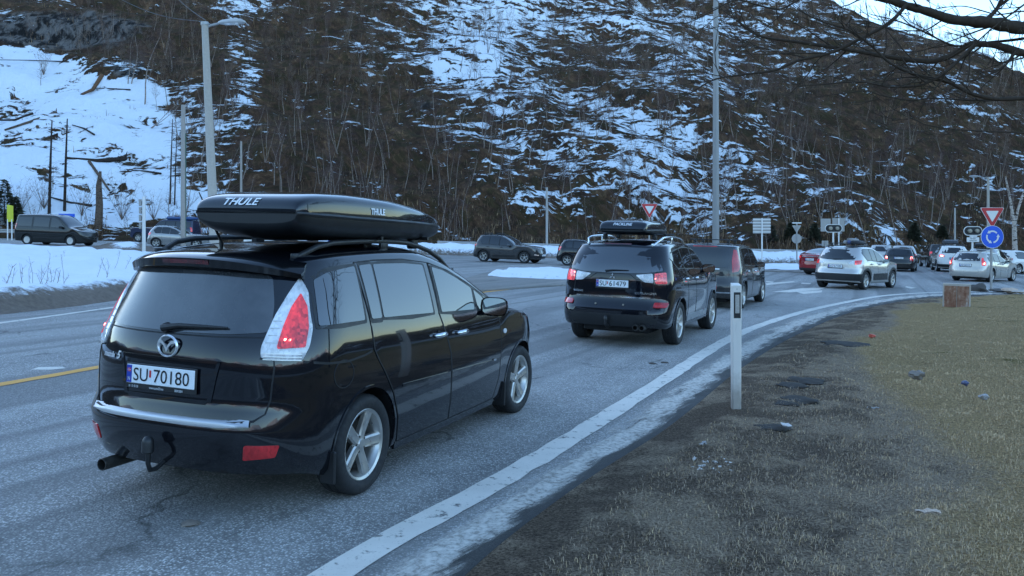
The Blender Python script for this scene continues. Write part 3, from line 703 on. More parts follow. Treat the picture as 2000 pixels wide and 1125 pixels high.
ar = np.abs(np.cross(np.stack([X.ravel()[qi[:, 1]]-cx_, Y.ravel()[qi[:, 1]]-cy], -1), np.stack([X.ravel()[qi[:, 3]]-cx_, Y.ravel()[qi[:, 3]]-cy], -1)))
keep = (cy > 2.6) & (cy < 26) & (np.abs(cx_) < cy*.66+.5) & (dd > .35)
dens = np.interp(cy, [2.5, 5, 9, 15, 26], [4200, 3600, 1100, 220, 50])*np.interp(dd, [.3, 1.2, 2.5, 4], [.45, .8, 1.0, 1.0])
dens *= np.where(N3.ravel()[qi[:, 0]] > .3, .35, 1)
pr = ar*dens*((m-1)*(k-1)/400000)*1.0
rep = np.floor(pr+npr.rand(len(pr))).astype(int)*keep; qi = np.repeat(qi, rep, axis=0); print('blades', len(qi))
Vv = np.stack([X, Y, Zv], -1).reshape(-1, 3); u = npr.rand(len(qi), 1); v = npr.rand(len(qi), 1)
pts = Vv[qi[:, 0]]*(1-u)*(1-v)+Vv[qi[:, 1]]*u*(1-v)+Vv[qi[:, 2]]*u*v+Vv[qi[:, 3]]*(1-u)*v
gv = green.ravel()[qi[:, 0]]; bv = bare.ravel()[qi[:, 0]]; rr = npr.rand(len(qi)); mi = np.where(rr < bv*.8, 2, np.where(npr.rand(len(qi)) < gv*1.0-.12, 1, 0))
blades('grass', pts, (.012+.018*npr.rand(len(qi)))*np.where(mi == 1, .8, 1), .0015*np.clip(pts[:, 1]/6, 1, 3), [g_straw, g_green, g_dead], mi, 2.1)

# ------------------------------------------------------------------ the near black people carrier
MPV = dict(W=.872, Rw=.335+.03, wheels=[(0, .325), (2.75, .325)], lean=.30, curve=.16, rear=(.56, 2.8), front=(.80, 2.3),
    zb=[(-1, .30), (-.6, .27), (-.3, .20), (.3, .19), (2.4, .19), (3.0, .20), (3.6, .24)],
    ze=[(-.75, 1.445), (-.5, 1.485), (0, 1.525), (.5, 1.535), (.9, 1.525), (1.25, 1.47), (1.6, 1.355), (1.95, 1.20), (2.25, 1.06), (2.4, 1.0), (2.8, .945), (3.2, .85), (3.45, .73), (3.6, .63)],
    belt=[(-1, 1.135), (-.5, 1.13), (0, 1.115), (.9, 1.085), (1.9, 1.045), (2.2, 1.06), (2.4, 1.15), (4, 1.15)],
    xr=[(.2, -.80), (.30, -.86), (.42, -.905), (.56, -.925), (.60, -.915), (.63, -.875), (.70, -.865), (.85, -.865), (1.0, -.845), (1.1, -.80), (1.25, -.735), (1.42, -.665), (1.5, -.63), (1.6, -.58)],
    xf=[(.2, 3.50), (.4, 3.57), (.55, 3.58), (.64, 3.55), (.75, 3.46), (1.0, 3.2)],
    crown=[(-.8, .05), (0, .082), (1.0, .085), (2.0, .07), (3.0, .075), (3.6, .05)],
    plan=[(-1, .985), (0, .995), (1.2, 1.0), (2.6, .985), (3.6, .96)],
    low=[(0, .945), (.12, .965), (.3, .985), (.55, 1.0), (.8, .985), (.93, .962), (1, .948)])
mpv = Body(MPV)
P_MPV = paint('black_metallic_paint', (.0035, .0045, .0075), .10, dirt=.11)
P_MPV2 = paint('black_paint_spoiler', (.004, .0045, .006), .14, dirt=.1)
def build_mpv():
    B = mpv; c = car_root('people_carrier', (-1.70, 5.67, 0), 21.96, 'nearest car, a black people carrier with a long roof box, seen from behind', 'car')
    B.build('body', P_MPV, c, 1.35)
    put_wheels(c, B.wheels, .852, dict(Rt=.322, wt=.21, Rr=.222, spokes=5, hw=(.034, .044), mat=alloy, dish=.02), R(-1.5), 52)
    W, Sd, Re = B.wrap, B.side, B.rear
    # tail lamps: clear outer lens around a red field
    for sg, lab in ((-1, None), (1, None)):
        P = [(.695, 1.415), (.775, 1.328), (.822, 1.209), (.868, 1.121), (.884, 1.02), (.850, .940), (.617, .957), (.606, 1.01), (.612, 1.098), (.625, 1.198), (.655, 1.31)]
        b = MB(); panel(b, round_poly(P, .02), W, .016, .03, .05, sg, .008); tl = b.build('tail_lamp', lamp_clear, c, angle=50)
        b = MB(); panel(b, round_poly([(.728, 1.318), (.792, 1.24), (.838, 1.122), (.855, 1.012), (.700, 1.008), (.694, 1.02), (.690, 1.126), (.700, 1.24)], .012), W, .019, .006, .05, sg); b.build('red_lens', lamp_red_lit, tl, angle=50)
        b = MB()
        for P in [[(.63, z+.006), (.842, z-.004)] for z in (.945, .962, .979)]+[[(.625, z), (.676, z-.003)] for z in (1.04, 1.08, 1.12, 1.16)]: b = MB(); strip(b, P, W, .005, .0175, .004, sg); b.build('lens_rib', alloy, tl, angle=50)
        for q, z in ((.726, 1.055), (.752, 1.053)):
            b = MB(); panel(b, [(q+.007*math.cos(a), z+.007*math.sin(a)) for a in np.arange(8)*math.pi/4], W, .021, .004, .05, sg); b.build('bulb', lamp_spot, tl)
    # rear window, hatch and their joints
    pan(c, 'rear_window', [(-.52, 1.425), (-.2, 1.437), (.2, 1.437), (.52, 1.425), (.585, 1.25), (.615, 1.10), (.40, 1.082), (0, 1.076), (-.40, 1.082), (-.615, 1.10), (-.585, 1.25)], Re, glass_dusty, .006, .012, .07, (1,), .04)
    b = MB()
    for sg in (-1, 1):
        for L_, w_ in (([(.655, 1.073), (.5, 1.070), (.3, 1.066), (.0, 1.064)], .008), ([(.610, .957), (.690, .948), (.698, .90), (.684, .72), (.66, .64), (.615, .605), (.5, .594), (.25, .588), (0, .586)], .010), ([(.86, .932), (1.05, .905), (1.25, .893), (1.42, .905), (1.52, .922)], .014)): b = MB(); strip(b, L_, W, w_, .0022, .004, sg); b.build('panel_joint', seam_black, c)
    # plate recess, plate, badges
    b = MB()
    for P in ([(-.36, .915), (.36, .915), (.36, .93), (-.36, .93)], [(-.36, .93), (-.38, .93), (-.33, .69), (-.30, .69)], [(.36, .93), (.38, .93), (.33, .69), (.30, .69)], [(-.31, .70), (.31, .70), (.29, .675), (-.29, .675)]):
        panel(b, P, Re, .010, .012, .12, 1, .004)
    b.build('plate_surround', P_MPV, c, angle=50)
    plate(c, (float(B.xr(.815))-.014, 0.03, .815), 'SU 70180', tilt=.03, extra=[('01 13 55 50', -.235, .018), ('www.auto23.no', -.075, .020), ('BERGEN', .12, .019)])
    b = MB(); x0 = float(B.xr(.995))-.012
    b.lathe([(.060, -.0), (.064, .009), (.069, .009), (.075, 0)], 36, 'x', cx=x0)
    for v in range(len(b.V)): b.V[v] = (b.V[v][0]*1.0-(b.V[v][0]-x0)*2 if False else x0-(b.V[v][0]-x0), b.V[v][1]*1.06, b.V[v][2]*.92+.995)
    wing = [[(0, -.036), (.016, -.006), (.036, .013), (.064, .020), (.059, .034), (.034, .031), (.013, .012), (0, -.010)]]
    for sg in (-1, 1):
        P = [(x0-.004, sg*y, .997+z) for y, z in wing[0]]; Q = [(p[0]-.007, p[1], p[2]) for p in P]; n = len(P)
        b.add(P+Q, [tuple(range(n, 2*n))]+[(i, (i+1) % n, n+(i+1) % n, n+i) for i in range(n)])
    b.build('emblem', chrome_soft, c, angle=40)
    b = MB(); V, F = text_mesh('mazda', .046, 1.05, .25, .0012, .002, 'LEFT'); M0 = []
    for v in V:
        y = .570-v[0]; p = Re(y, .905+v[1]); M0.append((p[0]-.004-v[2]*1.0, p[1], p[2]))
    b.add(M0, F)
    V, F = text_mesh('5', .066, 1.0, .3, .002, .002, 'LEFT'); M0 = []
    for v in V:
        y = .425-v[0]; p = Re(y, .908+v[1]); M0.append((p[0]-.004-v[2], p[1], p[2]))
    b.add(M0, F); b.build('badge', chrome_soft, c)
    # spoiler
    b = MB(); V = []; n = 25; K = 7
    for i in range(n):
        t = -1+2*i/(n-1); y = .672*t; e = abs(t)**3.2
        xe = -.742+.245*e; zt = 1.532-.026*t*t-.055*e; x1 = -.40; zr = float(B.top(x1, min(abs(y), .62))[2]) if abs(t) < .98 else 1.465
        zr = B.top(x1, min(abs(y), .63))[2]-.0
        V += [(x1, y*.955, zr-.045), (x1, y*.955, zr+.004), ((x1+xe)/2, y*.985, (zr+zt)/2+.010), (xe+.03, y, zt+.004), (xe, y, zt-.016), (xe+.012, y, zt-.066+.02*e), (xe+.12, y*.97, zt-.088+.025*e)]
    F = [(i*K+j, i*K+(j+1) % K, (i+1)*K+(j+1) % K, (i+1)*K+j) for i in range(n-1) for j in range(K)]+[tuple(range(K)), tuple(range((n-1)*K, n*K))]
    b.add(V, F); sp = b.build('spoiler', P_MPV2, c, angle=42)
    b = MB(); V = []
    for i in range(9):
        t = -.26+.52*i/8; e = abs(t)**3.2; xe = -.742+.235*e; zt = 1.532-.026*t*t-.05*e; y = .685*t
        V += [(xe-.003, y, zt-.024), (xe+.006, y, zt-.050)]
    b.add(V, [(2*i, 2*i+1, 2*i+3, 2*i+2) for i in range(8)]); b.build('brake_light', lamp_dark, sp)
    # wiper
    a1 = Re(-.03, 1.10); b = MB()
    b.tube([Re(.07, 1.097)+np.array([-.03, 0, 0]), Re(-.05, 1.118)+np.array([-.035, 0, 0]), Re(-.2, 1.120)+np.array([-.03, 0, 0]), Re(-.38, 1.121)+np.array([-.022, 0, 0])], [.022, .014, .012, .006], 8)
    b.lathe([(.001, -.03), (.028, -.03), (.034, .0)], 14, 'x', cx=float(a1[0]), cy=.06, cz=1.095)
    b.build('rear_wiper', black_plastic, c, angle=40)
    # bumper: chrome sill plate, reflectors, lower lip, tow ball, exhaust, mud flaps
    b = MB(); n = 30; V = []
    for i in range(n+1):
        t = -1+2*i/n; q = abs(t)*.60; sg = 1 if t > 0 else -1; k = 1-max(0, (abs(t)-.72)/.28)*.95
        p = W(q, .575, sg); o = W(q, .60, sg); nn = np.array([-(1-.5*t*t), .55*t, 0]); nn /= np.linalg.norm(nn)
        V += [o-nn*(.06*k)+np.array([0, 0, .011]), p+nn*.004+np.array([0, 0, .020*k+.004]), p+nn*.010+np.array([0, 0, .010*k+.003]), p+nn*.008-np.array([0, 0, .010*k])]
    b.add(V, [(4*i+j, 4*i+j+1, 4*i+5+j, 4*i+4+j) for i in range(n) for j in range(3)])
    b.build('bumper_sill_plate', pm('brushed_steel', (.58, .58, .59), .42, .03, 2, metal=.85), c, angle=55)
    for sg in (1, -1):
        b = MB(); panel(b, round_poly([(.570, .468), (.768, .466), (.735, .395), (.552, .378)], .012), W, .008, .02, .06, sg, .003); b.build('reflector', lamp_red, c, angle=50)
        b = MB(); panel(b, [(.30, .372), (.60, .352), (.86, .352), (1.00, .385), (1.00, .378), (.86, .343), (.60, .343), (.30, .363)], W, .004, .01, .08, sg, .003); b.build('bumper_crease', P_MPV, c, angle=50)
        b = MB(); b.box((-.455, sg*.86-.10, .13), (-.425, sg*.86+.0 if sg < 0 else sg*.86+.0, .40), .008) if False else b.box((-.385, min(sg*.76, sg*.868), .16), (-.362, max(sg*.76, sg*.868), .36), .008); b.build('mud_flap', black_plastic, c)
        b = MB(); b.box((2.335, min(sg*.70, sg*.862), .14), (2.355, max(sg*.70, sg*.862), .36), .008); b.build('mud_flap', black_plastic, c)
    b = MB(); b.tube([(-.86, .0, .315), (-.925, .0, .285), (-.970, .0, .290), (-.985, .0, .33), (-.985, .0, .41)], [.014, .014, .014, .014, .015], 10)
    b.lathe([(.001, .090), (.018, .088), (.029, .074), (.034, .058), (.034, .02), (.036, .0), (.030, -.006), (.001, -.006)], 16, 'z', cx=-.99, cy=.0, cz=.40)
    b.build('tow_bar', black_plastic, c, angle=50)
    b = MB(); b.lathe([(.031, .25), (.036, .25), (.038, .0), (.036, -.005), (.031, -.005), (.029, .02), (.028, .2)], 20, 'x', cx=-.905, cy=.445, cz=.248); 
    b.V = [(x, y*1.0, z) for x, y, z in b.V]
    b.build('exhaust_pipe', pm('sooty_steel', (.09, .085, .08), .35, .4, 30, metal=.8), c, angle=50)
    b = MB(); b.box((-.35, -.5, .17), (2.9, .5, .26), .02); b.build('underbody', seam_black, c)
    # doors, side glass, trims on both sides
    zt = lambda x, d: float(B.ze(x))-d
    rear_door = [(.047, 1.492), (.3, zt(.3, .03)), (.7, zt(.7, .03)), (1.075, zt(1.075, .035)), (1.035, 1.085), (1.17, .77), (1.215, .40), (1.215, .245), (.42, .245), (.40, .42), (.31, .60), (.19, .76), (.10, .87), (.063, .93)]
    front_door = [(1.095, zt(1.095, .035)), (1.4, zt(1.4, .03)), (1.7, zt(1.7, .028)), (2.0, zt(2.0, .025)), (2.165, zt(2.165, .03)), (2.215, .82), (2.205, .42), (2.12, .245), (1.225, .245), (1.225, .40), (1.18, .77), (1.045, 1.085)]
    for sg in (-1, 1):
        for P in (rear_door, front_door):
            b = MB(); panel(b, P, Sd, .003, .006, .10, sg); b.build('door', P_MPV, c, angle=60)
            b = MB(); strip(b, P+[P[0]], Sd, .009, .0045, .004, sg); b.build('door_joint', seam_black, c)
        wins = [[(-.475, 1.128), (-.25, 1.128), (-.012, 1.125), (.035, 1.47), (-.13, 1.455), (-.28, 1.438), (-.40, 1.395)],
                [(.075, 1.125), (.2, 1.122), (.245, 1.478), (.090, 1.472)], [(.225, 1.122), (.6, 1.110), (.945, 1.098), (.985, zt(.985, .065)), (.7, zt(.7, .06)), (.4, zt(.4, .058)), (.270, 1.475)],
                [(1.085, 1.092), (1.4, 1.078), (1.7, 1.066), (1.74, zt(1.74, .055)), (1.5, zt(1.5, .055)), (1.3, zt(1.3, .055)), (1.125, zt(1.125, .062))], [(1.775, 1.064), (2.02, 1.052), (1.90, zt(1.90, .06)), (1.775, zt(1.775, .055))]]
        for i, P in enumerate(wins):
            cn = np.mean(P, axis=0); big = [cn+(np.array(p)-cn)*(1+.03/np.linalg.norm(np.array(p)-cn)) for p in P]
            b = MB(); panel(b, round_poly(big, .02), Sd, .0045, .006, .12, sg); f = b.build('window_frame', black_plastic, c, angle=60)
            b = MB(); panel(b, round_poly(P, .018), Sd, .007, .006, .07, sg); b.build('side_window', glass_m, f, angle=60)
        b = MB(); panel(b, round_poly([(.42, .648), (1.165, .628), (1.165, .606), (.42, .626)], .006), Sd, .012, .02, .1, sg, .005); panel(b, round_poly([(1.195, .627), (2.13, .600), (2.13, .578), (1.195, .605)], .006), Sd, .012, .02, .1, sg, .005)
        b.build('door_moulding', P_MPV2, c, angle=50)
        b = MB(); panel(b, round_poly([(2.02, .594), (2.08, .592), (2.08, .608), (2.02, .610)], .006), Sd, .0135, .004, .1, sg); b.build('badge', chrome, c)
        b = MB(); pts = [(x, .245) for x in (.42, 1.2, 2.1)]; panel(b, [(.40, .245), (1.2, .240), (2.14, .240), (2.14, .19), (1.2, .185), (.40, .19)], Sd, .012, .03, .15, sg, .01); b.build('sill', P_MPV, c, angle=50)
        for xw in (0, 2.75):
            b = MB(); strip(b, [(xw+.372*math.cos(a), .325+.372*math.sin(a)) for a in np.linspace(-.15, math.pi+.15, 25)], Sd, .016, .006, .02, sg, .2); b.build('arch_lip', P_MPV, c, angle=50)
    b = MB(); fl = [(-.295+.105*math.cos(a), .822+.085*math.sin(a)) for a in np.linspace(0, 2*math.pi, 25)]; strip(b, fl, Sd, .006, .002, .004, -1); b.build('fuel_flap', seam_black, c)
    b = MB(); panel(b, [(2.30+.035*math.cos(a), .83+.022*math.sin(a)) for a in np.arange(14)*2*math.pi/14], Sd, .014, .012, .1, -1, .006); b.build('side_indicator', lamp_clear, c)
    handles(c, B, [(.90, .93), (1.285, .915)], chrome, .17)
    mirror(c, B, 1.86, 1.055, P_MPV, .22, (.125, .13, .08))
    # windscreen, headlamps
    T = lambda a, bb, sg=1: B.top(a, bb)
    pan(c, 'windscreen', [(1.32, -.54), (1.28, 0), (1.32, .54), (1.8, .63), (2.16, .70), (2.33, .45), (2.40, 0), (2.33, -.45), (2.16, -.70), (1.8, -.63)], T, glass_m, .006, .01, .12, (1,), .03)
    for sg in (1, -1):
        b = MB(); panel(b, round_poly([(2.98, .78), (3.26, .70), (3.42, .63), (3.30, .60), (3.05, .66)], .02), Sd, .012, .02, .08, sg, .006); b.build('headlamp', lamp_clear, c, angle=50)
    # roof rails, bars, antenna
    rails(c, B, -.38, 1.62, black_plastic, .86, .055, .017)
    for x in (.52, 1.22): crossbar(c, B, x, 1.655, black_plastic, .62)
    b = MB(); b.tube([B.top(-.22, .18)-np.array([0, 0, .01]), (-.23, .18, B.top(-.22, .18)[2]+.03), (-.42, .20, 1.93)], [.018, .010, .0035], 8); b.build('antenna', black_plastic, c)
    return c
car_mpv = build_mpv()

def roof_box(name, st, loc, yaw, mats, label, text, wscale=1.0):
    """st: rows of (x, half width, z bottom, z rim, z top) in the car's frame"""
    r = empty(name, loc, R(90-yaw), label=label, cat='roof box')
    xs = np.array([s_[0] for s_ in st]); fx = [tab([(s_[0], s_[k]) for s_ in st]) for k in range(1, 5)]
    X = np.unique(np.concatenate([xs[0]+np.array([0, .004, .015, .035, .06, .09]), np.linspace(xs[0]+.12, xs[-1]-.25, 22), xs[-1]-np.array([.2, .15, .1, .06, .03, .01, 0])]))
    def ring(x, part):
        w, zb, zm, zt = [float(f(x)) for f in fx]; P = []
        if part:                                                   # lid: rim to rim over the top
            for a in np.linspace(0, math.pi, 25):
                ca, sa = math.cos(a), math.sin(a); P.append((x, w*.985*np.sign(ca)*abs(ca)**.30, zm+.012+(zt-zm-.012)*sa**.46))
            P += [(x, -w*.985, zm-.01), (x, w*.985, zm-.01)]
        else:
            P = [(x, w, zm+.006), (x, w*1.012, zm-.006), (x, w*1.0, zm-.018)]
            for a in np.linspace(0, math.pi, 15):
                ca, sa = math.cos(a), math.sin(a); P.append((x, w*.985*np.sign(ca)*abs(ca)**.62, zm-.018-(zm-.018-zb)*sa**.72))
            P += [(x, -w, zm-.018), (x, -w*1.012, zm-.006), (x, -w, zm+.006)]
        return P
    o = None
    for part, nm in ((1, 'lid'), (0, 'tray')):
        V = []; K = None
        for x in X: q = ring(x, part); K = len(q); V += q
        F = [(i*K+j, i*K+(j+1) % K, (i+1)*K+(j+1) % K, (i+1)*K+j) for i in range(len(X)-1) for j in range(K)]+[tuple(range(K)), tuple(range((len(X)-1)*K, len(X)*K))]
        b = MB().add(V, F); q = b.build(nm, mats[0 if part else 1], r, angle=40)
        if part: o = q
    def surf(x, z, sg):
        w, zb, zm, zt = [float(f(x)) for f in fx]; s_ = np.clip((z-zm-.012)/max(zt-zm-.012, .01), 0, .999)**(1/.46); return np.array([x, sg*w*.985*max(0, math.sqrt(1-s_*s_))**.30, z])
    for (txt, where, a, z, size, sx, sh, bold) in text:
        V, F = text_mesh(txt, size, sx, sh, bold, .0015, 'CENTER'); b = MB(); Q = []
        if where == 'rear':
            for v in V:
                zz = z+v[1]; # the tail leans: find x where the top curve reaches this height
                xx = next((x for x in X if float(fx[3](x)) > zz+.0), X[0]); xq = np.interp(zz, [float(fx[3](x)) for x in X[:10]], X[:10]); Q.append((xq-.006-v[2], a-v[0], zz))
        else:
            for v in V: p = surf(a+v[0], z+v[1], -1); Q.append((p[0], p[1]-.004-v[2], p[2]))
        b.add(Q, F); b.build('lettering', white_ink, o)
    return r
BOX_LID = paint('box_gloss_black', (.010, .012, .016), .14, dirt=0, coat=.9)
BOX_TRAY = pm('box_tray_black', (.010, .011, .013), .42)
loc_m = car_mpv.location
roof_box('roof_box', [(-.52, .385, 1.735, 1.806, 1.828), (-.51, .395, 1.712, 1.806, 1.865), (-.46, .41, 1.675, 1.805, 1.905), (-.36, .418, 1.648, 1.802, 1.932), (-.20, .42, 1.636, 1.80, 1.945), (.05, .42, 1.63, 1.795, 1.952), (.5, .42, 1.63, 1.788, 1.942), (1.0, .395, 1.632, 1.780, 1.902), (1.35, .345, 1.64, 1.770, 1.848), (1.57, .27, 1.655, 1.760, 1.800), (1.68, .20, 1.69, 1.752, 1.768)],
    np.array(loc_m)-.26*np.array([-math.cos(R(21.96)), math.sin(R(21.96)), 0]), 21.96, (BOX_LID, BOX_TRAY), 'long glossy black roof box lettered THULE on the nearest people carrier',
    [('THULE', 'rear', .05, 1.868, .062, 1.45, .22, .0012), ('THULE', 'side', .36, 1.838, .060, 1.0, .0, .0016)])

# ------------------------------------------------------------------ the wooded hillside
YB = tab([(-140, 62), (-60, 66), (-35, 68), (-10, 69), (15, 69.5), (35, 74), (55, 78), (90, 78), (140, 70)])
def hill_z(X, Y):
    d = Y-YB(X); up = .60*d-.05*sst(0, 12, d)*0; ridge = np.clip(58-1.18*(X-59), 9, 118)
    up = np.where(d > 0, up, d*.02); k = 5.0; z = -k*np.log(np.exp(-np.clip(up, -40, 400)/k)+np.exp(-ridge/k)); return z-(-k*np.log(1+np.exp(-ridge/k)))*0
hx = np.concatenate([np.arange(-330, -85, 10.0), np.arange(-85, 120, .8), np.arange(120, 420, 12.0)]); hd = np.concatenate([np.arange(-1.5, 85, .7), np.arange(85, 150, 2.0), np.arange(150, 420, 14.0)])
HX, HD = np.meshgrid(hx, hd); HY = YB(HX)+HD; HZ = hill_z(HX, HY)
fl = np.stack([HX.ravel(), HY.ravel()], -1)
nA = np.array([fbm(x, y, .045, 3, 3.) for x, y in fl]).reshape(HX.shape); nB = np.array([fbm(x*.45+y*.3, y-.0*x, .22, 4, 8.) for x, y in fl]).reshape(HX.shape); nC = np.array([fbm(x, y, .9, 3, 1.) for x, y in fl]).reshape(HX.shape)
fade = sst(-.5, 6, HD)*sst(420, 150, np.abs(HX)); HZ = HZ+fade*(2.6*nA+1.1*nB+.30*nC)
def to_px(P):
    d = P-np.array([0, 0, HC]); z = np.maximum(d@CF, .1); return 1000+FPX*(d@CR)/z, HOR-FPX*(d@CU)/z
HP = np.stack([HX, HY, HZ], -1).reshape(-1, 3); px, py = to_px(HP)
def inpoly(px, py, P):
    ins = np.zeros(len(px), bool)
    for i in range(len(P)):
        a_, b_ = P[i-1], P[i]; c_ = ((a_[1] > py) != (b_[1] > py)) & (px < (b_[0]-a_[0])*(py-a_[1])/(b_[1]-a_[1]+1e-12)+a_[0]); ins ^= c_
    return ins
# how much old snow lies on each stretch of the slope (measured on the slope as it is seen from the road)
sn = np.full(len(px), .295)
for (cx, cy, sx, sy, v) in [(960, 110, 70, 90, .30), (840, 60, 80, 60, .18), (1180, 250, 130, 80, .20), (1300, 370, 110, 70, .36), (1280, 60, 110, 70, .22), (1010, 20, 90, 40, .28), (480, 150, 22, 80, .45), (470, 15, 50, 25, .4), (700, 300, 150, 60, -.12), (590, 130, 90, 90, -.17), (650, 380, 120, 60, -.15),
        (1520, 40, 90, 50, .12), (1600, 230, 120, 70, -.16), (1690, 260, 90, 70, -.18), (1450, 230, 90, 80, .12), (1640, 350, 60, 70, .12), (1800, 420, 110, 60, .14), (1900, 230, 90, 80, .04), (180, 60, 170, 45, -.40), (330, 120, 60, 60, -.25), (1120, 130, 60, 50, -.06), (1060, 330, 60, 50, .12), (900, 330, 60, 60, .03), (1850, 310, 80, 50, -.10), (760, 420, 160, 40, -.05), (1200, 440, 300, 30, -.10), (560, 60, 70, 50, -.06), (1420, 420, 60, 40, .2)]:
    sn += .52*v*np.exp(-.5*((px-cx)/sx)**2-.5*((py-cy)/sy)**2)
clear = [(-400, 60), (0, 92), (95, 95), (150, 125), (195, 148), (235, 152), (300, 165), (352, 185), (300, 215), (345, 230), (330, 262), (352, 300), (330, 330), (400, 372), (420, 400), (330, 425), (250, 440), (120, 446), (-400, 440)]
jx = px+9*nC.ravel()+14*nB.ravel(); jy = py+8*nB.ravel(); insd = inpoly(jx, jy, clear)
sd_ = np.minimum.reduce([np.hypot((px-a_)/1.3, py-b_) for a_, b_ in [(200, 170), (300, 215), (340, 262), (350, 330), (400, 380), (260, 300), (150, 200)]]); sn = np.where(insd, .66+.26*nB.ravel()+.10*nC.ravel(), sn+.22*np.exp(-(sd_/70)**2)*(px > 230)); sn = sn*np.where(HD.ravel() < 1.5, .6, 1)
rock = np.exp(-.5*((px-120)/130)**2-.5*((py-60)/30)**2)+.8*np.exp(-.5*((px-250)/30)**2-.5*((py-135)/14)**2)+.5*np.exp(-.5*((px-830)/40)**2-.5*((py-205)/22)**2)
def hill_mat():
    t = NT('hillside_ground'); H = t.n('Attribute', attribute_name='hc').outputs['Vector']; s = t.n('Attribute', attribute_name='snow').outputs['Fac']; rk = t.n('Attribute', attribute_name='rock').outputs['Fac']
    n1 = t.noise(t.scale(H, (.42, .95, 1)), 1.0, 6, .66, .25); n2 = t.noise(t.scale(H, (1.7, 2.8, 1)), 1.0, 4, .66)
    n3 = t.noise(t.scale(t.n('VectorRotate', {'Vector': H, 'Angle': R(32)}, rotation_type='Z_AXIS').outputs[0], (.045, .20, 1)), 1.0, 4, .55)
    f = t.math('ADD', t.math('ADD', t.math('MULTIPLY', n1, .46), t.math('MULTIPLY', n2, .24)), t.math('MULTIPLY', n3, .30))
    thr = t.math('MULTIPLY_ADD', s, -.34, .655)
    mask = t.ramp(t.math('SUBTRACT', f, thr), -.010, .016)
    g1 = t.noise(H, .35, 5, .65); g2 = t.noise(t.scale(H, (1, .6, 1)), 2.6, 6, .75); g3 = t.noise(H, .9, 4, .6)
    heath = t.col([(0.28, (.010, .007, .005)), (.45, (.040, .022, .013)), (.57, (.105, .056, .030)), (.72, (.38, .225, .115))], t.math('ADD', t.math('MULTIPLY', g1, .45), t.math('MULTIPLY', g2, .55)))
    moss = t.mix(g2, (.008, .007, .004), (.075, .058, .022)); c = t.mix(t.ramp(g3, .45, .62, 0, .7), heath, moss)
    vor = t.n('TexVoronoi', {'Vector': t.scale(H, (.5, .35, 1)), 'Scale': 1.3}); stone = t.mix(g2, (.04, .036, .033), (.24, .21, .19)); stone = t.mix(t.ramp(t.noise(t.scale(H, (.6, .25, 1)), 1.6, 5, .7), .42, .60), (.012, .011, .010), stone)
    c = t.mix(t.ramp(t.math('ADD', rk, t.math('MULTIPLY_ADD', g1, .9, -.45)), .35, .6), c, stone)
    c = t.mix(mask, c, t.mix(g2, (.70, .73, .77), (.83, .85, .88)))
    t.set(col=c, rough=.9, spec=.1); t.bump(t.math('ADD', t.math('MULTIPLY', g2, .7), t.math('MULTIPLY', mask, .45)), .8, .35); return t.m
def grid_faces(sh):
    m, k = sh; I = np.arange(m*k).reshape(m, k); return np.stack([I[:-1, :-1], I[:-1, 1:], I[1:, 1:], I[1:, :-1]], -1).reshape(-1, 4)
me = npmesh('hillside', HP, None, grid_faces(HX.shape), hill_mat(), True)
attr(me, 'snow', np.clip(sn, 0, 1)); attr(me, 'rock', np.clip(rock, 0, 1))
hv = np.stack([HX+1.5*nB, HD*1.15+1.2*nC, nA*2], -1).reshape(-1, 3); at_ = me.attributes.new('hc', 'FLOAT_VECTOR', 'POINT'); at_.data.foreach_set('vector', hv.astype(np.float32).ravel())
structure(link('hillside', me))
def hill_at(x, d):
    """height of the finished slope (nearest grid cell, bilinear)"""
    i = int(np.clip(np.searchsorted(hx, x)-1, 0, len(hx)-2)); j = int(np.clip(np.searchsorted(hd, d)-1, 0, len(hd)-2)); u = (x-hx[i])/(hx[i+1]-hx[i]); v = (d-hd[j])/(hd[j+1]-hd[j])
    return float(HZ[j, i]*(1-u)*(1-v)+HZ[j, i+1]*u*(1-v)+HZ[j+1, i]*(1-u)*v+HZ[j+1, i+1]*u*v)

# the ridge on the other side of the valley, behind the viewer: only the cars' paint and glass see it
def far_mat():
    t = NT('far_ridge_ground'); P = t.pos(); n = t.noise(P, .035, 6, .65); m = t.noise(P, .2, 5, .7); z = t.n('SeparateXYZ', {0: P}).outputs[2]
    c = t.col([(.3, (.02, .022, .016)), (.5, (.07, .052, .035)), (.7, (.22, .15, .09))], t.math('ADD', t.math('MULTIPLY', n, .5), t.math('MULTIPLY', m, .5)))
    c = t.mix(t.ramp(t.math('ADD', t.math('MULTIPLY', z, .012), t.math('MULTIPLY', n, .6)), .62, .72), c, (.75, .77, .8)); t.set(col=c, rough=.95, spec=.1); return t.m
th = np.linspace(R(62), R(300), 120); rr_ = np.array([60, 75, 95, 125, 165, 220, 290, 380, 500.]); TH, RR = np.meshgrid(th, rr_)
X = RR*np.sin(TH)+10; Y = RR*np.cos(TH)+5; edge_f = sst(R(62), R(80), TH)*sst(R(300), R(275), TH)
nz = np.array([fbm(x, y, .010, 5, 20.) for x, y in zip(X.ravel(), Y.ravel())]).reshape(X.shape)
Z = -.6+edge_f*(sst(60, 95, RR)*2+np.clip(RR-95, 0, 400)*.155*(1+.45*nz))
structure(link('far_ridge', npmesh('far_ridge', np.stack([X, Y, Z], -1).reshape(-1, 3), None, grid_faces(X.shape), far_mat(), True)))
far_ground = pm('valley_floor', (.08, .075, .06), .95)
structure(link('valley_floor', mesh('valley_floor', [(-3000, -3000, -.8), (3000, -3000, -.8), (3000, 3000, -.8), (-3000, 3000, -.8)], [(0, 1, 2, 3)], far_ground)))

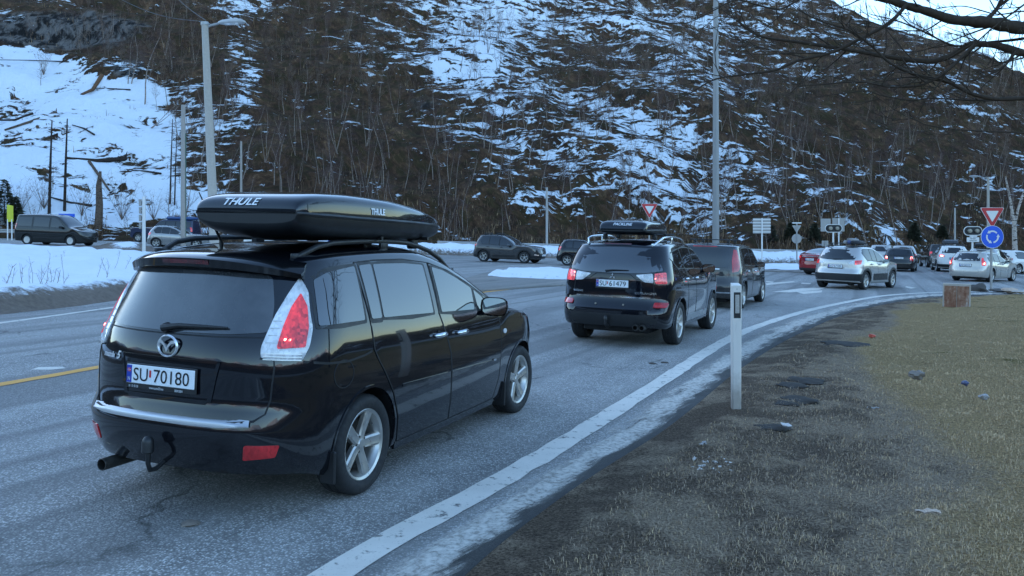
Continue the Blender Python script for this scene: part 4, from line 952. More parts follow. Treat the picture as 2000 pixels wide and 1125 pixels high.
# ------------------------------------------------------------------ bare birches, dead spruces, bushes
def bark_mat(name, lo, hi, dark, sc=6.0, th=.56):
    t = NT(name); o = t.obj(); n = t.noise(t.scale(o, (2, 2, 1)), sc, 4, .65); m = t.noise(t.scale(o, (1, 1, 3.5)), sc*.7, 3, .6)
    c = t.mix(n, lo, hi); c = t.mix(t.ramp(m, th, th+.06), c, dark); t.set(col=c, rough=.85, spec=.15); return t.m
BARK_PALE = bark_mat('birch_bark', (.13, .092, .07), (.46, .36, .30), (.03, .022, .018))
BARK_DARK = bark_mat('grey_brown_bark', (.05, .034, .025), (.20, .14, .105), (.02, .015, .012))
TWIGS = pm('purple_brown_twigs', (.090, .050, .042), .85, .3, 2)
TWIGS2 = pm('grey_twigs', (.17, .115, .085), .85, .3, 2)
DEADWOOD = bark_mat('charred_wood', (.012, .010, .009), (.07, .05, .04), (.006, .005, .005))
SPRUCE = pm('spruce_needles', (.040, .042, .020), .8, .4, 5)
def tube_np(P, r, n=4):
    P = np.asarray(P, float); k = len(P); t = np.gradient(P, axis=0); t /= np.linalg.norm(t, axis=1)[:, None]+1e-9
    ref = np.where(np.abs(t[:, 2:3]) < .9, np.array([[0, 0, 1.0]]), np.array([[1.0, 0, 0]])); a = np.cross(t, ref); a /= np.linalg.norm(a, axis=1)[:, None]+1e-9; b = np.cross(a, t)
    q = np.arange(n)*2*math.pi/n; V = P[:, None]+np.asarray(r)[:, None, None]*(np.cos(q)[None, :, None]*a[:, None]+np.sin(q)[None, :, None]*b[:, None])
    i = np.arange(k-1)[:, None]*n; j = np.arange(n)[None]; j2 = (j+1) % n
    F = np.stack([i+j, i+j2, i+n+j2, i+n+j], -1).reshape(-1, 4); return V.reshape(-1, 3), F
class Acc:
    def __init__(s): s.V = []; s.Q = []; s.T = []; s.n = 0
    def tube(s, P, r, n=4):
        V, F = tube_np(P, r, n); s.V.append(V); s.Q.append(F+s.n); s.n += len(V)
    def tris(s, V, F): s.V.append(np.asarray(V)); s.T.append(np.asarray(F)+s.n); s.n += len(V)
    def get(s): return (np.concatenate(s.V) if s.V else np.zeros((0, 3)), np.concatenate(s.Q) if s.Q else np.zeros((0, 4), int), np.concatenate(s.T) if s.T else np.zeros((0, 3), int))
def rv(a): return rnd.uniform(-a, a)
def bare_tree(h, forks=1, limbs=12, twigs=240, lean=.08, r0=.07, crown_from=.35, spread=.33):
    tr, cr = Acc(), Acc(); tips = []
    def stem(p0, d0, L, ra, lvl):
        P = [np.array(p0, float)]; d = np.array(d0, float); d /= np.linalg.norm(d); k = 7 if lvl == 0 else 5
        for i in range(k): d = d+np.array([rv(.17), rv(.17), .07]); d /= np.linalg.norm(d); P.append(P[-1]+d*L/k)
        return np.array(P), ra*np.linspace(1, .22 if lvl == 0 else .25, k+1)
    for f in range(forks):
        a = rv(math.pi); l = lean+(.07 if forks > 1 else 0); P, r_ = stem((0+rv(.1)*(forks > 1), rv(.1)*(forks > 1), -.4), (math.cos(a)*l, math.sin(a)*l, 1), h*rnd.uniform(.85, 1.05), r0*(1 if forks == 1 else .75), 0)
        tr.tube(P, r_, 5); tips.append((P[-1], P[-1]-P[-2]))
        for i in range(limbs//forks):
            u = rnd.uniform(crown_from, .96); x = u*(len(P)-1); j = int(x); p = P[j]+(P[min(j+1, len(P)-1)]-P[j])*(x-j); az = rv(math.pi); el = rnd.uniform(.35, 1.1)
            d = (math.cos(az)*math.cos(el), math.sin(az)*math.cos(el), math.sin(el)); L = h*spread*(1.15-u)*rnd.uniform(.6, 1.2)
            Q, q = stem(p, d, L, max(.006, r_[j]*.45), 1); (cr if True else tr).tube(Q, q, 3)
            for m in range(2, len(Q)): tips.append((Q[m], Q[m]-Q[m-1]))
    n = twigs; base = np.array([tips[rnd.randrange(len(tips))][0] for _ in range(n)]); dirs = npr.randn(n, 3)*.62+np.array([0, 0, .45]); dirs /= np.linalg.norm(dirs, axis=1)[:, None]
    L = h*.11*(.5+npr.rand(n, 1)); side = np.cross(dirs, npr.randn(n, 3)); side /= np.linalg.norm(side, axis=1)[:, None]; w = .006+.005*npr.rand(n, 1)
    md = base+dirs*L*.5+npr.randn(n, 3)*.05*h*.1; tp = base+dirs*L+np.array([0, 0, -.02])*L
    V = np.stack([base-side*w, base+side*w, md+side*w*.7, md-side*w*.7, tp], 1).reshape(-1, 3); i = np.arange(n)*5
    cr.V.append(V); cr.Q.append(np.stack([i, i+1, i+2, i+3], -1)+cr.n); cr.T.append(np.stack([i+3, i+2, i+4], -1)+cr.n); cr.n += len(V)
    return tr.get(), cr.get()
VARS = [bare_tree(7.5, 1, 16, 220), bare_tree(8.5, 1, 15, 220, .14), bare_tree(6.5, 2, 18, 220, .12), bare_tree(9.5, 1, 18, 240, .05), bare_tree(7, 3, 20, 240, .10), bare_tree(5, 2, 14, 170, .2, .05, .15, .5), bare_tree(8, 2, 18, 220, .22)]
VM = [(npmesh('trunk', a[0], a[2], a[1], None), npmesh('crown', b[0], b[2], b[1], None)) for a, b in VARS]
for a, b in VM: a.materials.append(BARK_PALE); b.materials.append(TWIGS)
# where they stand: thin on the cleared snow, thick elsewhere
cand = []
for _ in range(9000):
    x = rnd.uniform(-78, 112); d = rnd.uniform(.5, 78)**1.0
    z = hill_at(x, d); y = float(YB(x))+d; qx, qy = to_px(np.array([[x, y, z]])); qx, qy = float(qx[0]), float(qy[0])
    if not (-40 < qx < 2040 and -60 < qy < 505): continue
    c = bool(inpoly(np.array([qx]), np.array([qy]), clear)[0]); j = int(np.clip(np.searchsorted(hx, x), 0, len(hx)-1)); i = int(np.clip(np.searchsorted(hd, d), 0, len(hd)-1)); s_ = sn.reshape(HX.shape)[i, j]
    p = .035 if c else .95-.70*float(np.clip((s_-.3)/.5, 0, 1))
    if qx < 330 and qy < 95: p *= .5
    if rnd.random() < p: cand.append((y, x, z, d, qx, qy))
cand.sort(); cand = cand[:1500] if len(cand) < 1500 else sorted(rnd.sample(cand, 1500)); print('trees', len(cand))
NT_ = 290
GRP = 'bare birches on the hillside'
def place(i, x, y, z, sc, rot, lean):
    v = VM[i]; e = empty('birch_tree', (x, y, z-.1), 0, label='slender bare birch standing on the snow-patched hillside among many alike', cat='tree', group=GRP)
    e.rotation_euler = (lean[0], lean[1], rot); e.scale = (sc, sc, sc)
    for nm, me in (('trunk', v[0]), ('crown', v[1])): o = bpy.data.objects.new(nm, me); COL.objects.link(o); o.parent = e
for (y, x, z, d, qx, qy) in cand[:NT_]:
    place(rnd.choice([0, 0, 1, 1, 2, 3, 3, 4, 5, 5, 6]), x, y, z, rnd.uniform(.35, .88), rnd.uniform(0, 6.28), (rv(.07), rv(.07)))
VV, QQ, TT, MI_Q, MI_T = [], [], [], [], []; off = 0
for (y, x, z, d, qx, qy) in cand[NT_:]:
    k = rnd.randrange(len(VM)); sc = rnd.uniform(.34, .72)*(.9 if d > 45 else 1); a = rnd.uniform(0, 6.28); c_, s_ = math.cos(a), math.sin(a)
    pale = rnd.random() < .16
    for pi_, (V, Qd, Tr) in enumerate(VARS[k]):
        if pi_ == 1 and len(Qd) > 200:                   # thinner crowns further up
            pass
        W_ = np.stack([x+sc*(V[:, 0]*c_-V[:, 1]*s_), y+sc*(V[:, 0]*s_+V[:, 1]*c_), z-.1+sc*V[:, 2]], -1); VV.append(W_); QQ.append(Qd+off); TT.append(Tr+off)
        m_ = (0 if pale else 1) if pi_ == 0 else (2 if k % 3 else 3); MI_Q.append(np.full(len(Qd), m_)); MI_T.append(np.full(len(Tr), m_)); off += len(V)
o = link('bare_woodland', npmesh('bare_woodland', np.concatenate(VV), np.concatenate(TT), np.concatenate(QQ), [BARK_PALE, BARK_DARK, TWIGS, TWIGS2], False, np.concatenate(MI_Q+MI_T))); o['kind'] = 'stuff'; o['label'] = 'thousands of thin bare birches covering the upper slope'
print('woodland quads', sum(map(len, QQ)), 'tris', sum(map(len, TT)))
# dry scrub at the foot of the slope and on the brown stretches
n = 17000; x = npr.uniform(-70, 95, n); d = np.abs(npr.randn(n))*3.4+.2; far = npr.rand(n) < .30; d = np.where(far, npr.uniform(1, 60, n), d); y = YB(x)+d
zz = np.array([hill_at(a_, b_) for a_, b_ in zip(x, d)]); qx, qy = to_px(np.stack([x, y, zz], -1)); cl = inpoly(qx, qy, clear)
ok = (qx > -20) & (qx < 2020) & (qy > -20) & ~(cl & (npr.rand(n) < .93)) & np.array([fbm(a_, b_, .16, 3, 30.) > -.05 for a_, b_ in zip(x, y)])
pts = np.stack([x, y, zz], -1)[ok]; n = len(pts); pts = np.repeat(pts, 4, 0)+np.concatenate([npr.randn(n*4, 2)*.28, np.zeros((n*4, 1))], 1)
SCRUB = [pm('scrub_brown', (.16, .095, .055), .9, .35, 1.5), pm('scrub_straw', (.42, .27, .14), .9, .35, 1.5), pm('scrub_dark', (.045, .030, .020), .9, .35, 1.5)]
blades('dry_scrub', pts, .25+.75*npr.rand(len(pts))**2, .022, SCRUB, npr.choice(3, len(pts), p=[.5, .14, .36]), 1.0)
# two dead spruces, a broken stump and fallen logs in the clearing
def hill_px(qx, qy):
    """the point of the slope seen at a photo pixel"""
    best = None
    for Y in np.arange(66, 150, .25):
        P = at(qx, qy, Y); d = Y-float(YB(P[0]))
        if d > 0 and P[2] <= hill_at(P[0], d): return np.array([P[0], Y, hill_at(P[0], d)])
    return at(qx, qy, 120)
def dead_spruce(qx, qy0, qy1, label, r=.13):
    p = hill_px(qx, qy0); h = (qy0-qy1)/FPX*p[1]; e = empty('dead_spruce', p, 0, label=label, cat='tree', group='dead bare spruce poles in the clearing')
    t = Acc(); t.tube([(0, 0, -.3), (0, 0, h*.5), (.04, 0, h)], [r, r*.75, r*.35], 6); V, Q, T = t.get(); link('trunk', npmesh('trunk', V, None, Q, DEADWOOD), e)
    b = Acc()
    for _ in range(46):
        z = rnd.uniform(h*.30, h*.98); a = rnd.uniform(0, 6.28); L = (1.15-z/h)*rnd.uniform(.5, 1.3)+.25; c, s_ = math.cos(a), math.sin(a)
        b.tube([(0, 0, z), (c*L*.6, s_*L*.6, z-.06*L), (c*L, s_*L, z-.25*L)], [.012, .009, .004], 3)
    V, Q, T = b.get(); link('branch', npmesh('branch', V, None, Q, TWIGS2), e)
dead_spruce(96, 418, 236, 'left one of two tall charred spruce poles standing close together in the snowy clearing'); dead_spruce(126, 412, 232, 'right one of two tall charred spruce poles standing close together in the snowy clearing')
dead_spruce(332, 402, 236, 'thin dark spruce pole just left of the grey wooden pole', .08); dead_spruce(341, 400, 262, 'shorter thin dark spruce pole touching the grey wooden pole', .07)
def log(P, r, label, mat=DEADWOOD, roots=False):
    r = r*.62; W_ = [hill_px(*p)+np.array([0, -.1, .06]) for p in P]; c = W_[0]; t = Acc(); t.tube(np.array(W_)-c, np.linspace(r, r*.5, len(W_)), 7)
    if roots:
        for _ in range(9): d = np.array([rv(.5), rv(.4), rnd.uniform(-.2, .6)]); t.tube([(0, 0, 0), d*.6, d*1.1+np.array([rv(.2), 0, rv(.2)])], [r*.6, r*.3, .015], 5)
    V, Q, T = t.get(); tag(link('fallen_log', npmesh('fallen_log', V, None, Q, mat), None, c), label, 'log', 'fallen logs on the snowy clearing')
log([(110, 222), (60, 240), (10, 258)], .30, 'pale fallen log with a root plate, in the upper left of the snowy clearing', BARK_DARK, True)
log([(66, 224), (30, 236), (-10, 238)], .25, 'dark log at the left edge of the snowy clearing above the root plate')
log([(200, 150), (182, 178), (160, 186)], .42, 'reddish rotten log pointing downhill at the top of the snowy clearing', bark_mat('rotten_wood', (.07, .035, .02), (.26, .14, .08), (.03, .02, .015)))
log([(255, 178), (215, 176), (185, 175)], .14, 'thin dark log lying level right of the reddish rotten log'); log([(185, 268), (165, 256), (142, 248)], .16, 'short dark log slanting down in the middle of the clearing')
log([(245, 315), (190, 316), (130, 312)], .42, 'thick charred log lying level above the broken stump', DEADWOOD, True); log([(175, 318), (195, 350), (215, 375)], .26, 'splintered log sloping down beside the broken stump', BARK_DARK)
log([(180, 404), (140, 398), (98, 388)], .20, 'long thin dark log just above the dark van'); log([(315, 342), (285, 338), (258, 334)], .16, 'small mossy log right of the thick charred log'); log([(135, 122), (60, 121), (-20, 119)], .12, 'very long thin log near the top edge of the clearing')
def stump(qx, qy, h, r, label):
    p = hill_px(qx, qy); t = Acc(); t.tube([(0, 0, -.3), (.05, 0, h*.4), (-.05, 0, h*.75), (.05, 0, h)], [r*1.2, r, r*.8, r*.35], 8); 
    for _ in range(16): z = rnd.uniform(.2, h*.9); d = np.array([rv(1), rv(.6), rv(.4)]); t.tube([(0, 0, z), np.array([0, 0, z])+d*.6, np.array([0, 0, z])+d*1.2], [.05, .03, .01], 3)
    V, Q, T = t.get(); tag(link('broken_stump', npmesh('broken_stump', V, None, Q, BARK_DARK), None, p), label, 'stump')
stump(192, 446, 4.8, .30, 'tall splintered tree stump behind the road right of the dark van')
def bush(p, h, label, n=150, mat=None, w=.9):
    a = Acc(); m = 16
    for _ in range(m):
        az = rnd.uniform(0, 6.28); L = h*rnd.uniform(.6, 1.1); d = np.array([math.cos(az)*w*.45, math.sin(az)*w*.45, 1]); d /= np.linalg.norm(d)
        P = [np.zeros(3)]; 
        for i in range(4): d = d+np.array([rv(.22), rv(.22), .05]); d /= np.linalg.norm(d); P.append(P[-1]+d*L/4)
        a.tube(P, [.022, .017, .012, .008, .004], 3)
        for _ in range(n//m): q = P[rnd.randrange(2, 5)]; e = np.array([rv(.5), rv(.5), rnd.uniform(.1, .7)])*h*.25; a.tube([q, q+e*.5, q+e+np.array([0, 0, -.03])], [.007, .005, .003], 3)
    V, Q, T = a.get(); return tag(link('bare_bush', npmesh('bare_bush', V, None, Q, mat or TWIGS2), None, p), label, 'bush')
for (qx, qy, h, lab) in [(238, 432, 4.2, 'wide pale bare bush right of the splintered stump'), (160, 424, 3.2, 'thin bare bush left of the splintered stump, above the van'), (86, 410, 3.4, 'bare bush behind the roof of the dark van, by the two charred poles'), (40, 420, 2.8, 'bare bush at the far left behind the rear of the dark van'), (300, 430, 2.6, 'low bare bush behind the silver hatchback'),
        (85, 150, 3.6, 'dark bare bush high on the clearing below the rock face')]:
    bush(hill_px(qx, qy), h, lab)
for (qx, qy0, qy1, lab, f) in [(283, 205, 22, 'pale birch with a forked top on the upper right edge of the clearing', 1), (250, 165, 62, 'thin pale birch above the clearing, left of the forked one', 0), (256, 165, 40, 'thin pale birch with a straight stem, second of a close pair above the clearing', 0), (292, 250, 130, 'leaning pale sapling below the forked birch', 3)]:
    p = hill_px(qx, qy0); k = [0, 1, 3, 6][f]; e = empty('birch_tree', p, rnd.uniform(0, 6), label=lab, cat='tree'); s_ = (qy0-qy1)/FPX*p[1]/{0: 7.5, 1: 8.5, 3: 9.5, 6: 8}[k]; e.scale = (s_,)*3
    if f == 3: e.rotation_euler = (0, .55, 0)
    for nm, me in (('trunk', VM[k][0]), ('crown', VM[k][1])): o = bpy.data.objects.new(nm, me); COL.objects.link(o); o.parent = e
def spruce(p, h, label, w=.3):
    e = empty('spruce_tree', p, 0, label=label, cat='tree'); t = Acc(); t.tube([(0, 0, -.2), (0, 0, h*.95)], [h*.018, .01], 5); V, Q, T = t.get(); link('trunk', npmesh('trunk', V, None, Q, BARK_DARK), e)
    n = 1500; z = h*(1-npr.rand(n)**.6)*.98+.05; rr_ = (h-z)*w*(.35+.65*npr.rand(n)**.5); a = npr.rand(n)*6.283; c, s_ = np.cos(a), np.sin(a); b = np.stack([c*rr_, s_*rr_, z-.25*rr_], -1); L = .22+.25*npr.rand(n)
    d = np.stack([c*L, s_*L, -.15*L+.1*npr.randn(n)*L], -1); sd_ = np.stack([-s_, c, .5*npr.randn(n)], -1)*(.05+.05*npr.rand(n))[:, None]; V = np.stack([b-sd_, b+sd_, b+d], 1).reshape(-1, 3); i = np.arange(n)*3
    link('crown', npmesh('crown', V, np.stack([i, i+1, i+2], -1), None, SPRUCE), e)
for (qx, qy, h, lab) in [(8, 448, 3.6, 'dark young spruce at the left edge behind the guard rail'), (30, 446, 2.2, 'small dark spruce right of the one at the left edge'), (1590, 492, 2.4, 'small dark spruce behind the red car'), (1545, 490, 2.8, 'dark spruce behind the round sign back'), (1505, 492, 2.2, 'dark spruce just right of the white-barred sign back'), (1785, 480, 2.6, 'dark spruce above the black estate car'), (1840, 478, 2.2, 'dark spruce above the white car with a roof box')]:
    h = h*(.62 if qx > 300 else 1)
    spruce(hill_px(qx, min(qy, 470 if qx > 300 else 436)), h, lab)
# tall brown weeds standing in the snow field
def weeds(px_, py_, n, h, label):
    p = ground(px_, py_, .30); a = Acc(); n = max(2, int(n*.55))
    for _ in range(n):
        b = np.array([rv(.35), rv(.3), -.1]); L = h*rnd.uniform(.25, 1.05); t_ = b+np.array([rv(.28), rv(.1), L]); m_ = (b+t_)/2+np.array([rv(.04), 0, 0]); a.tube([b, m_, t_], [.006, .005, .003], 3)
        for _ in range(4): u = rnd.uniform(.5, .98); q = b+(t_-b)*u; a.tube([q, q+np.array([rv(.08), rv(.08), rnd.uniform(.03, .12)])], [.003, .002], 3)
    V, Q, T = a.get(); tag(link('dry_weeds', npmesh('dry_weeds', V, None, Q, TWIGS2), None, p), label, 'weeds')
for px_, py_, n, h, lab in [(14, 562, 5, .95, 'dry weed stalks at the far left of the snow field'), (28, 560, 6, .9, 'dry weeds second from the left edge of the snow field'), (42, 562, 7, .95, 'thick clump of dry weeds in the left part of the snow field'), (54, 560, 4, .8, 'few dry stalks right of the thick clump of weeds'), (68, 560, 3, .75, 'sparse leaning dry stalks left of the middle of the snow field'), (82, 560, 4, .8, 'thin dry stalks in the middle of the snow field'), (106, 561, 5, .85, 'dry stalks by a small dark clod in the snow field'), (118, 558, 3, .75, 'pair of thin dry stalks right of the dark clod'), (134, 558, 5, .8, 'branched dry weeds right of the middle of the snow field'), (178, 552, 4, .7, 'dry stalks in the right half of the snow field'), (200, 546, 3, .9, 'tall leaning dry stalks near the black car in the snow field'), (222, 530, 6, .7, 'bushy dry weeds beside the snow heap'), (118, 506, 3, .5, 'short dry stalks at the back of the snow field below the van')]:
    weeds(px_, py_, n, h, lab)

# ------------------------------------------------------------------ the tree beside the viewer whose branches hang into the picture
BARK_NEAR = bark_mat('dark_lichened_bark', (.018, .012, .009), (.085, .06, .042), (.20, .17, .12), 14, .66)
def near_tree():
    Y0 = 8.0; base = np.array([9.6, 8.4, .3]); e = empty('roadside_tree', base, 0, label='bare dark tree on the right whose branches hang into the top corner', cat='tree')
    t = Acc(); top = at(2330, 20, Y0); t.tube(np.array([base-[0, 0, .4], base+[.1, 0, 1.2], base+[-.1, .05, 2.6], [9.0, 8.2, 4.6], [8.6, 8.0, 7.5]])-base, [.26, .21, .19, .16, .08], 12); V, Q, T = t.get(); link('trunk', npmesh('trunk', V, None, Q, BARK_NEAR, True), e)
    def br(pts, r0, r1, Y, sub=10, seed=0, parent=e, dY=0.0):
        rr_ = random.Random(seed); C = [at(p[0], p[1], Y+(dY*(i/(len(pts)-1)))) for i, p in enumerate(pts)]; Cn = smooth3(C); a = Acc(); k = len(Cn); rad = (.82 if r0 < .06 else .95)*np.linspace(r0, r1, k)*(1+.12*np.array([rr_.uniform(-1, 1) for _ in range(k)])); a.tube(Cn-base, rad, 7)
        for _ in range(int(sub*.85)):
            i = rr_.randrange(2, k-1); d = Cn[i]-Cn[i-1]; d /= np.linalg.norm(d); q = np.array([rr_.uniform(-1, 1), rr_.uniform(-.6, .6), rr_.uniform(-.9, 1)]); d = d*.9+q*.75; d /= np.linalg.norm(d); L = rr_.uniform(.15, .75); P = [Cn[i]]; 
            for s_ in range(5): d = d+np.array([rr_.uniform(-.25, .25), rr_.uniform(-.2, .2), rr_.uniform(-.18, .26)]); d /= np.linalg.norm(d); P.append(P[-1]+d*L/5)
            w = min(rad[i]*.55, .010); a.tube(np.array(P)-base, np.linspace(w, .0028, 6), 4)
            for s_ in range(3):
                b = P[rr_.randrange(2, 6)]; d2 = d+np.array([rr_.uniform(-1, 1), rr_.uniform(-.6, .6), rr_.uniform(-.6, .9)]); d2 /= np.linalg.norm(d2); l2 = L*rr_.uniform(.15, .4); a.tube(np.array([b, b+d2*l2*.5, b+d2*l2+np.array([0, 0, .02])])-base, [.0042, .0034, .0022], 3)
        V, Q, T = a.get(); link('branch', npmesh('branch', V, None, Q, BARK_NEAR, True), parent)
    def smooth3(C):
        C = np.array(C); d = np.arange(len(C)); f = [tab(list(zip(d, C[:, i]))) for i in range(3)]; u = np.linspace(0, len(C)-1, 6*len(C)); return np.stack([g(u) for g in f], -1)
    br([(2330, 20), (2100, 62), (2000, 56), (1930, 44), (1870, 40), (1810, 22), (1760, 8), (1680, -18)], .085, .030, 8.0, 18, 1)
    br([(2330, 60), (2120, 118), (2000, 104), (1940, 88), (1900, 86), (1850, 112), (1815, 120), (1740, 112), (1650, 96), (1570, 84), (1490, 72), (1452, 52), (1438, 38)], .055, .007, 8.0, 24, 2, dY=.6)
    br([(2000, 192), (1950, 194), (1900, 184), (1850, 160), (1800, 150), (1740, 124), (1700, 88), (1660, 60), (1600, 40), (1560, 20)], .026, .006, 7.7, 18, 3)
    br([(1770, 10), (1740, 42), (1680, 76), (1620, 104), (1560, 118), (1510, 138), (1450, 146), (1400, 154), (1340, 186), (1290, 205)], .024, .005, 7.8, 14, 4)
    br([(1905, 86), (1870, 120), (1830, 152), (1790, 168), (1740, 170), (1680, 160), (1600, 165), (1560, 168)], .022, .005, 7.6, 14, 5)
    br([(2030, 70), (1980, 78), (1920, 84), (1870, 90), (1800, 60), (1750, 40), (1700, 28)], .020, .005, 8.2, 16, 6)
    br([(1925, 40), (1945, 20), (1962, -10)], .030, .022, 8.0, 5, 7); br([(2060, 200), (1980, 190), (1900, 196), (1820, 192), (1780, 196), (1720, 186), (1690, 178), (1590, 190)], .014, .004, 8.4, 10, 8)
    br([(1560, 0), (1520, 18), (1480, 10), (1440, 0), (1390, 22), (1330, 46), (1260, 40), (1210, 30)], .012, .004, 8.4, 8, 9); br([(2040, 262), (1960, 258), (1880, 254), (1810, 244), (1780, 232), (1740, 236)], .009, .003, 7.2, 7, 10)
    br([(1985, 100), (1960, 130), (1920, 150), (1880, 160), (1840, 150)], .016, .004, 7.7, 10, 11); br([(1760, 112), (1780, 140), (1800, 158), (1770, 185), (1750, 205)], .010, .003, 7.6, 6, 12); br([(1620, 104), (1540, 104), (1480, 106), (1420, 100)], .009, .003, 7.8, 6, 13)
    br([(2040, -20), (1985, 20), (1930, 62), (1890, 100), (1850, 140)], .012, .004, 7.4, 9, 14); br([(1840, 40), (1800, 60), (1750, 60), (1700, 44), (1640, 66)], .010, .003, 8.1, 9, 15); br([(2050, 30), (2000, 22), (1950, 28), (1880, 12), (1830, 16)], .012, .004, 8.3, 9, 16)
near_tree()

# ------------------------------------------------------------------ the other vehicles
def twobox(L, W, H, wb, ro, clear=.22, belt=(1.02, .95), hood=(.98, .78), rake=.30, roof=(.2, 1.0), ws=(1.25, 2.05), drop=.06, crown=.07, Rt=.33, lean=.30, curve=.15, rear=(.5, 2.7), front=(.7, 2.4), tail=None, zbelt_r=None, low=None, bump=.07, sh=0.0):
    e = H-crown; fr = L-ro
    ze = [(-ro+rake*.5, e-drop-.04), (-ro+rake, e-drop), (roof[0], e-.012), (.5*(roof[0]+roof[1]), e), (roof[1], e-.015), (ws[0], e-.075), (ws[0]*.55+ws[1]*.45, e-.075-(e-.075-hood[0])*.42), (ws[1], hood[0]), (ws[1]+.18, hood[0]-.035), (wb+.35, hood[0]*.45+hood[1]*.55), (fr-.18, hood[1]), (fr, hood[1]-.14)]
    if tail: ze = tail(e)+ze[2:]
    b0, b1 = belt; zt = zbelt_r or b0
    xr = [(clear-.02, -ro+.12), (clear+.10, -ro+.03), (.48, -ro), (.62, -ro+.01), (.70, -ro+bump), (b0*.9, -ro+bump+.02), (b0, -ro+bump+.04), (.5*(b0+e), -ro+bump+.04+(rake-bump-.04)*.45), (e-.06, -ro+rake), (e+.2, -ro+rake+.08)]
    xf = [(clear-.02, fr-.10), (clear+.2, fr-.01), (.55, fr), (.68, fr-.03), (hood[1], fr-.12), (hood[0], fr-.4)]
    d = dict(W=W/2, Rw=Rt+.045, wheels=[(0, Rt), (wb, Rt)], lean=lean, curve=curve, rear=rear, front=front,
        zb=[(-ro, clear+.08), (-.5, clear+.04), (.3, clear), (wb-.4, clear), (wb+.5, clear+.02), (fr, clear+.04)], ze=ze, belt=[(-ro, b0), (0, b0), (ws[1]-.2, b1), (ws[1]+.15, max(hood[0], b1)+.2), (fr+1, hood[0]+.3)], xr=xr, xf=xf,
        crown=[(-ro, crown*.6), (roof[0], crown), (roof[1], crown), (ws[1], .06), (fr, .05)], plan=[(-ro, .985), (.2, 1), (wb*.6, 1), (fr, .955)],
        low=low or [(0, .94), (.15, .965), (.35, .985), (.6, 1.0), (.85, .985), (.95, .962), (1, .95)])
    d['_'] = dict(L=L, H=H, wb=wb, ro=ro, fr=fr, e=e, belt=belt, ws=ws, Rt=Rt, clear=clear, hood=hood, rake=rake)
    return d
def wpoly(B, xb0, xb1, xt0, xt1, top=.055, bot=.018, n=5):
    P = [(xb0+(xb1-xb0)*i/n, float(B.belt(xb0+(xb1-xb0)*i/n))+bot) for i in range(n+1)]
    for i in range(n+1):
        x = xt1+(xt0-xt1)*i/n; P.append((x, max(float(B.ze(x))-top, float(B.belt(x))+bot+.015)))
    return P
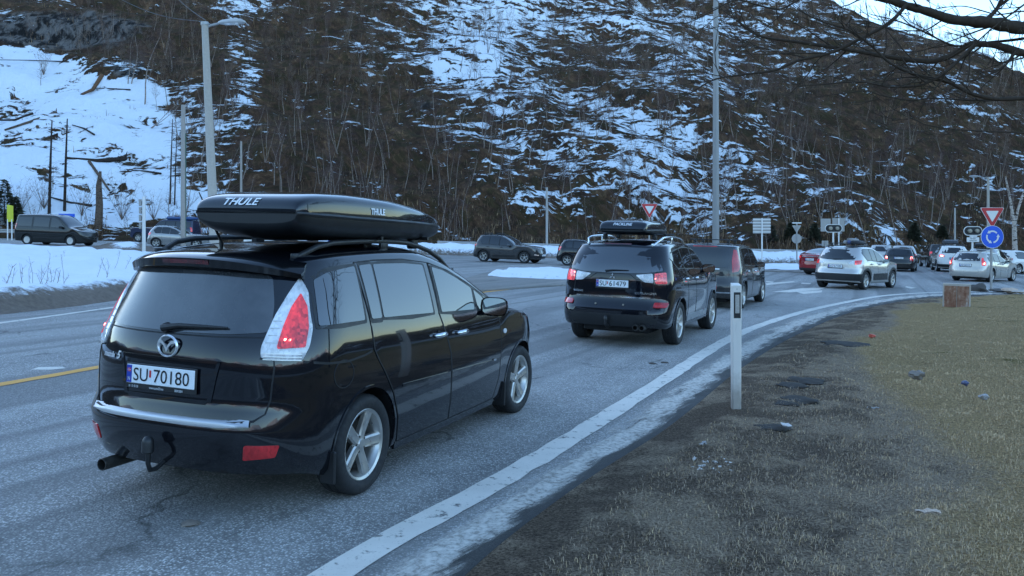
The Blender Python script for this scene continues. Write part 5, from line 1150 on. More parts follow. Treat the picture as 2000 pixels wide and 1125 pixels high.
def build_car(name, d, pose, pt, label, cat='car', wins=(), rear_glass=None, lamps=(), plate_at=None, txt=None, wheel=None, seams=(), low_band=None, rails_=None, bars=(), handle=None, mirror_x=None, windscreen=True, q=1.0, rear_trim=(), lip=True, front=(), mirror_mat=None, glass=None, z=0.0, frame=True, antenna=False, wiper=True, steer=0.0, bar_mat=None, group=None, exhaust=(), extra=None, mould=None):
    B = Body(d); g = d['_']; x, y, yaw = pose; c = car_root(name, (x, y, z), yaw, label, cat, group)
    B.build('body', pt, c, q); wk = dict(Rt=g['Rt'], wt=.22, Rr=.22, spokes=5, hw=(.024, .032), mat=alloy); wk.update(wheel or {})
    put_wheels(c, B.wheels, B.W-.018, wk, steer, 44 if q >= .7 else 22); st = .10 if q >= .7 else .22
    W, Sd, Re, Fr = B.wrap, B.side, B.rear, B.fronts; G = glass or glass_far
    for sg in (1, -1):
        for P in wins:
            if frame:
                cn = np.mean(P, axis=0); big = [cn+(np.array(p)-cn)*(1+.025/np.linalg.norm(np.array(p)-cn)) for p in P]; b = MB(); panel(b, round_poly(big, .02, 2), Sd, .004, .006, st*1.3, sg); f = b.build('window_frame', black_plastic, c, angle=60)
            else: f = c
            b = MB(); panel(b, round_poly(P, .025, 2), Sd, .007, .007, st, sg); b.build('side_window', G, f, angle=60)
        for P in seams:
            b = MB(); strip(b, P, Sd, .011 if q >= .7 else .022, .003, .005, sg, .2); b.build('door_joint', seam_black, c)
        for (nm, P, m) in lamps:
            b = MB(); panel(b, round_poly(P, .02, 2), W, .012, .02, st*.8, sg, .005); b.build(nm, m, c, angle=50)
        for (nm, P, m) in front:
            b = MB(); panel(b, round_poly(P, .02, 2), Fr, .010, .02, st, 1) if False else panel(b, round_poly([(sg*a, z_) for a, z_ in P], .02, 2), Fr, .010, .02, st, 1); b.build(nm, m, c, angle=50)
        if low_band:
            z0, z1, m = low_band; b = MB(); xs_ = np.linspace(0.0, .98, 2)
            N = 16; tot = B.arc(.5)[1][-1]; P = [(tot*i/N, z1(tot*i/N) if callable(z1) else z1) for i in range(N+1)]+[(tot*(N-i)/N, z0) for i in range(N+1)]
            for i in range(N):
                a0, a1 = tot*i/N, tot*(i+1)/N; p0 = W((a0+a1)/2, .4, sg)
                if any(abs(p0[0]-xw) < g['Rt']+.16 for xw, _ in B.wheels) and abs(p0[1]) > B.W*.8: continue
                panel(b, [(a0, z0), (a1, z0), (a1, z1), (a0, z1)], W, .010, .014, .15, sg)
            b.build('lower_cladding', m, c, angle=40)
        if lip:
            for xw, zw in B.wheels:
                b = MB(); rr_ = g['Rt']+(.085 if low_band else .062); strip(b, [(xw+rr_*math.cos(a), zw+rr_*math.sin(a)) for a in np.linspace(-.1, math.pi+.1, 13)], Sd, .085 if low_band else .022, .012, .008, sg, .3); b.build('arch_lip', low_band[2] if low_band else pt, c, angle=50)
        if mould:
            b = MB(); panel(b, round_poly(mould[0], .006, 2), Sd, .014, .02, .2, sg, .004); b.build('door_moulding', mould[1], c, angle=50)
    if rear_glass: pan(c, 'rear_window', rear_glass, Re, G, .006, .012, st, (1,), .03)
    if wiper and rear_glass and q >= .7:
        zz = min(p[1] for p in rear_glass)+.03; P = [Re(.12, zz), Re(0, zz+.015), Re(-.25, zz+.02)]; b = MB(); b.tube([p-np.array([.022, 0, 0]) for p in P], [.016, .012, .006], 6); b.build('rear_wiper', black_plastic, c)
    for (nm, P, m, off) in rear_trim: pan(c, nm, P, Re, m, off, .015, st, (1,), .008, .003)
    if plate_at is not None:
        zp = plate_at; plate(c, (float(B.xr(zp))-.016, 0, zp), txt, extra=None)
    if windscreen:
        w0, w1 = g['ws']; T = lambda a, b_, sg=1: B.top(a, b_); k = B.W
        pan(c, 'windscreen', [(w0+.05, -.62*k), (w0-.0, 0), (w0+.05, .62*k), ((w0+w1)/2, .74*k), (w1-.06, .80*k), (w1+.04, .5*k), (w1+.08, 0), (w1+.04, -.5*k), (w1-.06, -.80*k), ((w0+w1)/2, -.74*k)], T, glass_far, .006, .01, st*1.4, (1,), .03)
    if handle: handles(c, B, handle[0], handle[1], .16)
    if mirror_x: mirror(c, B, mirror_x, float(B.belt(mirror_x))+.01, mirror_mat or pt, .2, (.115, .12, .08))
    if rails_: rails(c, B, rails_[0], rails_[1], rails_[2], .84, rails_[3], .016)
    for xb in bars: crossbar(c, B, xb, float(B.top(xb, 0)[2])+.095, bar_mat or black_plastic, .56, True)
    for (ey, ez, er) in exhaust:
        b = MB(); b.lathe([(er*.8, .2), (er, .2), (er*1.05, 0), (er, -.004), (er*.8, -.004), (er*.75, .15)], 14, 'x', cx=-g['ro']-.02, cy=ey, cz=ez); b.build('exhaust_pipe', MATS['sooty_steel'], c, angle=50)
    if antenna: b = MB(); p = B.top(g['ro']*-1+g['rake']+.25, 0); b.tube([p-np.array([0, 0, .01]), p+np.array([-.03, 0, .05]), p+np.array([-.12, 0, .16])], [.012, .008, .003], 6); b.build('antenna', black_plastic, c)
    b = MB(); b.box((-g['ro']+.35, -B.W*.6, g['clear']-.04), (g['fr']-.4, B.W*.6, g['clear']+.06), .02); b.build('underbody', seam_black, c)
    if extra: extra(B, c)
    return c, B
def pose_from(RR, FRr, W, yaw):
    """pose from the ground point under the outer side of the right rear tyre"""
    a = R(yaw); k = W/2-.03; return (RR[0]-math.cos(a)*k, RR[1]+math.sin(a)*k, yaw)
def pose_left(RL, W, yaw):
    a = R(yaw); k = W/2-.03; return (RL[0]+math.cos(a)*k, RL[1]-math.sin(a)*k, yaw)

# --- black off-roader with a short roof box, ahead of the people carrier
d = twobox(4.64, 1.80, 1.675, 2.67, .99, .25, (1.185, 1.14), (1.12, .92), .36, (.0, 1.0), (1.35, 2.10), .07, .075, .352, .26, .16, (.42, 2.9), bump=.10)
P_OUT = paint('black_suv_paint', (.0035, .0045, .008), .10, dirt=.12)
def out_extra(B, c):
    W, Re = B.wrap, B.rear
    b = MB()
    for sg in (1, -1): strip(b, [(.60, .80), (.62, .95), (.58, 1.04), (.34, 1.06), (.26, 1.13), (0, 1.135)] if False else [(.27, 1.135), (.38, 1.055), (.62, 1.05)], W, .010, .004, .005, sg)
    for sg in (1, -1): strip(b, [(.635, 1.05), (.65, .92), (.66, .78)], W, .010, .004, .005, sg); strip(b, [(0, 1.14), (.27, 1.135)], W, .008, .004, .005, sg)
    b.build('panel_joint', seam_black, c)
    x0 = float(B.xr(1.09))-.010
    for k in range(3):
        a = math.pi/2+k*2*math.pi/3; u = np.array([0, math.cos(a), math.sin(a)]); v = np.array([0, -math.sin(a), math.cos(a)]); q = MB(); o = np.array([x0, 0, 1.09])
        P = [o, o+u*.028+v*.016, o+u*.056, o+u*.028-v*.016]; Q = [p+np.array([-.006, 0, 0]) for p in P]; q.add(P+Q, [(4, 5, 6, 7)]+[(i, (i+1) % 4, 4+(i+1) % 4, 4+i) for i in range(4)]); q.build('emblem', chrome, c)
    for txt, y in (('INTENSE', .66), ('OUTLANDER', -.36)):
        V, F = text_mesh(txt, .046, 1.2 if y < 0 else 1.0, 0, .001, .0015, 'LEFT'); b = MB(); Q = []
        for v in V: p = Re(y-v[0], .845+v[1]); Q.append((p[0]-.004-v[2], p[1], p[2]))
        b.add(Q, F); b.build('badge', chrome, c)
    b = MB(); b.tube([(-.7, .04, .33), (-.98, .04, .33), (-1.05, .04, .36), (-1.05, .04, .43)], [.03, .03, .026, .02], 8); b.lathe([(.001, .075), (.02, .07), (.032, .05), (.034, .01), (.001, -.01)], 12, 'z', cx=-1.05, cy=.04, cz=.42); b.build('tow_bar', black_plastic, c, angle=50)
    b = MB()
    for y in (.62, -.2, .25, -.55): b.lathe([(.001, -.006), (.014, -.006), (.016, .01)], 10, 'x', cx=float(Re(y, .66)[0])-.004, cy=y, cz=.66 if abs(y) < .5 else .44)
    b.build('parking_sensor', pm('sensor_grey', (.3, .25, .2), .4), c)
car_out, B_out = build_car('off_roader', d, (1.95, 13.63, 24.68), P_OUT, 'black off-roader with a short roof box, second car in the queue', 'car',
    wins=[[(-.10, 1.235), (.22, 1.225), (.30, 1.225), (.22, 1.53), (-.15, 1.49), (-.56, 1.43)], [(.34, 1.222), (.65, 1.215), (1.00, 1.205), (.98, 1.545), (.6, 1.548), (.28, 1.535)], [(1.06, 1.20), (1.5, 1.185), (1.86, 1.165), (1.60, 1.40), (1.35, 1.50), (1.06, 1.542)]],
    rear_glass=[(-.56, 1.535), (0, 1.565), (.56, 1.535), (.70, 1.30), (.755, 1.20), (.5, 1.155), (0, 1.145), (-.5, 1.155), (-.755, 1.20), (-.70, 1.30)],
    lamps=[('tail_lamp_clear', [(.36, 1.125), (.62, 1.155), (.64, 1.01), (.50, 1.02)], lamp_clear), ('tail_lamp', [(.648, 1.155), (.84, 1.175), (.86, 1.00), (.665, 1.00)], lamp_pink), ('lamp_glow_row', [(.66, 1.135), (.78, 1.145), (.78, 1.125), (.66, 1.115)], lamp_spot), ('lamp_glow_row', [(.66, 1.085), (.78, 1.092), (.78, 1.072), (.66, 1.065)], lamp_spot), ('reflector', [(.66, .715), (.90, .715), (.90, .64), (.66, .64)], lamp_red)],
    plate_at=.98, txt='SU 61479', wheel=dict(wt=.23, Rr=.235, spokes=7, hw=(.022, .028), mat=alloy), seams=[[(.32, 1.57), (.34, 1.19), (.45, .95), (.52, .60), (.52, .32)], [(1.03, 1.575), (1.03, 1.18), (1.10, .8), (1.12, .32)], [(1.99, 1.16), (2.06, .95), (2.06, .6), (2.02, .32)], [(-.10, 1.19), (.1, .98)]],
    rails_=(-.50, 1.35, chrome, .085), bars=(.0, .75), handle=([(.24, 1.05), (.98, 1.04)], chrome), mirror_x=1.72, q=1.0, glass=glass_m, rear_trim=[('chrome_strip', [(-.60, .785), (.60, .785), (.60, .765), (-.60, .765)], chrome, .012), ('lower_bumper', [(-.74, .52), (.74, .52), (.70, .33), (-.70, .33)], black_plastic, .006), ('brake_light', [(-.22, 1.60), (.22, 1.60), (.22, 1.582), (-.22, 1.582)], lamp_dark, .03)],
    exhaust=[(-.42, .33, .045), (-.52, .33, .045)], extra=out_extra, steer=R(-2), mould=([(.48, .44), (2.05, .44), (2.05, .34), (.48, .34)], pm('silver_sill', (.35, .36, .37), .3, .1, 5, metal=.6)))
b = roof_box('roof_box', [(-.45, .36, 1.80, 1.825, 1.84), (-.43, .385, 1.775, 1.825, 1.90), (-.36, .40, 1.76, 1.825, 1.96), (-.1, .40, 1.755, 1.83, 1.99), (.5, .40, 1.755, 1.84, 1.99), (.95, .37, 1.755, 1.845, 1.95), (1.2, .31, 1.765, 1.845, 1.90), (1.32, .24, 1.80, 1.84, 1.86)],
    car_out.location, 24.68, (BOX_LID, BOX_TRAY), 'short black roof box lettered PACKLINE on the second car in the queue', [('PACKLINE', 'rear', 0, 1.912, .062, 1.1, .2, .0008)])

# --- grey boxy hatchback with roof bars
d = twobox(4.14, 1.80, 1.61, 2.57, .74, .20, (1.06, 1.02), (1.06, .90), .20, (.0, 1.1), (1.42, 2.02), .04, .06, .325, .20, .10, (.42, 3.2), bump=.06)
P_SOUL = paint('grey_metallic_paint', (.040, .039, .040), .22, .35, dirt=.2)
car_s, B_ = build_car('boxy_hatchback', d, pose_from((5.84, 20.61), None, 1.80, 27.2), P_SOUL, 'dark grey boxy hatchback with tall curved tail lamps and bare roof bars', 'car',
    wins=[wpoly(B0, .08, .92, .02, .90) for B0 in [Body(d)]]+[wpoly(B0, .98, 1.86, .98, 1.50) for B0 in [Body(d)]],
    rear_glass=[(-.60, 1.47), (0, 1.49), (.60, 1.47), (.62, 1.2), (.60, 1.02), (0, .99), (-.60, 1.02), (-.62, 1.2)],
    lamps=[('tail_lamp', [(.70, 1.46), (.80, 1.45), (.90, 1.25), (.93, 1.03), (.86, .93), (.70, .90), (.68, 1.2)], lamp_red), ('tail_lamp_clear', [(.73, 1.28), (.79, 1.28), (.80, 1.02), (.73, 1.04)], lamp_clear), ('reflector', [(.72, .56), (.86, .56), (.86, .46), (.72, .46)], lamp_red)],
    plate_at=.62, txt=None, wheel=dict(spokes=5, hw=(.03, .04), Rr=.225), seams=[[(.0, 1.5), (.05, 1.02), (.22, .8), (.40, .5), (.42, .28)], [(.95, 1.52), (.95, 1.02), (1.02, .6), (1.02, .28)], [(1.94, 1.02), (1.99, .7), (1.96, .28)]], bars=(.15, .95), handle=([(.30, .92), (1.16, .91)], chrome), mirror_x=1.62, mirror_mat=black_plastic, rear_trim=[('bumper_strip', [(-.72, .42), (.72, .42), (.72, .39), (-.72, .39)], chrome, .012), ('brake_light', [(-.3, 1.535), (.3, 1.535), (.3, 1.515), (-.3, 1.515)], lamp_red, .02), ('badge', [(-.25, .985), (-.40, .985), (-.40, .968), (-.25, .968)], chrome, .012)], antenna=True)

# --- silver crossover with ski gear on the roof
d = twobox(4.33, 1.78, 1.60, 2.63, .78, .22, (1.06, .99), (1.05, .86), .36, (.0, .9), (1.22, 2.05), .07, .075, .335, .30, .18, (.48, 2.7), bump=.08)
P_SILV = paint('silver_paint', (.50, .47, .44), .25, .55, dirt=.25)
def skis(B, c):
    pass
car_q, B_q = build_car('crossover', d, pose_from((12.99, 30.1), None, 1.78, 44.5), P_SILV, 'silver crossover with black lower cladding and ski bags on its roof', 'car',
    wins=[wpoly(Body(d), .10, .52, -.30, .52), wpoly(Body(d), .57, .98, .57, .98), wpoly(Body(d), 1.04, 1.90, 1.04, 1.42)],
    rear_glass=[(-.54, 1.44), (0, 1.465), (.54, 1.44), (.66, 1.2), (.64, 1.10), (0, 1.06), (-.64, 1.10), (-.66, 1.2)],
    lamps=[('tail_lamp_clear', [(.44, .98), (.66, 1.05), (.66, .93), (.50, .92)], lamp_clear), ('tail_lamp', [(.665, 1.06), (.95, 1.08), (.90, .93), (.665, .91)], lamp_red_lit), ('lamp_glow', [(.70, .99), (.82, 1.0), (.82, .94), (.70, .93)], lamp_spot)],
    plate_at=.84, txt='SG 67789', wheel=dict(spokes=6, hw=(.026, .03)), seams=[[(.04, 1.45), (.10, 1.02), (.25, .85), (.44, .55), (.46, .34)], [(1.0, 1.5), (1.0, 1.0), (1.06, .6), (1.06, .34)], [(1.96, 1.0), (2.02, .7), (1.98, .34)]], low_band=(.33, .58, black_plastic), rails_=(-.40, 1.15, black_plastic, .045), bars=(-.05, .75), handle=([(.36, .93), (1.14, .91)], P_SILV), mirror_x=1.68, rear_trim=[('plate_surround', [(-.34, .93), (.34, .93), (.32, .76), (-.32, .76)], P_SILV, .01)])
sk = empty('ski_bags', np.array(car_q.location)+np.array([0, 0, 0]), R(90-44.5), label='bundle of grey and blue ski bags strapped on the roof of the silver crossover', cat='ski bag')
for k, (y, zz, m, l) in enumerate([(-.12, 1.72, pm('bag_grey', (.30, .28, .27), .8, .3, 8), .75), (-.28, 1.72, pm('bag_blue', (.07, .10, .22), .7, .3, 8), .85), (-.42, 1.71, pm('bag_dark', (.03, .03, .035), .7, .3, 8), .9), (-.24, 1.80, MATS['bag_grey'], .6)]):
    b = MB(); b.tube([(-.30+k*.05, y, zz), (-.20, y+rv(.02), zz+.01), (.3, y+rv(.03), zz+rv(.02)), (.45+l*.4, y, zz), (.55+l*.4, y, zz-.01)], [.03, .07, .075, .06, .02], 10); b.build('bag', m, sk, smooth=True)

# --- silver estate
d = twobox(4.52, 1.77, 1.45, 2.64, .98, .17, (.98, .90), (.94, .78), .42, (-.1, .75), (1.05, 1.95), .055, .06, .32, .32, .2, (.5, 2.8), bump=.06)
P_VOL = paint('light_silver_paint', (.52, .475, .42), .25, .4, dirt=.25)
car_v, B_ = build_car('estate_car', d, pose_left((21.79, 40.46), 1.77, 50.6), P_VOL, 'light silver estate with tall red tail lamps, behind the blue round sign', 'car',
    wins=[wpoly(Body(d), -.35, .22, -.42, .22), wpoly(Body(d), .28, .86, .28, .86), wpoly(Body(d), .92, 1.78, .92, 1.25)], rear_glass=[(-.52, 1.33), (0, 1.35), (.52, 1.33), (.60, 1.0), (0, .975), (-.60, 1.0)],
    lamps=[('tail_lamp', [(.60, 1.33), (.66, 1.33), (.76, 1.05), (.90, .92), (.90, .78), (.70, .78), (.68, .96)], lamp_red_lit), ('lamp_glow', [(.74, .93), (.84, .93), (.84, .84), (.74, .84)], lamp_spot)], plate_at=.78, txt='AS 68210', q=.6, wheel=dict(spokes=7, hw=(.022, .026)), seams=[[(.25, 1.36), (.25, .95), (.42, .6), (.45, .25)], [(.89, 1.38), (.92, .9), (.98, .25)], [(1.85, .9), (1.9, .25)]], rails_=(-.55, .9, P_VOL, .04), mirror_x=1.55, handle=([(.6, .85), (1.15, .83)], P_VOL))
# --- black estate
d = twobox(4.57, 1.73, 1.46, 2.51, 1.05, .17, (.98, .90), (.94, .78), .40, (-.1, .7), (1.0, 1.9), .055, .06, .315, .30, .2, (.45, 3.0), bump=.06)
P_SK = paint('black_estate_paint', (.006, .007, .008), .15, dirt=.4)
build_car('estate_car', d, pose_from((24.96, 50.97), None, 1.73, 29), P_SK, 'small black estate seen square from behind, between the silver crossover and the white car', 'car',
    wins=[wpoly(Body(d), -.45, .18, -.5, .18), wpoly(Body(d), .24, .8, .24, .8), wpoly(Body(d), .86, 1.72, .86, 1.2)], rear_glass=[(-.56, 1.34), (.56, 1.34), (.62, 1.0), (-.62, 1.0)], lamps=[('tail_lamp', [(.63, .94), (.86, .94), (.86, .68), (.63, .68)], lamp_red), ('lamp_glow', [(.66, .92), (.78, .92), (.78, .80), (.66, .80)], lamp_spot)], plate_at=.84, txt='RJ 31240', q=.5, mirror_x=1.5, wheel=dict(Rr=.2))
# --- white off-roader with a dark roof box
d = twobox(4.65, 1.88, 1.70, 2.81, .93, .22, (1.08, 1.0), (1.05, .88), .40, (-.1, .9), (1.2, 2.15), .07, .07, .36, .30, .2, (.5, 2.7), bump=.08)
P_WH = paint('white_paint', (.72, .68, .63), .2, dirt=.2)
car_w, B_ = build_car('off_roader', d, pose_left((27.37, 53.01), 1.88, 21), P_WH, 'white off-roader seen from behind its left side, carrying a dark roof box', 'car',
    wins=[wpoly(Body(d), -.05, .30, -.42, .30), wpoly(Body(d), .36, 1.0, .36, 1.0), wpoly(Body(d), 1.06, 1.95, 1.06, 1.42)], rear_glass=[(-.58, 1.55), (.58, 1.55), (.68, 1.2), (-.68, 1.2)], lamps=[('tail_lamp', [(.56, 1.08), (.92, 1.10), (.90, .96), (.56, .96)], lamp_pink), ('lamp_glow', [(.62, 1.05), (.80, 1.06), (.80, .99), (.62, .99)], lamp_spot)], plate_at=.88, txt='EL 22814', q=.5, low_band=(.32, .50, black_plastic), mirror_x=1.75, rails_=(-.3, 1.1, black_plastic, .05), bars=(0, .8))
roof_box('roof_box', [(-.3, .36, 1.82, 1.85, 1.87), (-.25, .40, 1.79, 1.85, 1.98), (0, .42, 1.78, 1.85, 2.06), (.9, .42, 1.78, 1.86, 2.06), (1.3, .34, 1.79, 1.86, 1.95), (1.45, .25, 1.83, 1.86, 1.88)], np.array(car_w.location)+np.array([.35, .9, 0]), 21, (pm('box_grey', (.05, .05, .055), .3), BOX_TRAY), 'dark grey roof box on the white off-roader', [])
# --- dark pick-up shaped off-roader beyond
d = twobox(4.7, 1.85, 1.78, 2.75, 1.0, .27, (1.16, 1.10), (1.1, .95), .30, (-.1, .9), (1.2, 2.0), .05, .06, .37, .24, .1, (.4, 3.2), bump=.08)
P_DK = paint('dark_graphite_paint', (.020, .019, .019), .2, dirt=.3)
build_car('off_roader', d, pose_left((31.0, 61.5), 1.85, 17), P_DK, 'dark graphite off-roader half hidden behind the white one', 'car',
    wins=[wpoly(Body(d), -.5, .22, -.5, .22), wpoly(Body(d), .3, 1.0, .3, 1.0), wpoly(Body(d), 1.06, 1.85, 1.06, 1.4)], rear_glass=[(-.6, 1.62), (.6, 1.62), (.68, 1.2), (-.68, 1.2)], lamps=[('tail_lamp', [(.66, 1.2), (.86, 1.2), (.86, .9), (.66, .9)], lamp_red_lit)], plate_at=.8, q=.45, mirror_x=1.7)
# --- cars mostly hidden in the queue
d = twobox(4.4, 1.80, 1.62, 2.65, .9, .2, (1.02, .96), (1.0, .84), .36, (-.1, .8), (1.1, 2.0), .06, .07, .33, .3, .2)
build_car('hatchback', d, (27.2, 57.2, 24), paint('pale_silver_paint', (.50, .47, .44), .22, .4, dirt=.2), 'pale car whose roof shows above the black estate', 'car', wins=[wpoly(Body(d), -.1, .9, -.3, .9), wpoly(Body(d), .96, 1.8, .96, 1.3)], rear_glass=[(-.55, 1.48), (.55, 1.48), (.64, 1.12), (-.64, 1.12)], lamps=[('tail_lamp', [(.62, 1.05), (.86, 1.05), (.86, .9), (.62, .9)], lamp_red_lit)], plate_at=.8, q=.45)
build_car('hatchback', d, (27.6, 61.5, 40), MATS['silver_paint'], 'small silver car seen between the silver crossover and the black estate', 'car', wins=[wpoly(Body(d), -.1, .9, -.3, .9), wpoly(Body(d), .96, 1.8, .96, 1.3)], rear_glass=[(-.55, 1.48), (.55, 1.48), (.64, 1.12), (-.64, 1.12)], lamps=[('tail_lamp', [(.62, 1.05), (.86, 1.05), (.86, .9), (.62, .9)], lamp_red_lit)], plate_at=.8, q=.45)
d = twobox(4.6, 1.82, 1.60, 2.7, .98, .2, (1.04, .96), (1.0, .84), .42, (-.1, .8), (1.1, 2.05), .06, .07, .33, .32, .2)
car_h, B_ = build_car('estate_car', d, (27.3, 47.6, 42), MATS['silver_paint'], 'car with a black roof box just ahead of the light silver estate', 'car', wins=[wpoly(Body(d), -.3, .25, -.4, .25), wpoly(Body(d), .31, .92, .31, .92), wpoly(Body(d), .98, 1.85, .98, 1.3)], rear_glass=[(-.55, 1.46), (.55, 1.46), (.66, 1.12), (-.66, 1.12)], lamps=[('tail_lamp', [(.62, 1.06), (.92, 1.08), (.92, .92), (.62, .92)], lamp_red_lit), ('lamp_glow', [(.68, 1.03), (.82, 1.04), (.82, .96), (.68, .96)], lamp_spot)], plate_at=.8, q=.45, mirror_x=1.6, bars=(-.1, .6))
roof_box('roof_box', [(-.6, .36, 1.71, 1.73, 1.75), (-.5, .40, 1.69, 1.73, 1.84), (.2, .42, 1.69, 1.74, 1.90), (.9, .40, 1.69, 1.74, 1.88), (1.2, .28, 1.72, 1.745, 1.77)], car_h.location, 42, (BOX_TRAY, BOX_TRAY), 'black roof box just left of the post of the blue round sign', [])
d = twobox(4.35, 1.79, 1.50, 2.63, .85, .17, (.96, .90), (.94, .78), .36, (-.1, .7), (1.0, 1.95), .06, .07, .32, .32, .2)
build_car('hatchback', d, (31.6, 52.6, 66), MATS['white_paint'], 'white car at the far right end of the queue, only its rear slope in view', 'car', wins=[wpoly(Body(d), -.1, .85, -.3, .85), wpoly(Body(d), .91, 1.75, .91, 1.2)], rear_glass=[(-.55, 1.36), (.55, 1.36), (.64, 1.05), (-.64, 1.05)], lamps=[('tail_lamp', [(.62, .98), (.86, .98), (.86, .84), (.62, .84)], lamp_red)], plate_at=.75, q=.45, mirror_x=1.55)
# --- dark red fastback
d = twobox(4.97, 1.96, 1.43, 2.96, 1.05, .15, (.98, .90), (.93, .74), .95, (.35, 1.1), (1.35, 2.35), .20, .06, .345, .36, .3, (.6, 2.6), bump=.05, tail=lambda e: [(-1.05, 1.00), (-.85, 1.03), (-.55, 1.10), (-.1, 1.26)])
d['xr'] = [(.15, -.95), (.3, -1.03), (.5, -1.05), (.75, -1.02), (.95, -1.02), (1.02, -1.0), (1.5, -.9)]
P_RED = paint('dark_red_paint', (.27, .012, .016), .12, dirt=.12)
car_t, B_t = build_car('fastback_saloon', d, pose_left((15.61, 43.44), 1.96, 58), P_RED, 'dark red fastback saloon partly hidden behind the silver crossover', 'car',
    wins=[wpoly(Body(d), .05, .75, .25, .78), wpoly(Body(d), .85, 2.1, .88, 1.5)], lamps=[('tail_lamp', [(.60, .97), (1.0, .97), (1.02, .86), (.80, .84), (.62, .88)], lamp_red_lit), ('lamp_glow', [(.72, .95), (.90, .95), (.90, .87), (.72, .87)], lamp_spot)], plate_at=.80, txt='EK 18452', q=.7, rear_trim=[('chrome_strip', [(-.5, .955), (.5, .955), (.5, .925), (-.5, .925)], chrome, .012), ('lower_bumper', [(-.8, .36), (.8, .36), (.8, .22), (-.8, .22)], black_plastic, .008)], wheel=dict(spokes=10, hw=(.012, .016), mat=alloy_dark, Rr=.24), mirror_x=1.9)
T = lambda a, b_, sg=1: B_t.top(a, b_)
pan(car_t, 'rear_window', [(-.62, -.55), (.1, -.62), (.3, 0), (.1, .62), (-.62, .55), (-.70, 0)], T, glass_m, .006, .01, .15, (1,), .03)

# --- crossing traffic
def side_front(B, hood):
    return
d = twobox(4.48, 1.85, 1.65, 2.67, .90, .22, (1.05, .98), (1.04, .88), .38, (-.05, .9), (1.2, 2.05), .07, .075, .35, .30, .2, (.48, 2.7), (.62, 2.6), bump=.08)
P_TUC = paint('slate_grey_paint', (.060, .058, .058), .2, .3, dirt=.3)
LF = [('headlamp', [(.50, .80), (.86, .86), (.86, .80), (.55, .74)], lamp_white), ('fog_lamp', [(.58, .50), (.80, .54), (.80, .50), (.60, .46)], lamp_white)]
def grille(B, c):
    Fr = B.fronts; b = MB(); panel(b, round_poly([(-.42, .80), (.42, .80), (.34, .58), (-.34, .58)], .03), Fr, .008, .02, .15, 1); g = b.build('grille', black_plastic, c)
    for z in (.75, .69, .63): b = MB(); panel(b, [(-.36, z), (.36, z), (.36, z-.022), (-.36, z-.022)], Fr, .018, .015, .2, 1, .003); b.build('grille_bar', chrome, g)
    b = MB(); xx = float(B.xf(.48)); b.box((xx-.01, -.26, .43), (xx+.012, .26, .54), .003); b.build('number_plate', plate_white, c)
tx, ty, _ = pose_from((-1.70, 49.6), None, 1.85, 114)
build_car('crossover', d, (tx, ty, 114), P_TUC, 'slate grey crossover driving across the junction from left to right', 'car',
    wins=[wpoly(Body(d), -.12, .32, -.35, .34), wpoly(Body(d), .38, 1.0, .40, 1.0), wpoly(Body(d), 1.06, 1.95, 1.06, 1.42)], lamps=[('tail_lamp', [(.50, 1.05), (.98, 1.06), (.86, .92), (.50, .92)], lamp_red_lit)], front=LF, extra=grille, q=.8, seams=[[(.35, 1.5), (.36, 1.02), (.42, .7), (.45, .33)], [(1.03, 1.55), (1.03, .98), (1.08, .33)], [(1.95, .98), (2.02, .33)]], low_band=(.33, .44, black_plastic), rails_=(-.45, 1.1, black_plastic, .04), bars=(-.1, .7), mirror_x=1.72, wheel=dict(spokes=5, hw=(.012, .016), twin=True, mat=alloy), handle=([(.2, .92), (1.1, .9)], P_TUC), rear_glass=[(-.5, 1.5), (.5, 1.5), (.6, 1.15), (-.6, 1.15)])
d = twobox(4.0, 1.75, 1.50, 2.55, .70, .2, (1.0, .93), (.98, .82), .34, (-.05, .8), (1.1, 1.95), .06, .07, .32, .3, .2)
bx, by, _ = pose_from((3.15, 46.6), None, 1.75, 100)
build_car('hatchback', d, (bx, by, 100), MATS['black_suv_paint'], 'small black hatchback disappearing behind the off-roader with the short roof box', 'car', wins=[wpoly(Body(d), -.02, .28, -.25, .30), wpoly(Body(d), .34, .9, .36, .9), wpoly(Body(d), .96, 1.8, .96, 1.35)], lamps=[('tail_lamp', [(.60, 1.05), (.82, 1.07), (.80, .86), (.62, .86)], lamp_red_lit)], q=.7, wheel=dict(spokes=5, hw=(.022, .03), Rr=.2), rear_glass=[(-.5, 1.38), (.5, 1.38), (.6, 1.05), (-.6, 1.05)], mirror_x=1.55, seams=[[(.9, 1.4), (.93, .92), (.98, .3)], [(.31, 1.4), (.34, .9), (.45, .3)]])
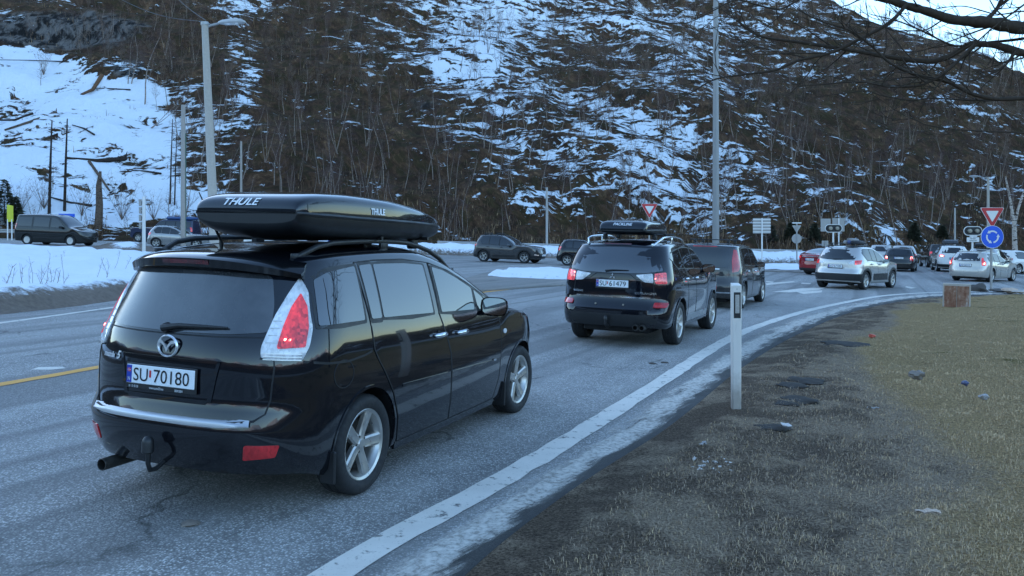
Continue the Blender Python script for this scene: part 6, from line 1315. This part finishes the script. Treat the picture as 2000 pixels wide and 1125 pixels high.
# --- left road: van, silver hatchback, dark blue off-roader with a blue cover on its roof
d = twobox(4.89, 1.90, 1.96, 3.00, .99, .20, (1.16, 1.10), (1.10, .88), .10, (-.3, 1.6), (1.95, 2.92), .03, .09, .33, .16, .06, (.25, 4.0), (.55, 2.8), bump=.03)
d['xr'] = [(.2, -.93), (.4, -.98), (.6, -.99), (1.2, -.96), (1.9, -.88)]
P_VAN = paint('dark_green_grey_paint', (.016, .017, .016), .2, .2, dirt=.3)
vx, vy, _ = pose_from((-30.4, 51.6), None, 1.9, 99)
build_car('van', d, (vx, vy, 99), P_VAN, 'dark passenger van with white wheel covers driving right on the far left road', 'van',
    wins=[wpoly(Body(d), -.72, .30, -.68, .30, .12), wpoly(Body(d), .42, 1.50, .42, 1.50, .12), wpoly(Body(d), 1.62, 2.62, 1.62, 2.15, .10)], lamps=[('tail_lamp', [(.84, 1.35), (.98, 1.35), (.98, .95), (.84, .95)], lamp_red)], front=[('headlamp', [(.58, .86), (.88, .92), (.88, .74), (.60, .70)], lamp_white)], q=.7, z=.26, seams=[[(.36, 1.8), (.36, .30)], [(1.56, 1.8), (1.56, .30)], [(2.66, 1.1), (2.62, .6), (2.5, .3)], [(.36, .98), (-.85, 1.0)]], mirror_x=2.42, mirror_mat=black_plastic, wheel=dict(spokes=9, hw=(.035, .05), mat=pm('wheel_cover', (.62, .58, .53), .4), Rr=.205), mould=([(.45, .52), (2.55, .52), (2.55, .44), (.45, .44)], black_plastic))
d = twobox(4.3, 1.77, 1.48, 2.64, .78, .17, (.96, .90), (.94, .78), .40, (-.05, .75), (1.0, 1.95), .07, .07, .32, .33, .2)
sx_, sy_, _ = pose_from((-23.85, 55.2), None, 1.77, 86)
build_car('hatchback', d, (sx_, sy_, 86), paint('blue_silver_paint', (.33, .32, .31), .22, .5, dirt=.2), 'silver hatchback between two grey posts on the far left road', 'car', wins=[wpoly(Body(d), -.05, .28, -.30, .30), wpoly(Body(d), .34, .85, .36, .85), wpoly(Body(d), .91, 1.75, .91, 1.2)], lamps=[('tail_lamp', [(.58, .98), (.92, 1.0), (.90, .84), (.60, .84)], lamp_red_lit)], front=[('headlamp', [(.55, .72), (.82, .78), (.82, .68), (.58, .64)], lamp_white)], q=.7, z=.2, mirror_x=1.6, wheel=dict(spokes=5, hw=(.026, .034)), seams=[[(.31, 1.4), (.34, .9), (.45, .28)], [(.88, 1.4), (.91, .9), (.97, .28)], [(1.85, .9), (1.9, .28)]])
d = twobox(5.4, 2.0, 1.92, 3.3, 1.2, .36, (1.24, 1.18), (1.22, 1.10), .22, (-.2, 1.3), (1.6, 2.1), .05, .08, .39, .22, .1, (.3, 3.4), (.45, 3.2), bump=.06)
P_BLU = paint('navy_paint', (.022, .028, .06), .2, dirt=.3)
bl, B_ = build_car('off_roader', d, (-26.6, 66.8, 272), P_BLU, 'big navy blue off-roader facing left with a blue cover on its roof', 'car', wins=[wpoly(Body(d), -.9, .30, -.85, .30, .09), wpoly(Body(d), .36, 1.1, .36, 1.1, .09), wpoly(Body(d), 1.18, 1.98, 1.18, 1.7, .08)], lamps=[('tail_lamp', [(.88, 1.3), (1.02, 1.3), (1.02, .95), (.88, .95)], lamp_red_lit)], front=[('headlamp', [(.58, 1.02), (.88, 1.04), (.88, .86), (.60, .86)], lamp_white)], q=.7, z=.28, mirror_x=1.9, mirror_mat=black_plastic, wheel=dict(spokes=6, hw=(.03, .04), Rr=.22), seams=[[(.33, 1.8), (.34, .45)], [(1.14, 1.8), (1.16, .45)], [(2.1, 1.18), (2.1, .45)]])
b = MB(); b.box((-.9, -.72, 1.90), (1.2, .72, 2.14), .09); q = b.build('roof_cover', pm('blue_tarpaulin', (.04, .09, .22), .5, .2, 4), None, angle=40, loc=bl.location, rot=bl.rotation_euler); tag(q, 'blue cover strapped flat on the roof of the big navy off-roader', 'tarpaulin')
# --- a pale car glimpsed under the roof box
d = twobox(4.3, 1.77, 1.60, 2.64, .78, .17, (1.02, .96), (1.0, .84), .40, (-.05, .75), (1.0, 1.95), .07, .07, .32, .33, .2)
build_car('hatchback', d, (-15.6, 50.5, 97), MATS['white_paint'], 'white car glimpsed in the gap under the long roof box', 'car', wins=[wpoly(Body(d), -.05, .85, -.30, .85), wpoly(Body(d), .91, 1.75, .91, 1.2)], rear_glass=[(-.5, 1.45), (.5, 1.45), (.6, 1.1), (-.6, 1.1)], q=.45, z=.1, mirror_x=1.6)

# ------------------------------------------------------------------ lamps, signs, rails and small things
concrete = pm('weathered_concrete', (.42, .36, .30), .85, .22, 12)
galv = pm('galvanised_steel', (.36, .34, .32), .45, .15, 14, metal=.5)
galv_dull = pm('dull_sign_back', (.36, .33, .30), .6, .10, 6)
sign_red = pm('sign_red', (.52, .022, .025), .35, .08, 5); sign_white = pm('sign_white', (.74, .70, .66), .35, .05, 5); sign_blue = pm('sign_blue', (.012, .10, .62), .32, .08, 5)
sign_black = pm('signal_black', (.008, .008, .009), .5); sign_yellow = pm('sign_yellow', (.62, .60, .04), .4, .08, 5); wood_grey = pm('grey_wood', (.34, .29, .25), .85, .25, 10)
def vpost(name, px_, py0, py1, Y, label, cat, below=.0, rz=0.0, group=None):
    """an Empty whose z axis runs up the picture from (px, py1) to py0; returns it and its height"""
    b = at(px_, py1, Y); h = (py1-py0)/FPX*Y; e = empty(name, b, 0, label=label, cat=cat, group=group); e.rotation_euler = (0, -ROLL, rz); return e, h
def pole_part(e, h, r0, r1, mat, below=1.0, n=12, name='pole'):
    return MB().tube([(0, 0, -below), (0, 0, h*.5), (0, 0, h)], [r0, (r0+r1)/2, r1], n).build(name, mat, e, angle=50)
def lamp_head(e, top, L, sg, mat, scale=1.0):
    b = MB(); z = top; P = [(0, 0, z-.12), (sg*L*.45, 0, z-.02), (sg*L, 0, z+.04)]; b.tube(P, .035*scale, 8); b.build('bracket', galv, e, angle=50)
    b = MB(); V = []; n = 10
    st = [(0, .06, .05), (.12, .13, .09), (.40, .17, .12), (.68, .13, .10), (.80, .03, .03)]
    for (x, w, h_) in st:
        for j in range(n): a = 2*math.pi*j/n; V.append((sg*(L+x*scale), w*scale*math.cos(a), z+.05+(h_*scale*math.sin(a) if math.sin(a) > 0 else .45*h_*scale*math.sin(a))))
    b.add(V, [(i*n+j, i*n+(j+1) % n, (i+1)*n+(j+1) % n, (i+1)*n+j) for i in range(len(st)-1) for j in range(n)]+[tuple(range(n)), tuple(range((len(st)-1)*n, len(st)*n))])
    hd_ = b.build('lamp_head', mat, e, angle=40)
    b = MB(); b.tube([(sg*(L+.2*scale), 0, z+.01), (sg*(L+.6*scale), 0, z+.01)], [.10*scale, .10*scale], 10, flat=.4); b.build('lamp_glass', lamp_clear, hd_, smooth=True)
# concrete street lamp leaning left behind the people carrier
Yl = 33; b0 = at(419, 470, Yl); b1 = at(400, 48, Yl); e = empty('street_lamp', b0, 0, label='leaning concrete street lamp with a cobra head, behind the roof box of the nearest car', cat='street lamp'); v = b1-b0; h = np.linalg.norm(v); e.rotation_euler = Vector(v).to_track_quat('Z', 'Y').to_euler(); e.rotation_euler.z = 0
e.rotation_euler = (0, math.atan2(v[0], v[2]), 0)
pole_part(e, h, .20, .13, concrete, 1.2); b = MB(); b.tube([(0, 0, h-.02), (0, 0, h+.10)], [.16, .15], 10); b.build('pole_cap', galv, e, angle=50)
lamp_head(e, h-.02, .55, 1, pm('lamp_grey', (.44, .42, .40), .4), 1.35)
# overhead wires to the lamp
for p0, p1, lab in ((at(402, 42, Yl), at(235, -2, 38), 'thin overhead wire running up left from the leaning street lamp'), (at(402, 40, Yl), at(300, -60, 40), 'second overhead wire above the other one at the leaning street lamp')):
    P = [p0+(p1-p0)*t-np.array([0, 0, .25*math.sin(math.pi*t)]) for t in np.linspace(0, 1, 9)]; o = MB().tube(np.array(P)-p0, .012, 4).build('wire', black_plastic, None, loc=p0); tag(o, lab, 'wire')
e, h = vpost('utility_pole', 358, 205, 484, 43, 'plain grey wooden pole standing in front of the silver hatchback', 'pole'); pole_part(e, h, .14, .11, wood_grey)
b = MB().box((.10, -.03, .2), (.15, .03, h*.8), .01); b.build('cable_duct', pm('green_duct', (.05, .10, .07), .6), e)
e, h = vpost('sign_post', 281, 384, 487, 46, 'white post with a sign turned edge-on, left of the silver hatchback', 'sign'); pole_part(e, h, .10, .09, sign_white)
b = MB()
for k in range(4): z = h-.35-.42*k; MB().box((-.26, -.06, z-.18), (-.14, .5, z+.18), .01).build('sign_panel', galv_dull, e)
for k in range(6): MB().box((-.16, -.02, h-.25-.28*k), (.0, .04, h-.21-.28*k)).build('bracket', sign_white, e)
# tall lighting mast
e, h = vpost('lighting_mast', 1398, -250, 470, 46, 'very tall grey lighting mast rising out of the picture behind the grey boxy hatchback', 'mast'); pole_part(e, h, .20, .10, pm('mast_grey', (.27, .26, .25), .5, .12, 5, metal=.3), 1.5, 16)
b = MB().tube([(-.9, 0, h), (.9, 0, h)], .05, 8).build('crossarm', galv, e, angle=50); [MB().box((s_*.8-.25, -.2, h-.08), (s_*.8+.25, .2, h+.08), .04).build('floodlight', galv, e) for s_ in (-1, 1)]
for px_, y0, y1, Y, r, lab in [(1068, 366, 480, 66, .10, 'pale slender lamp pole behind the snow bank, right of the slate grey crossover'), (471, 276, 400, 62, .09, 'pale wooden pole rising behind the roof box just right of the leaning lamp'), (1865, 406, 500, 62, .07, 'slim grey post above the white off-roader'), (1955, 150, 176, 128, .09, 'short pole on the skyline at the right edge'), (1961, 340, 420, 70, .03, 'thin reflector stake at the hill foot behind the yield sign')][:4]:
    e, h = vpost('pole', px_, y0, y1, Y, lab, 'pole'); pole_part(e, h, r, r*.85, galv if px_ != 471 else wood_grey)
e, h = vpost('street_lamp', 1930, 346, 500, 72, 'straight street lamp with its head turned left, above the yield sign on the right', 'street lamp'); pole_part(e, h, .13, .10, concrete); lamp_head(e, h, .8, -1, galv, 1.1)
# signs
def tri_sign(e, z, side, y=-.06, back=False):
    def tri(s_, d, m, nm, par):
        hh = s_*math.sqrt(3)/2; r_ = .09*s_; P = round_poly([(-s_/2, hh*2/3-.0), (s_/2, hh*2/3), (0, -hh/3-hh/3*0)], r_, 5) if False else round_poly([(-s_/2, hh/3), (s_/2, hh/3), (0, -2*hh/3)], r_, 5); n = len(P)
        V = [(p[0], y-d, z+p[1]) for p in P]+[(p[0], y+.01, z+p[1]) for p in P]; return link(nm, mesh(nm, V, [tuple(range(n))[::-1], tuple(range(n, 2*n))]+[(i, (i+1) % n, n+(i+1) % n, n+i) for i in range(n)], m), par)
    if back: return tri(side, .012, galv_dull, 'sign_plate', e)
    o = tri(side, .008, sign_white, 'sign_plate', e); tri(side*.955, .012, sign_red, 'red_border', o); tri(side*.53, .016, sign_white, 'white_field', o); return o
def disc_sign(e, z, r, mats, y=-.06, nm='sign_plate'):
    o = MB().lathe([(.001, y-.008), (r, y-.008), (r, y+.01), (.001, y+.01)], 40, 'y', cz=z).build(nm, mats[0], e, angle=40)
    if len(mats) > 1: MB().lathe([(.001, y-.012), (r*.965, y-.012), (r*.965, y)], 40, 'y', cz=z).build('blue_field', mats[1], o, angle=40)
    return o
e, h = vpost('road_sign', 1936, 404, 568, 31.6, 'post carrying a yield sign above a blue roundabout sign at the grass edge', 'road sign'); MB().tube([(0, 0, -.5), (0, 0, h-.02)], .045, 12).build('post', galv, e, angle=50)
tri_sign(e, h-.30, .94); o = disc_sign(e, h-1.15, .435, (sign_white, sign_blue), -.065)
zc = h-1.15
for k in range(3):
    a0 = R(118)-k*R(120); b = MB(); V = []; N = 14
    for i in range(N+1):
        a = a0-R(78)*i/N; c, s_ = math.cos(a), math.sin(a)
        V += [(.185*c, -.082, zc+.185*s_), (.245*c, -.082, zc+.245*s_)]
    b.add(V, [(2*i, 2*i+1, 2*i+3, 2*i+2) for i in range(N)])
    a = a0; t = np.array([-math.sin(a), math.cos(a)]); q = np.array([math.cos(a), math.sin(a)]); P = [q*.150, q*.285, q*.215+t*.115]; b.add([(p[0], -.082, zc+p[1]) for p in P], [(0, 1, 2)]); b.build('arrow', sign_white, o)
e, h = vpost('road_sign', 1268, 394, 520, 41, 'yield sign rising above the short roof box of the black off-roader', 'road sign'); MB().tube([(0, 0, -.5), (0, 0, h)], .04, 10).build('post', galv, e, angle=50); tri_sign(e, h-.35, .86)
def signal(px_, py_, pyb, Y, label, w=1.05, hgt=.50):
    e, h = vpost('warning_signal', px_, py_, pyb, Y, label, 'signal'); MB().tube([(0, .04, -.8), (0, .04, h)], .05, 10).build('post', sign_white, e, angle=50)
    def pill(w_, h_, d, m, nm, par):
        r_ = h_/2; P = [(w_/2-r_+r_*math.cos(a), r_*math.sin(a)) for a in np.linspace(-math.pi/2, math.pi/2, 13)]+[(-w_/2+r_+r_*math.cos(a), r_*math.sin(a)) for a in np.linspace(math.pi/2, 1.5*math.pi, 13)]; n = len(P)
        return link(nm, mesh(nm, [(p[0], -d, h+p[1]) for p in P]+[(p[0], .0, h+p[1]) for p in P], [tuple(range(n))[::-1], tuple(range(n, 2*n))]+[(i, (i+1) % n, n+(i+1) % n, n+i) for i in range(n)], m), par)
    o = pill(w, hgt, .02, sign_white, 'signal_board', e); pill(w*.93, hgt*.85, .026, sign_black, 'black_face', o)
    for s_ in (-1, 1): b = MB().lathe([(.001, -.15), (.10, -.14), (.115, -.10), (.115, -.02)], 18, 'y', cx=s_*.20, cz=h).build('lamp', pm('lamp_off_glass', (.30, .26, .20), .2, .1, 5), o, angle=50)
    return e, h
signal(1628, 446, 500, 50, 'black pill-shaped twin lamp signal with a white rim, above the red saloon')
e, h = signal(1900, 451, 500, 46, 'black twin lamp signal beside the blue roundabout sign', 1.05, .52)
o = MB().box((-.36, -.05, h-.62), (.34, -.03, h-.36), .01).build('text_plate', sign_white, e)
for t_, z_ in (('VED RØDT', h-.44), ('BLINK STOPP', h-.54)):
    V, F = text_mesh(t_, .085, .8, 0, .001, .001, 'CENTER'); MB().add([(v[0]-.01, -.053-v[2], z_+v[1]) for v in V], F).build('lettering', plate_ink, o)
MB().box((-.20, -.05, h-.34), (.22, -.035, h-.265), .005).build('small_plate', sign_white, e)
# sign backs
def sign_back(px_, py0, py1, pyb, Y, w, label, bars=0, post_mat=None, tint=None):
    e, h = vpost('road_sign', px_, py0, pyb, Y, label, 'sign'); hh = (py1-py0)/FPX*Y
    if post_mat: MB().tube([(0, -.03, -.5), (0, -.03, h)], .05, 10).build('post', post_mat, e, angle=50)
    MB().box((-w/2, .03, h-hh), (w/2, .05, h), .008).build('sign_plate', tint or galv_dull, e)
    for k in range(bars): z = h-hh*(k+.5)/bars; MB().box((-w/2, -.02, z-.035), (w/2, .03, z+.035)).build('stiffener', sign_white, e)
    return e, h
sign_back(1488, 426, 456, 494, 56, 1.20, 'back of a sign with white stiffening bars on a white post', 5, sign_white)
sign_back(1613, 427, 452, 500, 64, .78, 'left one of two plain grey sign backs behind the twin lamp signal'); sign_back(1638, 426, 452, 500, 64.5, .95, 'right one of two plain grey sign backs behind the twin lamp signal', 0, sign_white)
sign_back(1612, 470, 481, 500, 64, .5, 'small grey sign back low behind the red saloon', 0, galv)
e, h = vpost('road_sign', 1556, 436, 506, 56, 'grey post with triangle and round sign backs left of the red saloon', 'sign'); MB().tube([(0, -.03, -.5), (0, -.03, h)], .045, 10).build('post', galv, e, angle=50); tri_sign(e, h-.32, .62, .0, True); disc_sign(e, h-1.05, .33, (galv_dull,), .0); MB().box((-.30, -.09, h-.02), (.30, .06, h+.06), .01).build('sign_lamp', sign_white, e)
# yellow and blue signs of the left road
e, h = vpost('road_sign', 19, 402, 446, 62, 'bright yellow narrow sign at the left edge', 'road sign')
for x in (-.16, .16): MB().tube([(x, 0, -1), (x, 0, h*.4)], .045, 8).build('post', sign_white, e)
b = MB(); b.add([(-.20, -.02, h*.28), (.26, -.02, h*.30), (.26, -.02, h*1.0), (-.20, -.02, h*1.06), (-.20, .02, h*.28), (.26, .02, h*.30), (.26, .02, h*1.0), (-.20, .02, h*1.06)], [(0, 1, 2, 3), (7, 6, 5, 4), (0, 4, 5, 1), (1, 5, 6, 2), (2, 6, 7, 3), (3, 7, 4, 0)]); b.build('sign_plate', sign_yellow, e)
e, h = vpost('direction_sign', 130, 418, 445, 64, 'small blue direction sign behind the dark van', 'road sign'); MB().box((-.62, -.02, h-.24), (.64, .02, h+.02), .01).build('sign_plate', sign_blue, e); MB().box((-.55, .02, -1), (-.47, .06, h)).build('post', galv, e); MB().box((.47, .02, -1), (.55, .06, h)).build('post', galv, e)
o = MB()
for x in (-.42, -.30, -.18, .0, .14, .28, .45): o.box((x-.04, -.026, h-.15), (x+.045, -.021, h-.07))
MB().box((-.60, -.03, h-.235), (.62, -.022, h-.225)).build('white_rim', sign_white, e)
e, h = vpost('road_sign', 651, 462, 500, 47, 'blue sign plate showing in the gap under the long roof box', 'road sign'); MB().box((-.30, -.02, .1), (.32, .02, h), .02).build('sign_plate', sign_blue, e); MB().tube([(0, .04, -.8), (0, .04, h)], .04, 8).build('post', galv, e)
# guard rails
def guard_rail(P, zr, label, n_posts):
    P = [np.array(p, float) for p in P]; e = empty('guard_rail', (*P[0], 0), 0, label=label, cat='guard rail'); V = []; prof = [(0, -.15), (.03, -.12), (.03, -.06), (-.02, 0), (.03, .06), (.03, .12), (0, .15)]; F = []; k = len(prof)
    for p in P:
        for (a, b_) in prof: V.append((p[0]-P[0][0], p[1]-P[0][1]-a, zr+b_))
    for i in range(len(P)-1): F += [(i*k+j, i*k+j+1, (i+1)*k+j+1, (i+1)*k+j) for j in range(k-1)]
    link('rail', mesh('rail', V, F, galv, None, True), e)
    for i in range(n_posts):
        t = (i+.5)/n_posts*(len(P)-1); j = min(int(t), len(P)-2); p = P[j]+(P[j+1]-P[j])*(t-j)-P[0]; MB().box((p[0]-.05, p[1]+.0, -.5), (p[0]+.05, p[1]+.10, zr+.14)).build('post', galv, e)
guard_rail([(-60, 64), (-45, 63.6), (-37, 63.2)], .95, 'guard rail at the left edge behind the rear of the dark van', 7)
guard_rail([(27, 69), (33, 70.2), (38, 69.5), (44, 68), (52, 65), (60, 61)], .75, 'guard rail behind the birch at the right edge', 12)
guard_rail([(-6, 66.4), (0, 66.2), (8, 65.6), (16, 65.4), (24, 68)], .86, 'low guard rail half buried behind the long snow bank', 14)
# brown bank and birch at the right edge beyond the roundabout
mound('grass_bank', [ground(*p) for p in ((1955, 517), (2060, 523), (2160, 515), (2100, 509), (1990, 508), (1950, 511))], .45, M_VERGE, 1.5, .6, .5, 0, 0, seed=22)
p = at(1984, 506, 55); e = empty('birch_tree', p, 0, label='pale forked birch beside the guard rail at the right edge', cat='tree'); t = Acc(); pts_ = [np.array(at(x, y, 55))-p for x, y in ((1984, 520), (1982, 480), (1981, 440), (1978, 420), (1972, 385), (1964, 345))]; t.tube(pts_, [.19, .16, .14, .11, .075, .05], 8); t.tube([np.array(at(x, y, 55))-p for x, y in ((1981, 442), (1988, 410), (1996, 385), (2010, 350))], [.10, .08, .07, .04], 6); V, Q, T_ = t.get(); link('trunk', npmesh('trunk', V, None, Q, bark_mat('white_birch_bark', (.26, .20, .16), (.66, .56, .48), (.04, .03, .025), 5, .54), True), e)
a_ = Acc()
for _ in range(60): u = rnd.uniform(.3, 1); i = min(int(u*5), 4); q = pts_[i]+(pts_[i+1]-pts_[i])*(u*5-i); d_ = np.array([rv(1), rv(.6), rnd.uniform(0, 1)])*rnd.uniform(.4, 1.1); a_.tube([q, q+d_*.5+np.array([0, 0, .08]), q+d_], [.018, .011, .005], 3)
V, Q, T_ = a_.get(); link('crown', npmesh('crown', V, None, Q, TWIGS), e)
# delineator post on the verge
g = np.array(ground(1437, 797, .06)); e, h = vpost('delineator_post', 1437, 557, 797, float(g[1]), 'white plastic delineator post with a black-framed reflector on the near verge', 'post'); wd = 20/FPX*g[1]/2
pt_ = NT('grimy_white_plastic'); o_ = pt_.obj(); z_ = pt_.n('SeparateXYZ', {0: o_}).outputs[2]; n_ = pt_.noise(o_, 9, 5, .7); k_ = pt_.noise(pt_.scale(o_, (30, 30, 2.5)), 1.0, 4, .7)
d_ = pt_.math('ADD', pt_.ramp(pt_.math('ADD', z_, pt_.math('MULTIPLY_ADD', n_, .5, -.25)), .02, .45, .75, 0), pt_.ramp(k_, .56, .76, 0, .2))
pt_.set(col=pt_.mix(d_, (.70, .64, .58), (.26, .21, .165)), rough=.5); plastic_white = pt_.m
b = MB(); V = []
for z, k in ((-.3, .93), (.25*h, .93), (h*.55, .97), (h-.01, 1.0), (h, .985)): V += [(-wd*k, -.028, z), (-wd*.7*k, -.046, z), (wd*.7*k, -.046, z), (wd*k, -.028, z), (wd*.8*k, .045, z+(.02 if z > h*.9 else 0)), (-wd*.8*k, .045, z+(.02 if z > h*.9 else 0))]
b.add(V, [(6*i+j, 6*i+(j+1) % 6, 6*i+6+(j+1) % 6, 6*i+6+j) for i in range(4) for j in range(6)]+[tuple(range(24, 30))]); b.build('post', plastic_white, e, angle=30)
def plate_box(x0, x1, z0, z1, d, m, nm, par): return MB().box((x0, -.046-d, z0), (x1, -.040, z1), .002).build(nm, m, par)
fr_ = plate_box(-wd*.62, wd*.72, h*.735, h*.945, .003, sign_black, 'reflector_frame', e); plate_box(-wd*.36, wd*.46, h*.775, h*.925, .006, pm('reflector_grey', (.42, .38, .34), .25, .25, 60), 'reflector', fr_)
plate_box(-wd*.08, wd*.08, h*.966, h*.975, .001, sign_black, 'rivet', e)
# rusty-stained concrete block
g = np.array(ground(1868, 600, .09)); s_ = g[1]/FPX; rust = NT('rust_stained_panel'); o_ = rust.obj(); n_ = rust.noise(rust.scale(o_, (3, 3, .9)), 2.2, 6, .7); m_ = rust.noise(o_, 9, 5, .7)
rust.set(col=rust.col([(.28, (.06, .022, .012)), (.44, (.20, .075, .038)), (.54, (.30, .16, .10)), (.66, (.48, .40, .34))], rust.math('ADD', rust.math('MULTIPLY', n_, .6), rust.math('MULTIPLY', m_, .4))), rough=.8); rust.bump(m_, .4, .01)
e = empty('concrete_block', g, R(-27), label='square concrete block with a rust-stained front standing in the grass', cat='block'); w2, hh = 24*s_, 46*s_
MB().box((-w2, 0, -.1), (w2, .32, hh), .015).build('block', concrete, e); MB().box((-w2*.90, -.012, -.1), (-w2*.02, .02, hh*.90), .006).build('panel', rust.m, e); MB().box((w2*.02, -.012, -.1), (w2*.88, .02, hh*.90), .006).build('panel', rust.m, e)
# stones and rubbish
def stone(px_, py_, w, hgt, mat, label, z=.1, cat='stone', name='stone'):
    g = np.array(ground(px_, py_, z)); bm = bmesh.new(); bmesh.ops.create_icosphere(bm, subdivisions=3, radius=1); s_ = rnd.random()*9
    for v in bm.verts:
        k = 1+.45*mnoise.noise(v.co*1.3+Vector((s_, s_, s_)))+.18*mnoise.noise(v.co*3+Vector((s_, 0, s_))); v.co = Vector((v.co.x*w/2*k, v.co.y*w/2*k, v.co.z*hgt*k))
    me = bpy.data.meshes.new(name); bm.to_mesh(me); bm.free(); me.materials.append(mat); o = link(name, me, None, g); me.polygons.foreach_set('use_smooth', [True]*len(me.polygons)); me.set_sharp_from_angle(angle=R(40)); return tag(o, label, cat)
st_dark = pm('dark_stone', (.075, .062, .052), .85, .4, 7); st_grey = pm('grey_stone', (.20, .165, .135), .85, .3, 7); st_pale = pm('pale_stone', (.46, .38, .31), .85, .25, 7); st_pink = pm('sandy_stone', (.52, .38, .28), .85, .25, 7)
stone(1907, 566, .75, .24, st_dark, 'dark pointed stone between the concrete block and the post of the blue round sign', .05); stone(1972, 567, .60, .09, st_pink, 'flat sandy stone right of the post of the blue round sign', .12); stone(1952, 567, .7, .06, st_dark, 'flat dark stone at the foot of the post of the blue round sign', .1); stone(1990, 570, .4, .05, st_pale, 'pale flat stone at the right edge of the grass', .14)
stone(1790, 732, .15, .045, st_grey, 'grey half-buried stone sticking out of the turf', .33); stone(1885, 748, .06, .025, pm('blue_can', (.06, .07, .14), .4), 'small crushed blue can in the turf', .36, 'can', 'crushed_can')
stone(1922, 775, .08, .025, pm('foil_grey', (.30, .27, .25), .4), 'grey scrap of foil in the turf at the right', .37, 'litter', 'foil_scrap'); stone(1703, 656, .11, .035, pm('crushed_red_can', (.55, .10, .06), .4), 'crushed red can on dark soil near the curve', .10, 'can', 'crushed_can')
WHITE_SCRAP = pm('paper_white', (.55, .50, .46), .6, .1, 20)
def scrap(px_, py_, w, l, label, mat=WHITE_SCRAP, z=.12, group=None):
    g = np.array(ground(px_, py_, z)); b = MB(); n = 7; a = rnd.uniform(0, 3.1); V = []
    for i in range(n): t = i/(n-1)-.5; V += [(t*l*math.cos(a)-w*.5*math.sin(a), t*l*math.sin(a)+w*.5*math.cos(a), .012+abs(rv(.018))), (t*l*math.cos(a)+w*.5*math.sin(a), t*l*math.sin(a)-w*.5*math.cos(a), .012+abs(rv(.018)))]
    b.add(V+[(x, y, z_-.006) for x, y, z_ in V], [(2*i, 2*i+1, 2*i+3, 2*i+2) for i in range(n-1)]+[(2*n+2*i, 2*n+2*i+2, 2*n+2*i+3, 2*n+2*i+1) for i in range(n-1)]); return tag(b.build('paper_scrap', mat, None, loc=g), label, 'litter', group)
scrap(1536, 834, .06, .16, 'crumpled white paper scrap on the soil right of the delineator post'); scrap(1372, 871, .03, .12, 'thin grey strip of litter left of the foot of the delineator post', MATS['foil_grey'], .06); scrap(1705, 800, .05, .10, 'small grey scrap where bare soil meets turf', MATS['foil_grey'], .25); scrap(1812, 1005, .04, .12, 'straw-coloured stick in the near turf', st_pink, .32)
for k in range(26):
    q = (1365+rnd.gauss(0, 22)+30, 912+rnd.gauss(0, 10)); scrap(q[0], q[1], .012+rnd.random()*.014, .02+rnd.random()*.02, 'tiny white crumb scattered on the soil by the shoulder', z=.05, group='white crumbs by the shoulder')
for px_, py_, lab in ((1275, 710, 'dark clump of mud on the road beside the white edge line'), (1298, 708, 'small dark clump of mud just right of the other one by the edge line'), (372, 1022, 'dark patch of dried mud on the asphalt behind the nearest car')):
    stone(px_, py_, .10, .012, MATS['dark_stone'] if px_ > 400 else st_grey, lab, .004, 'mud clump', 'mud_clump')
sod = pm('dark_turf_clod', (.030, .022, .016), .95, .5, 14)
for px_, py_, w_, lab in ((1575, 744, .42, 'dark turf clod right of the delineator post, farthest of the clods'), (1548, 754, .34, 'dark turf clod just nearer than the farthest clod'), (1562, 782, .40, 'wide dark turf clod level with the foot of the delineator post'), (1536, 790, .26, 'small dark turf clod beside the wide clod'), (1512, 838, .30, 'flat dark clod just left of the white paper scrap'), (1650, 672, .7, 'long dark heap of soil beside the crushed red can')):
    stone(px_, py_, w_, .028, sod, lab, .07, 'turf clod', 'turf_clod')
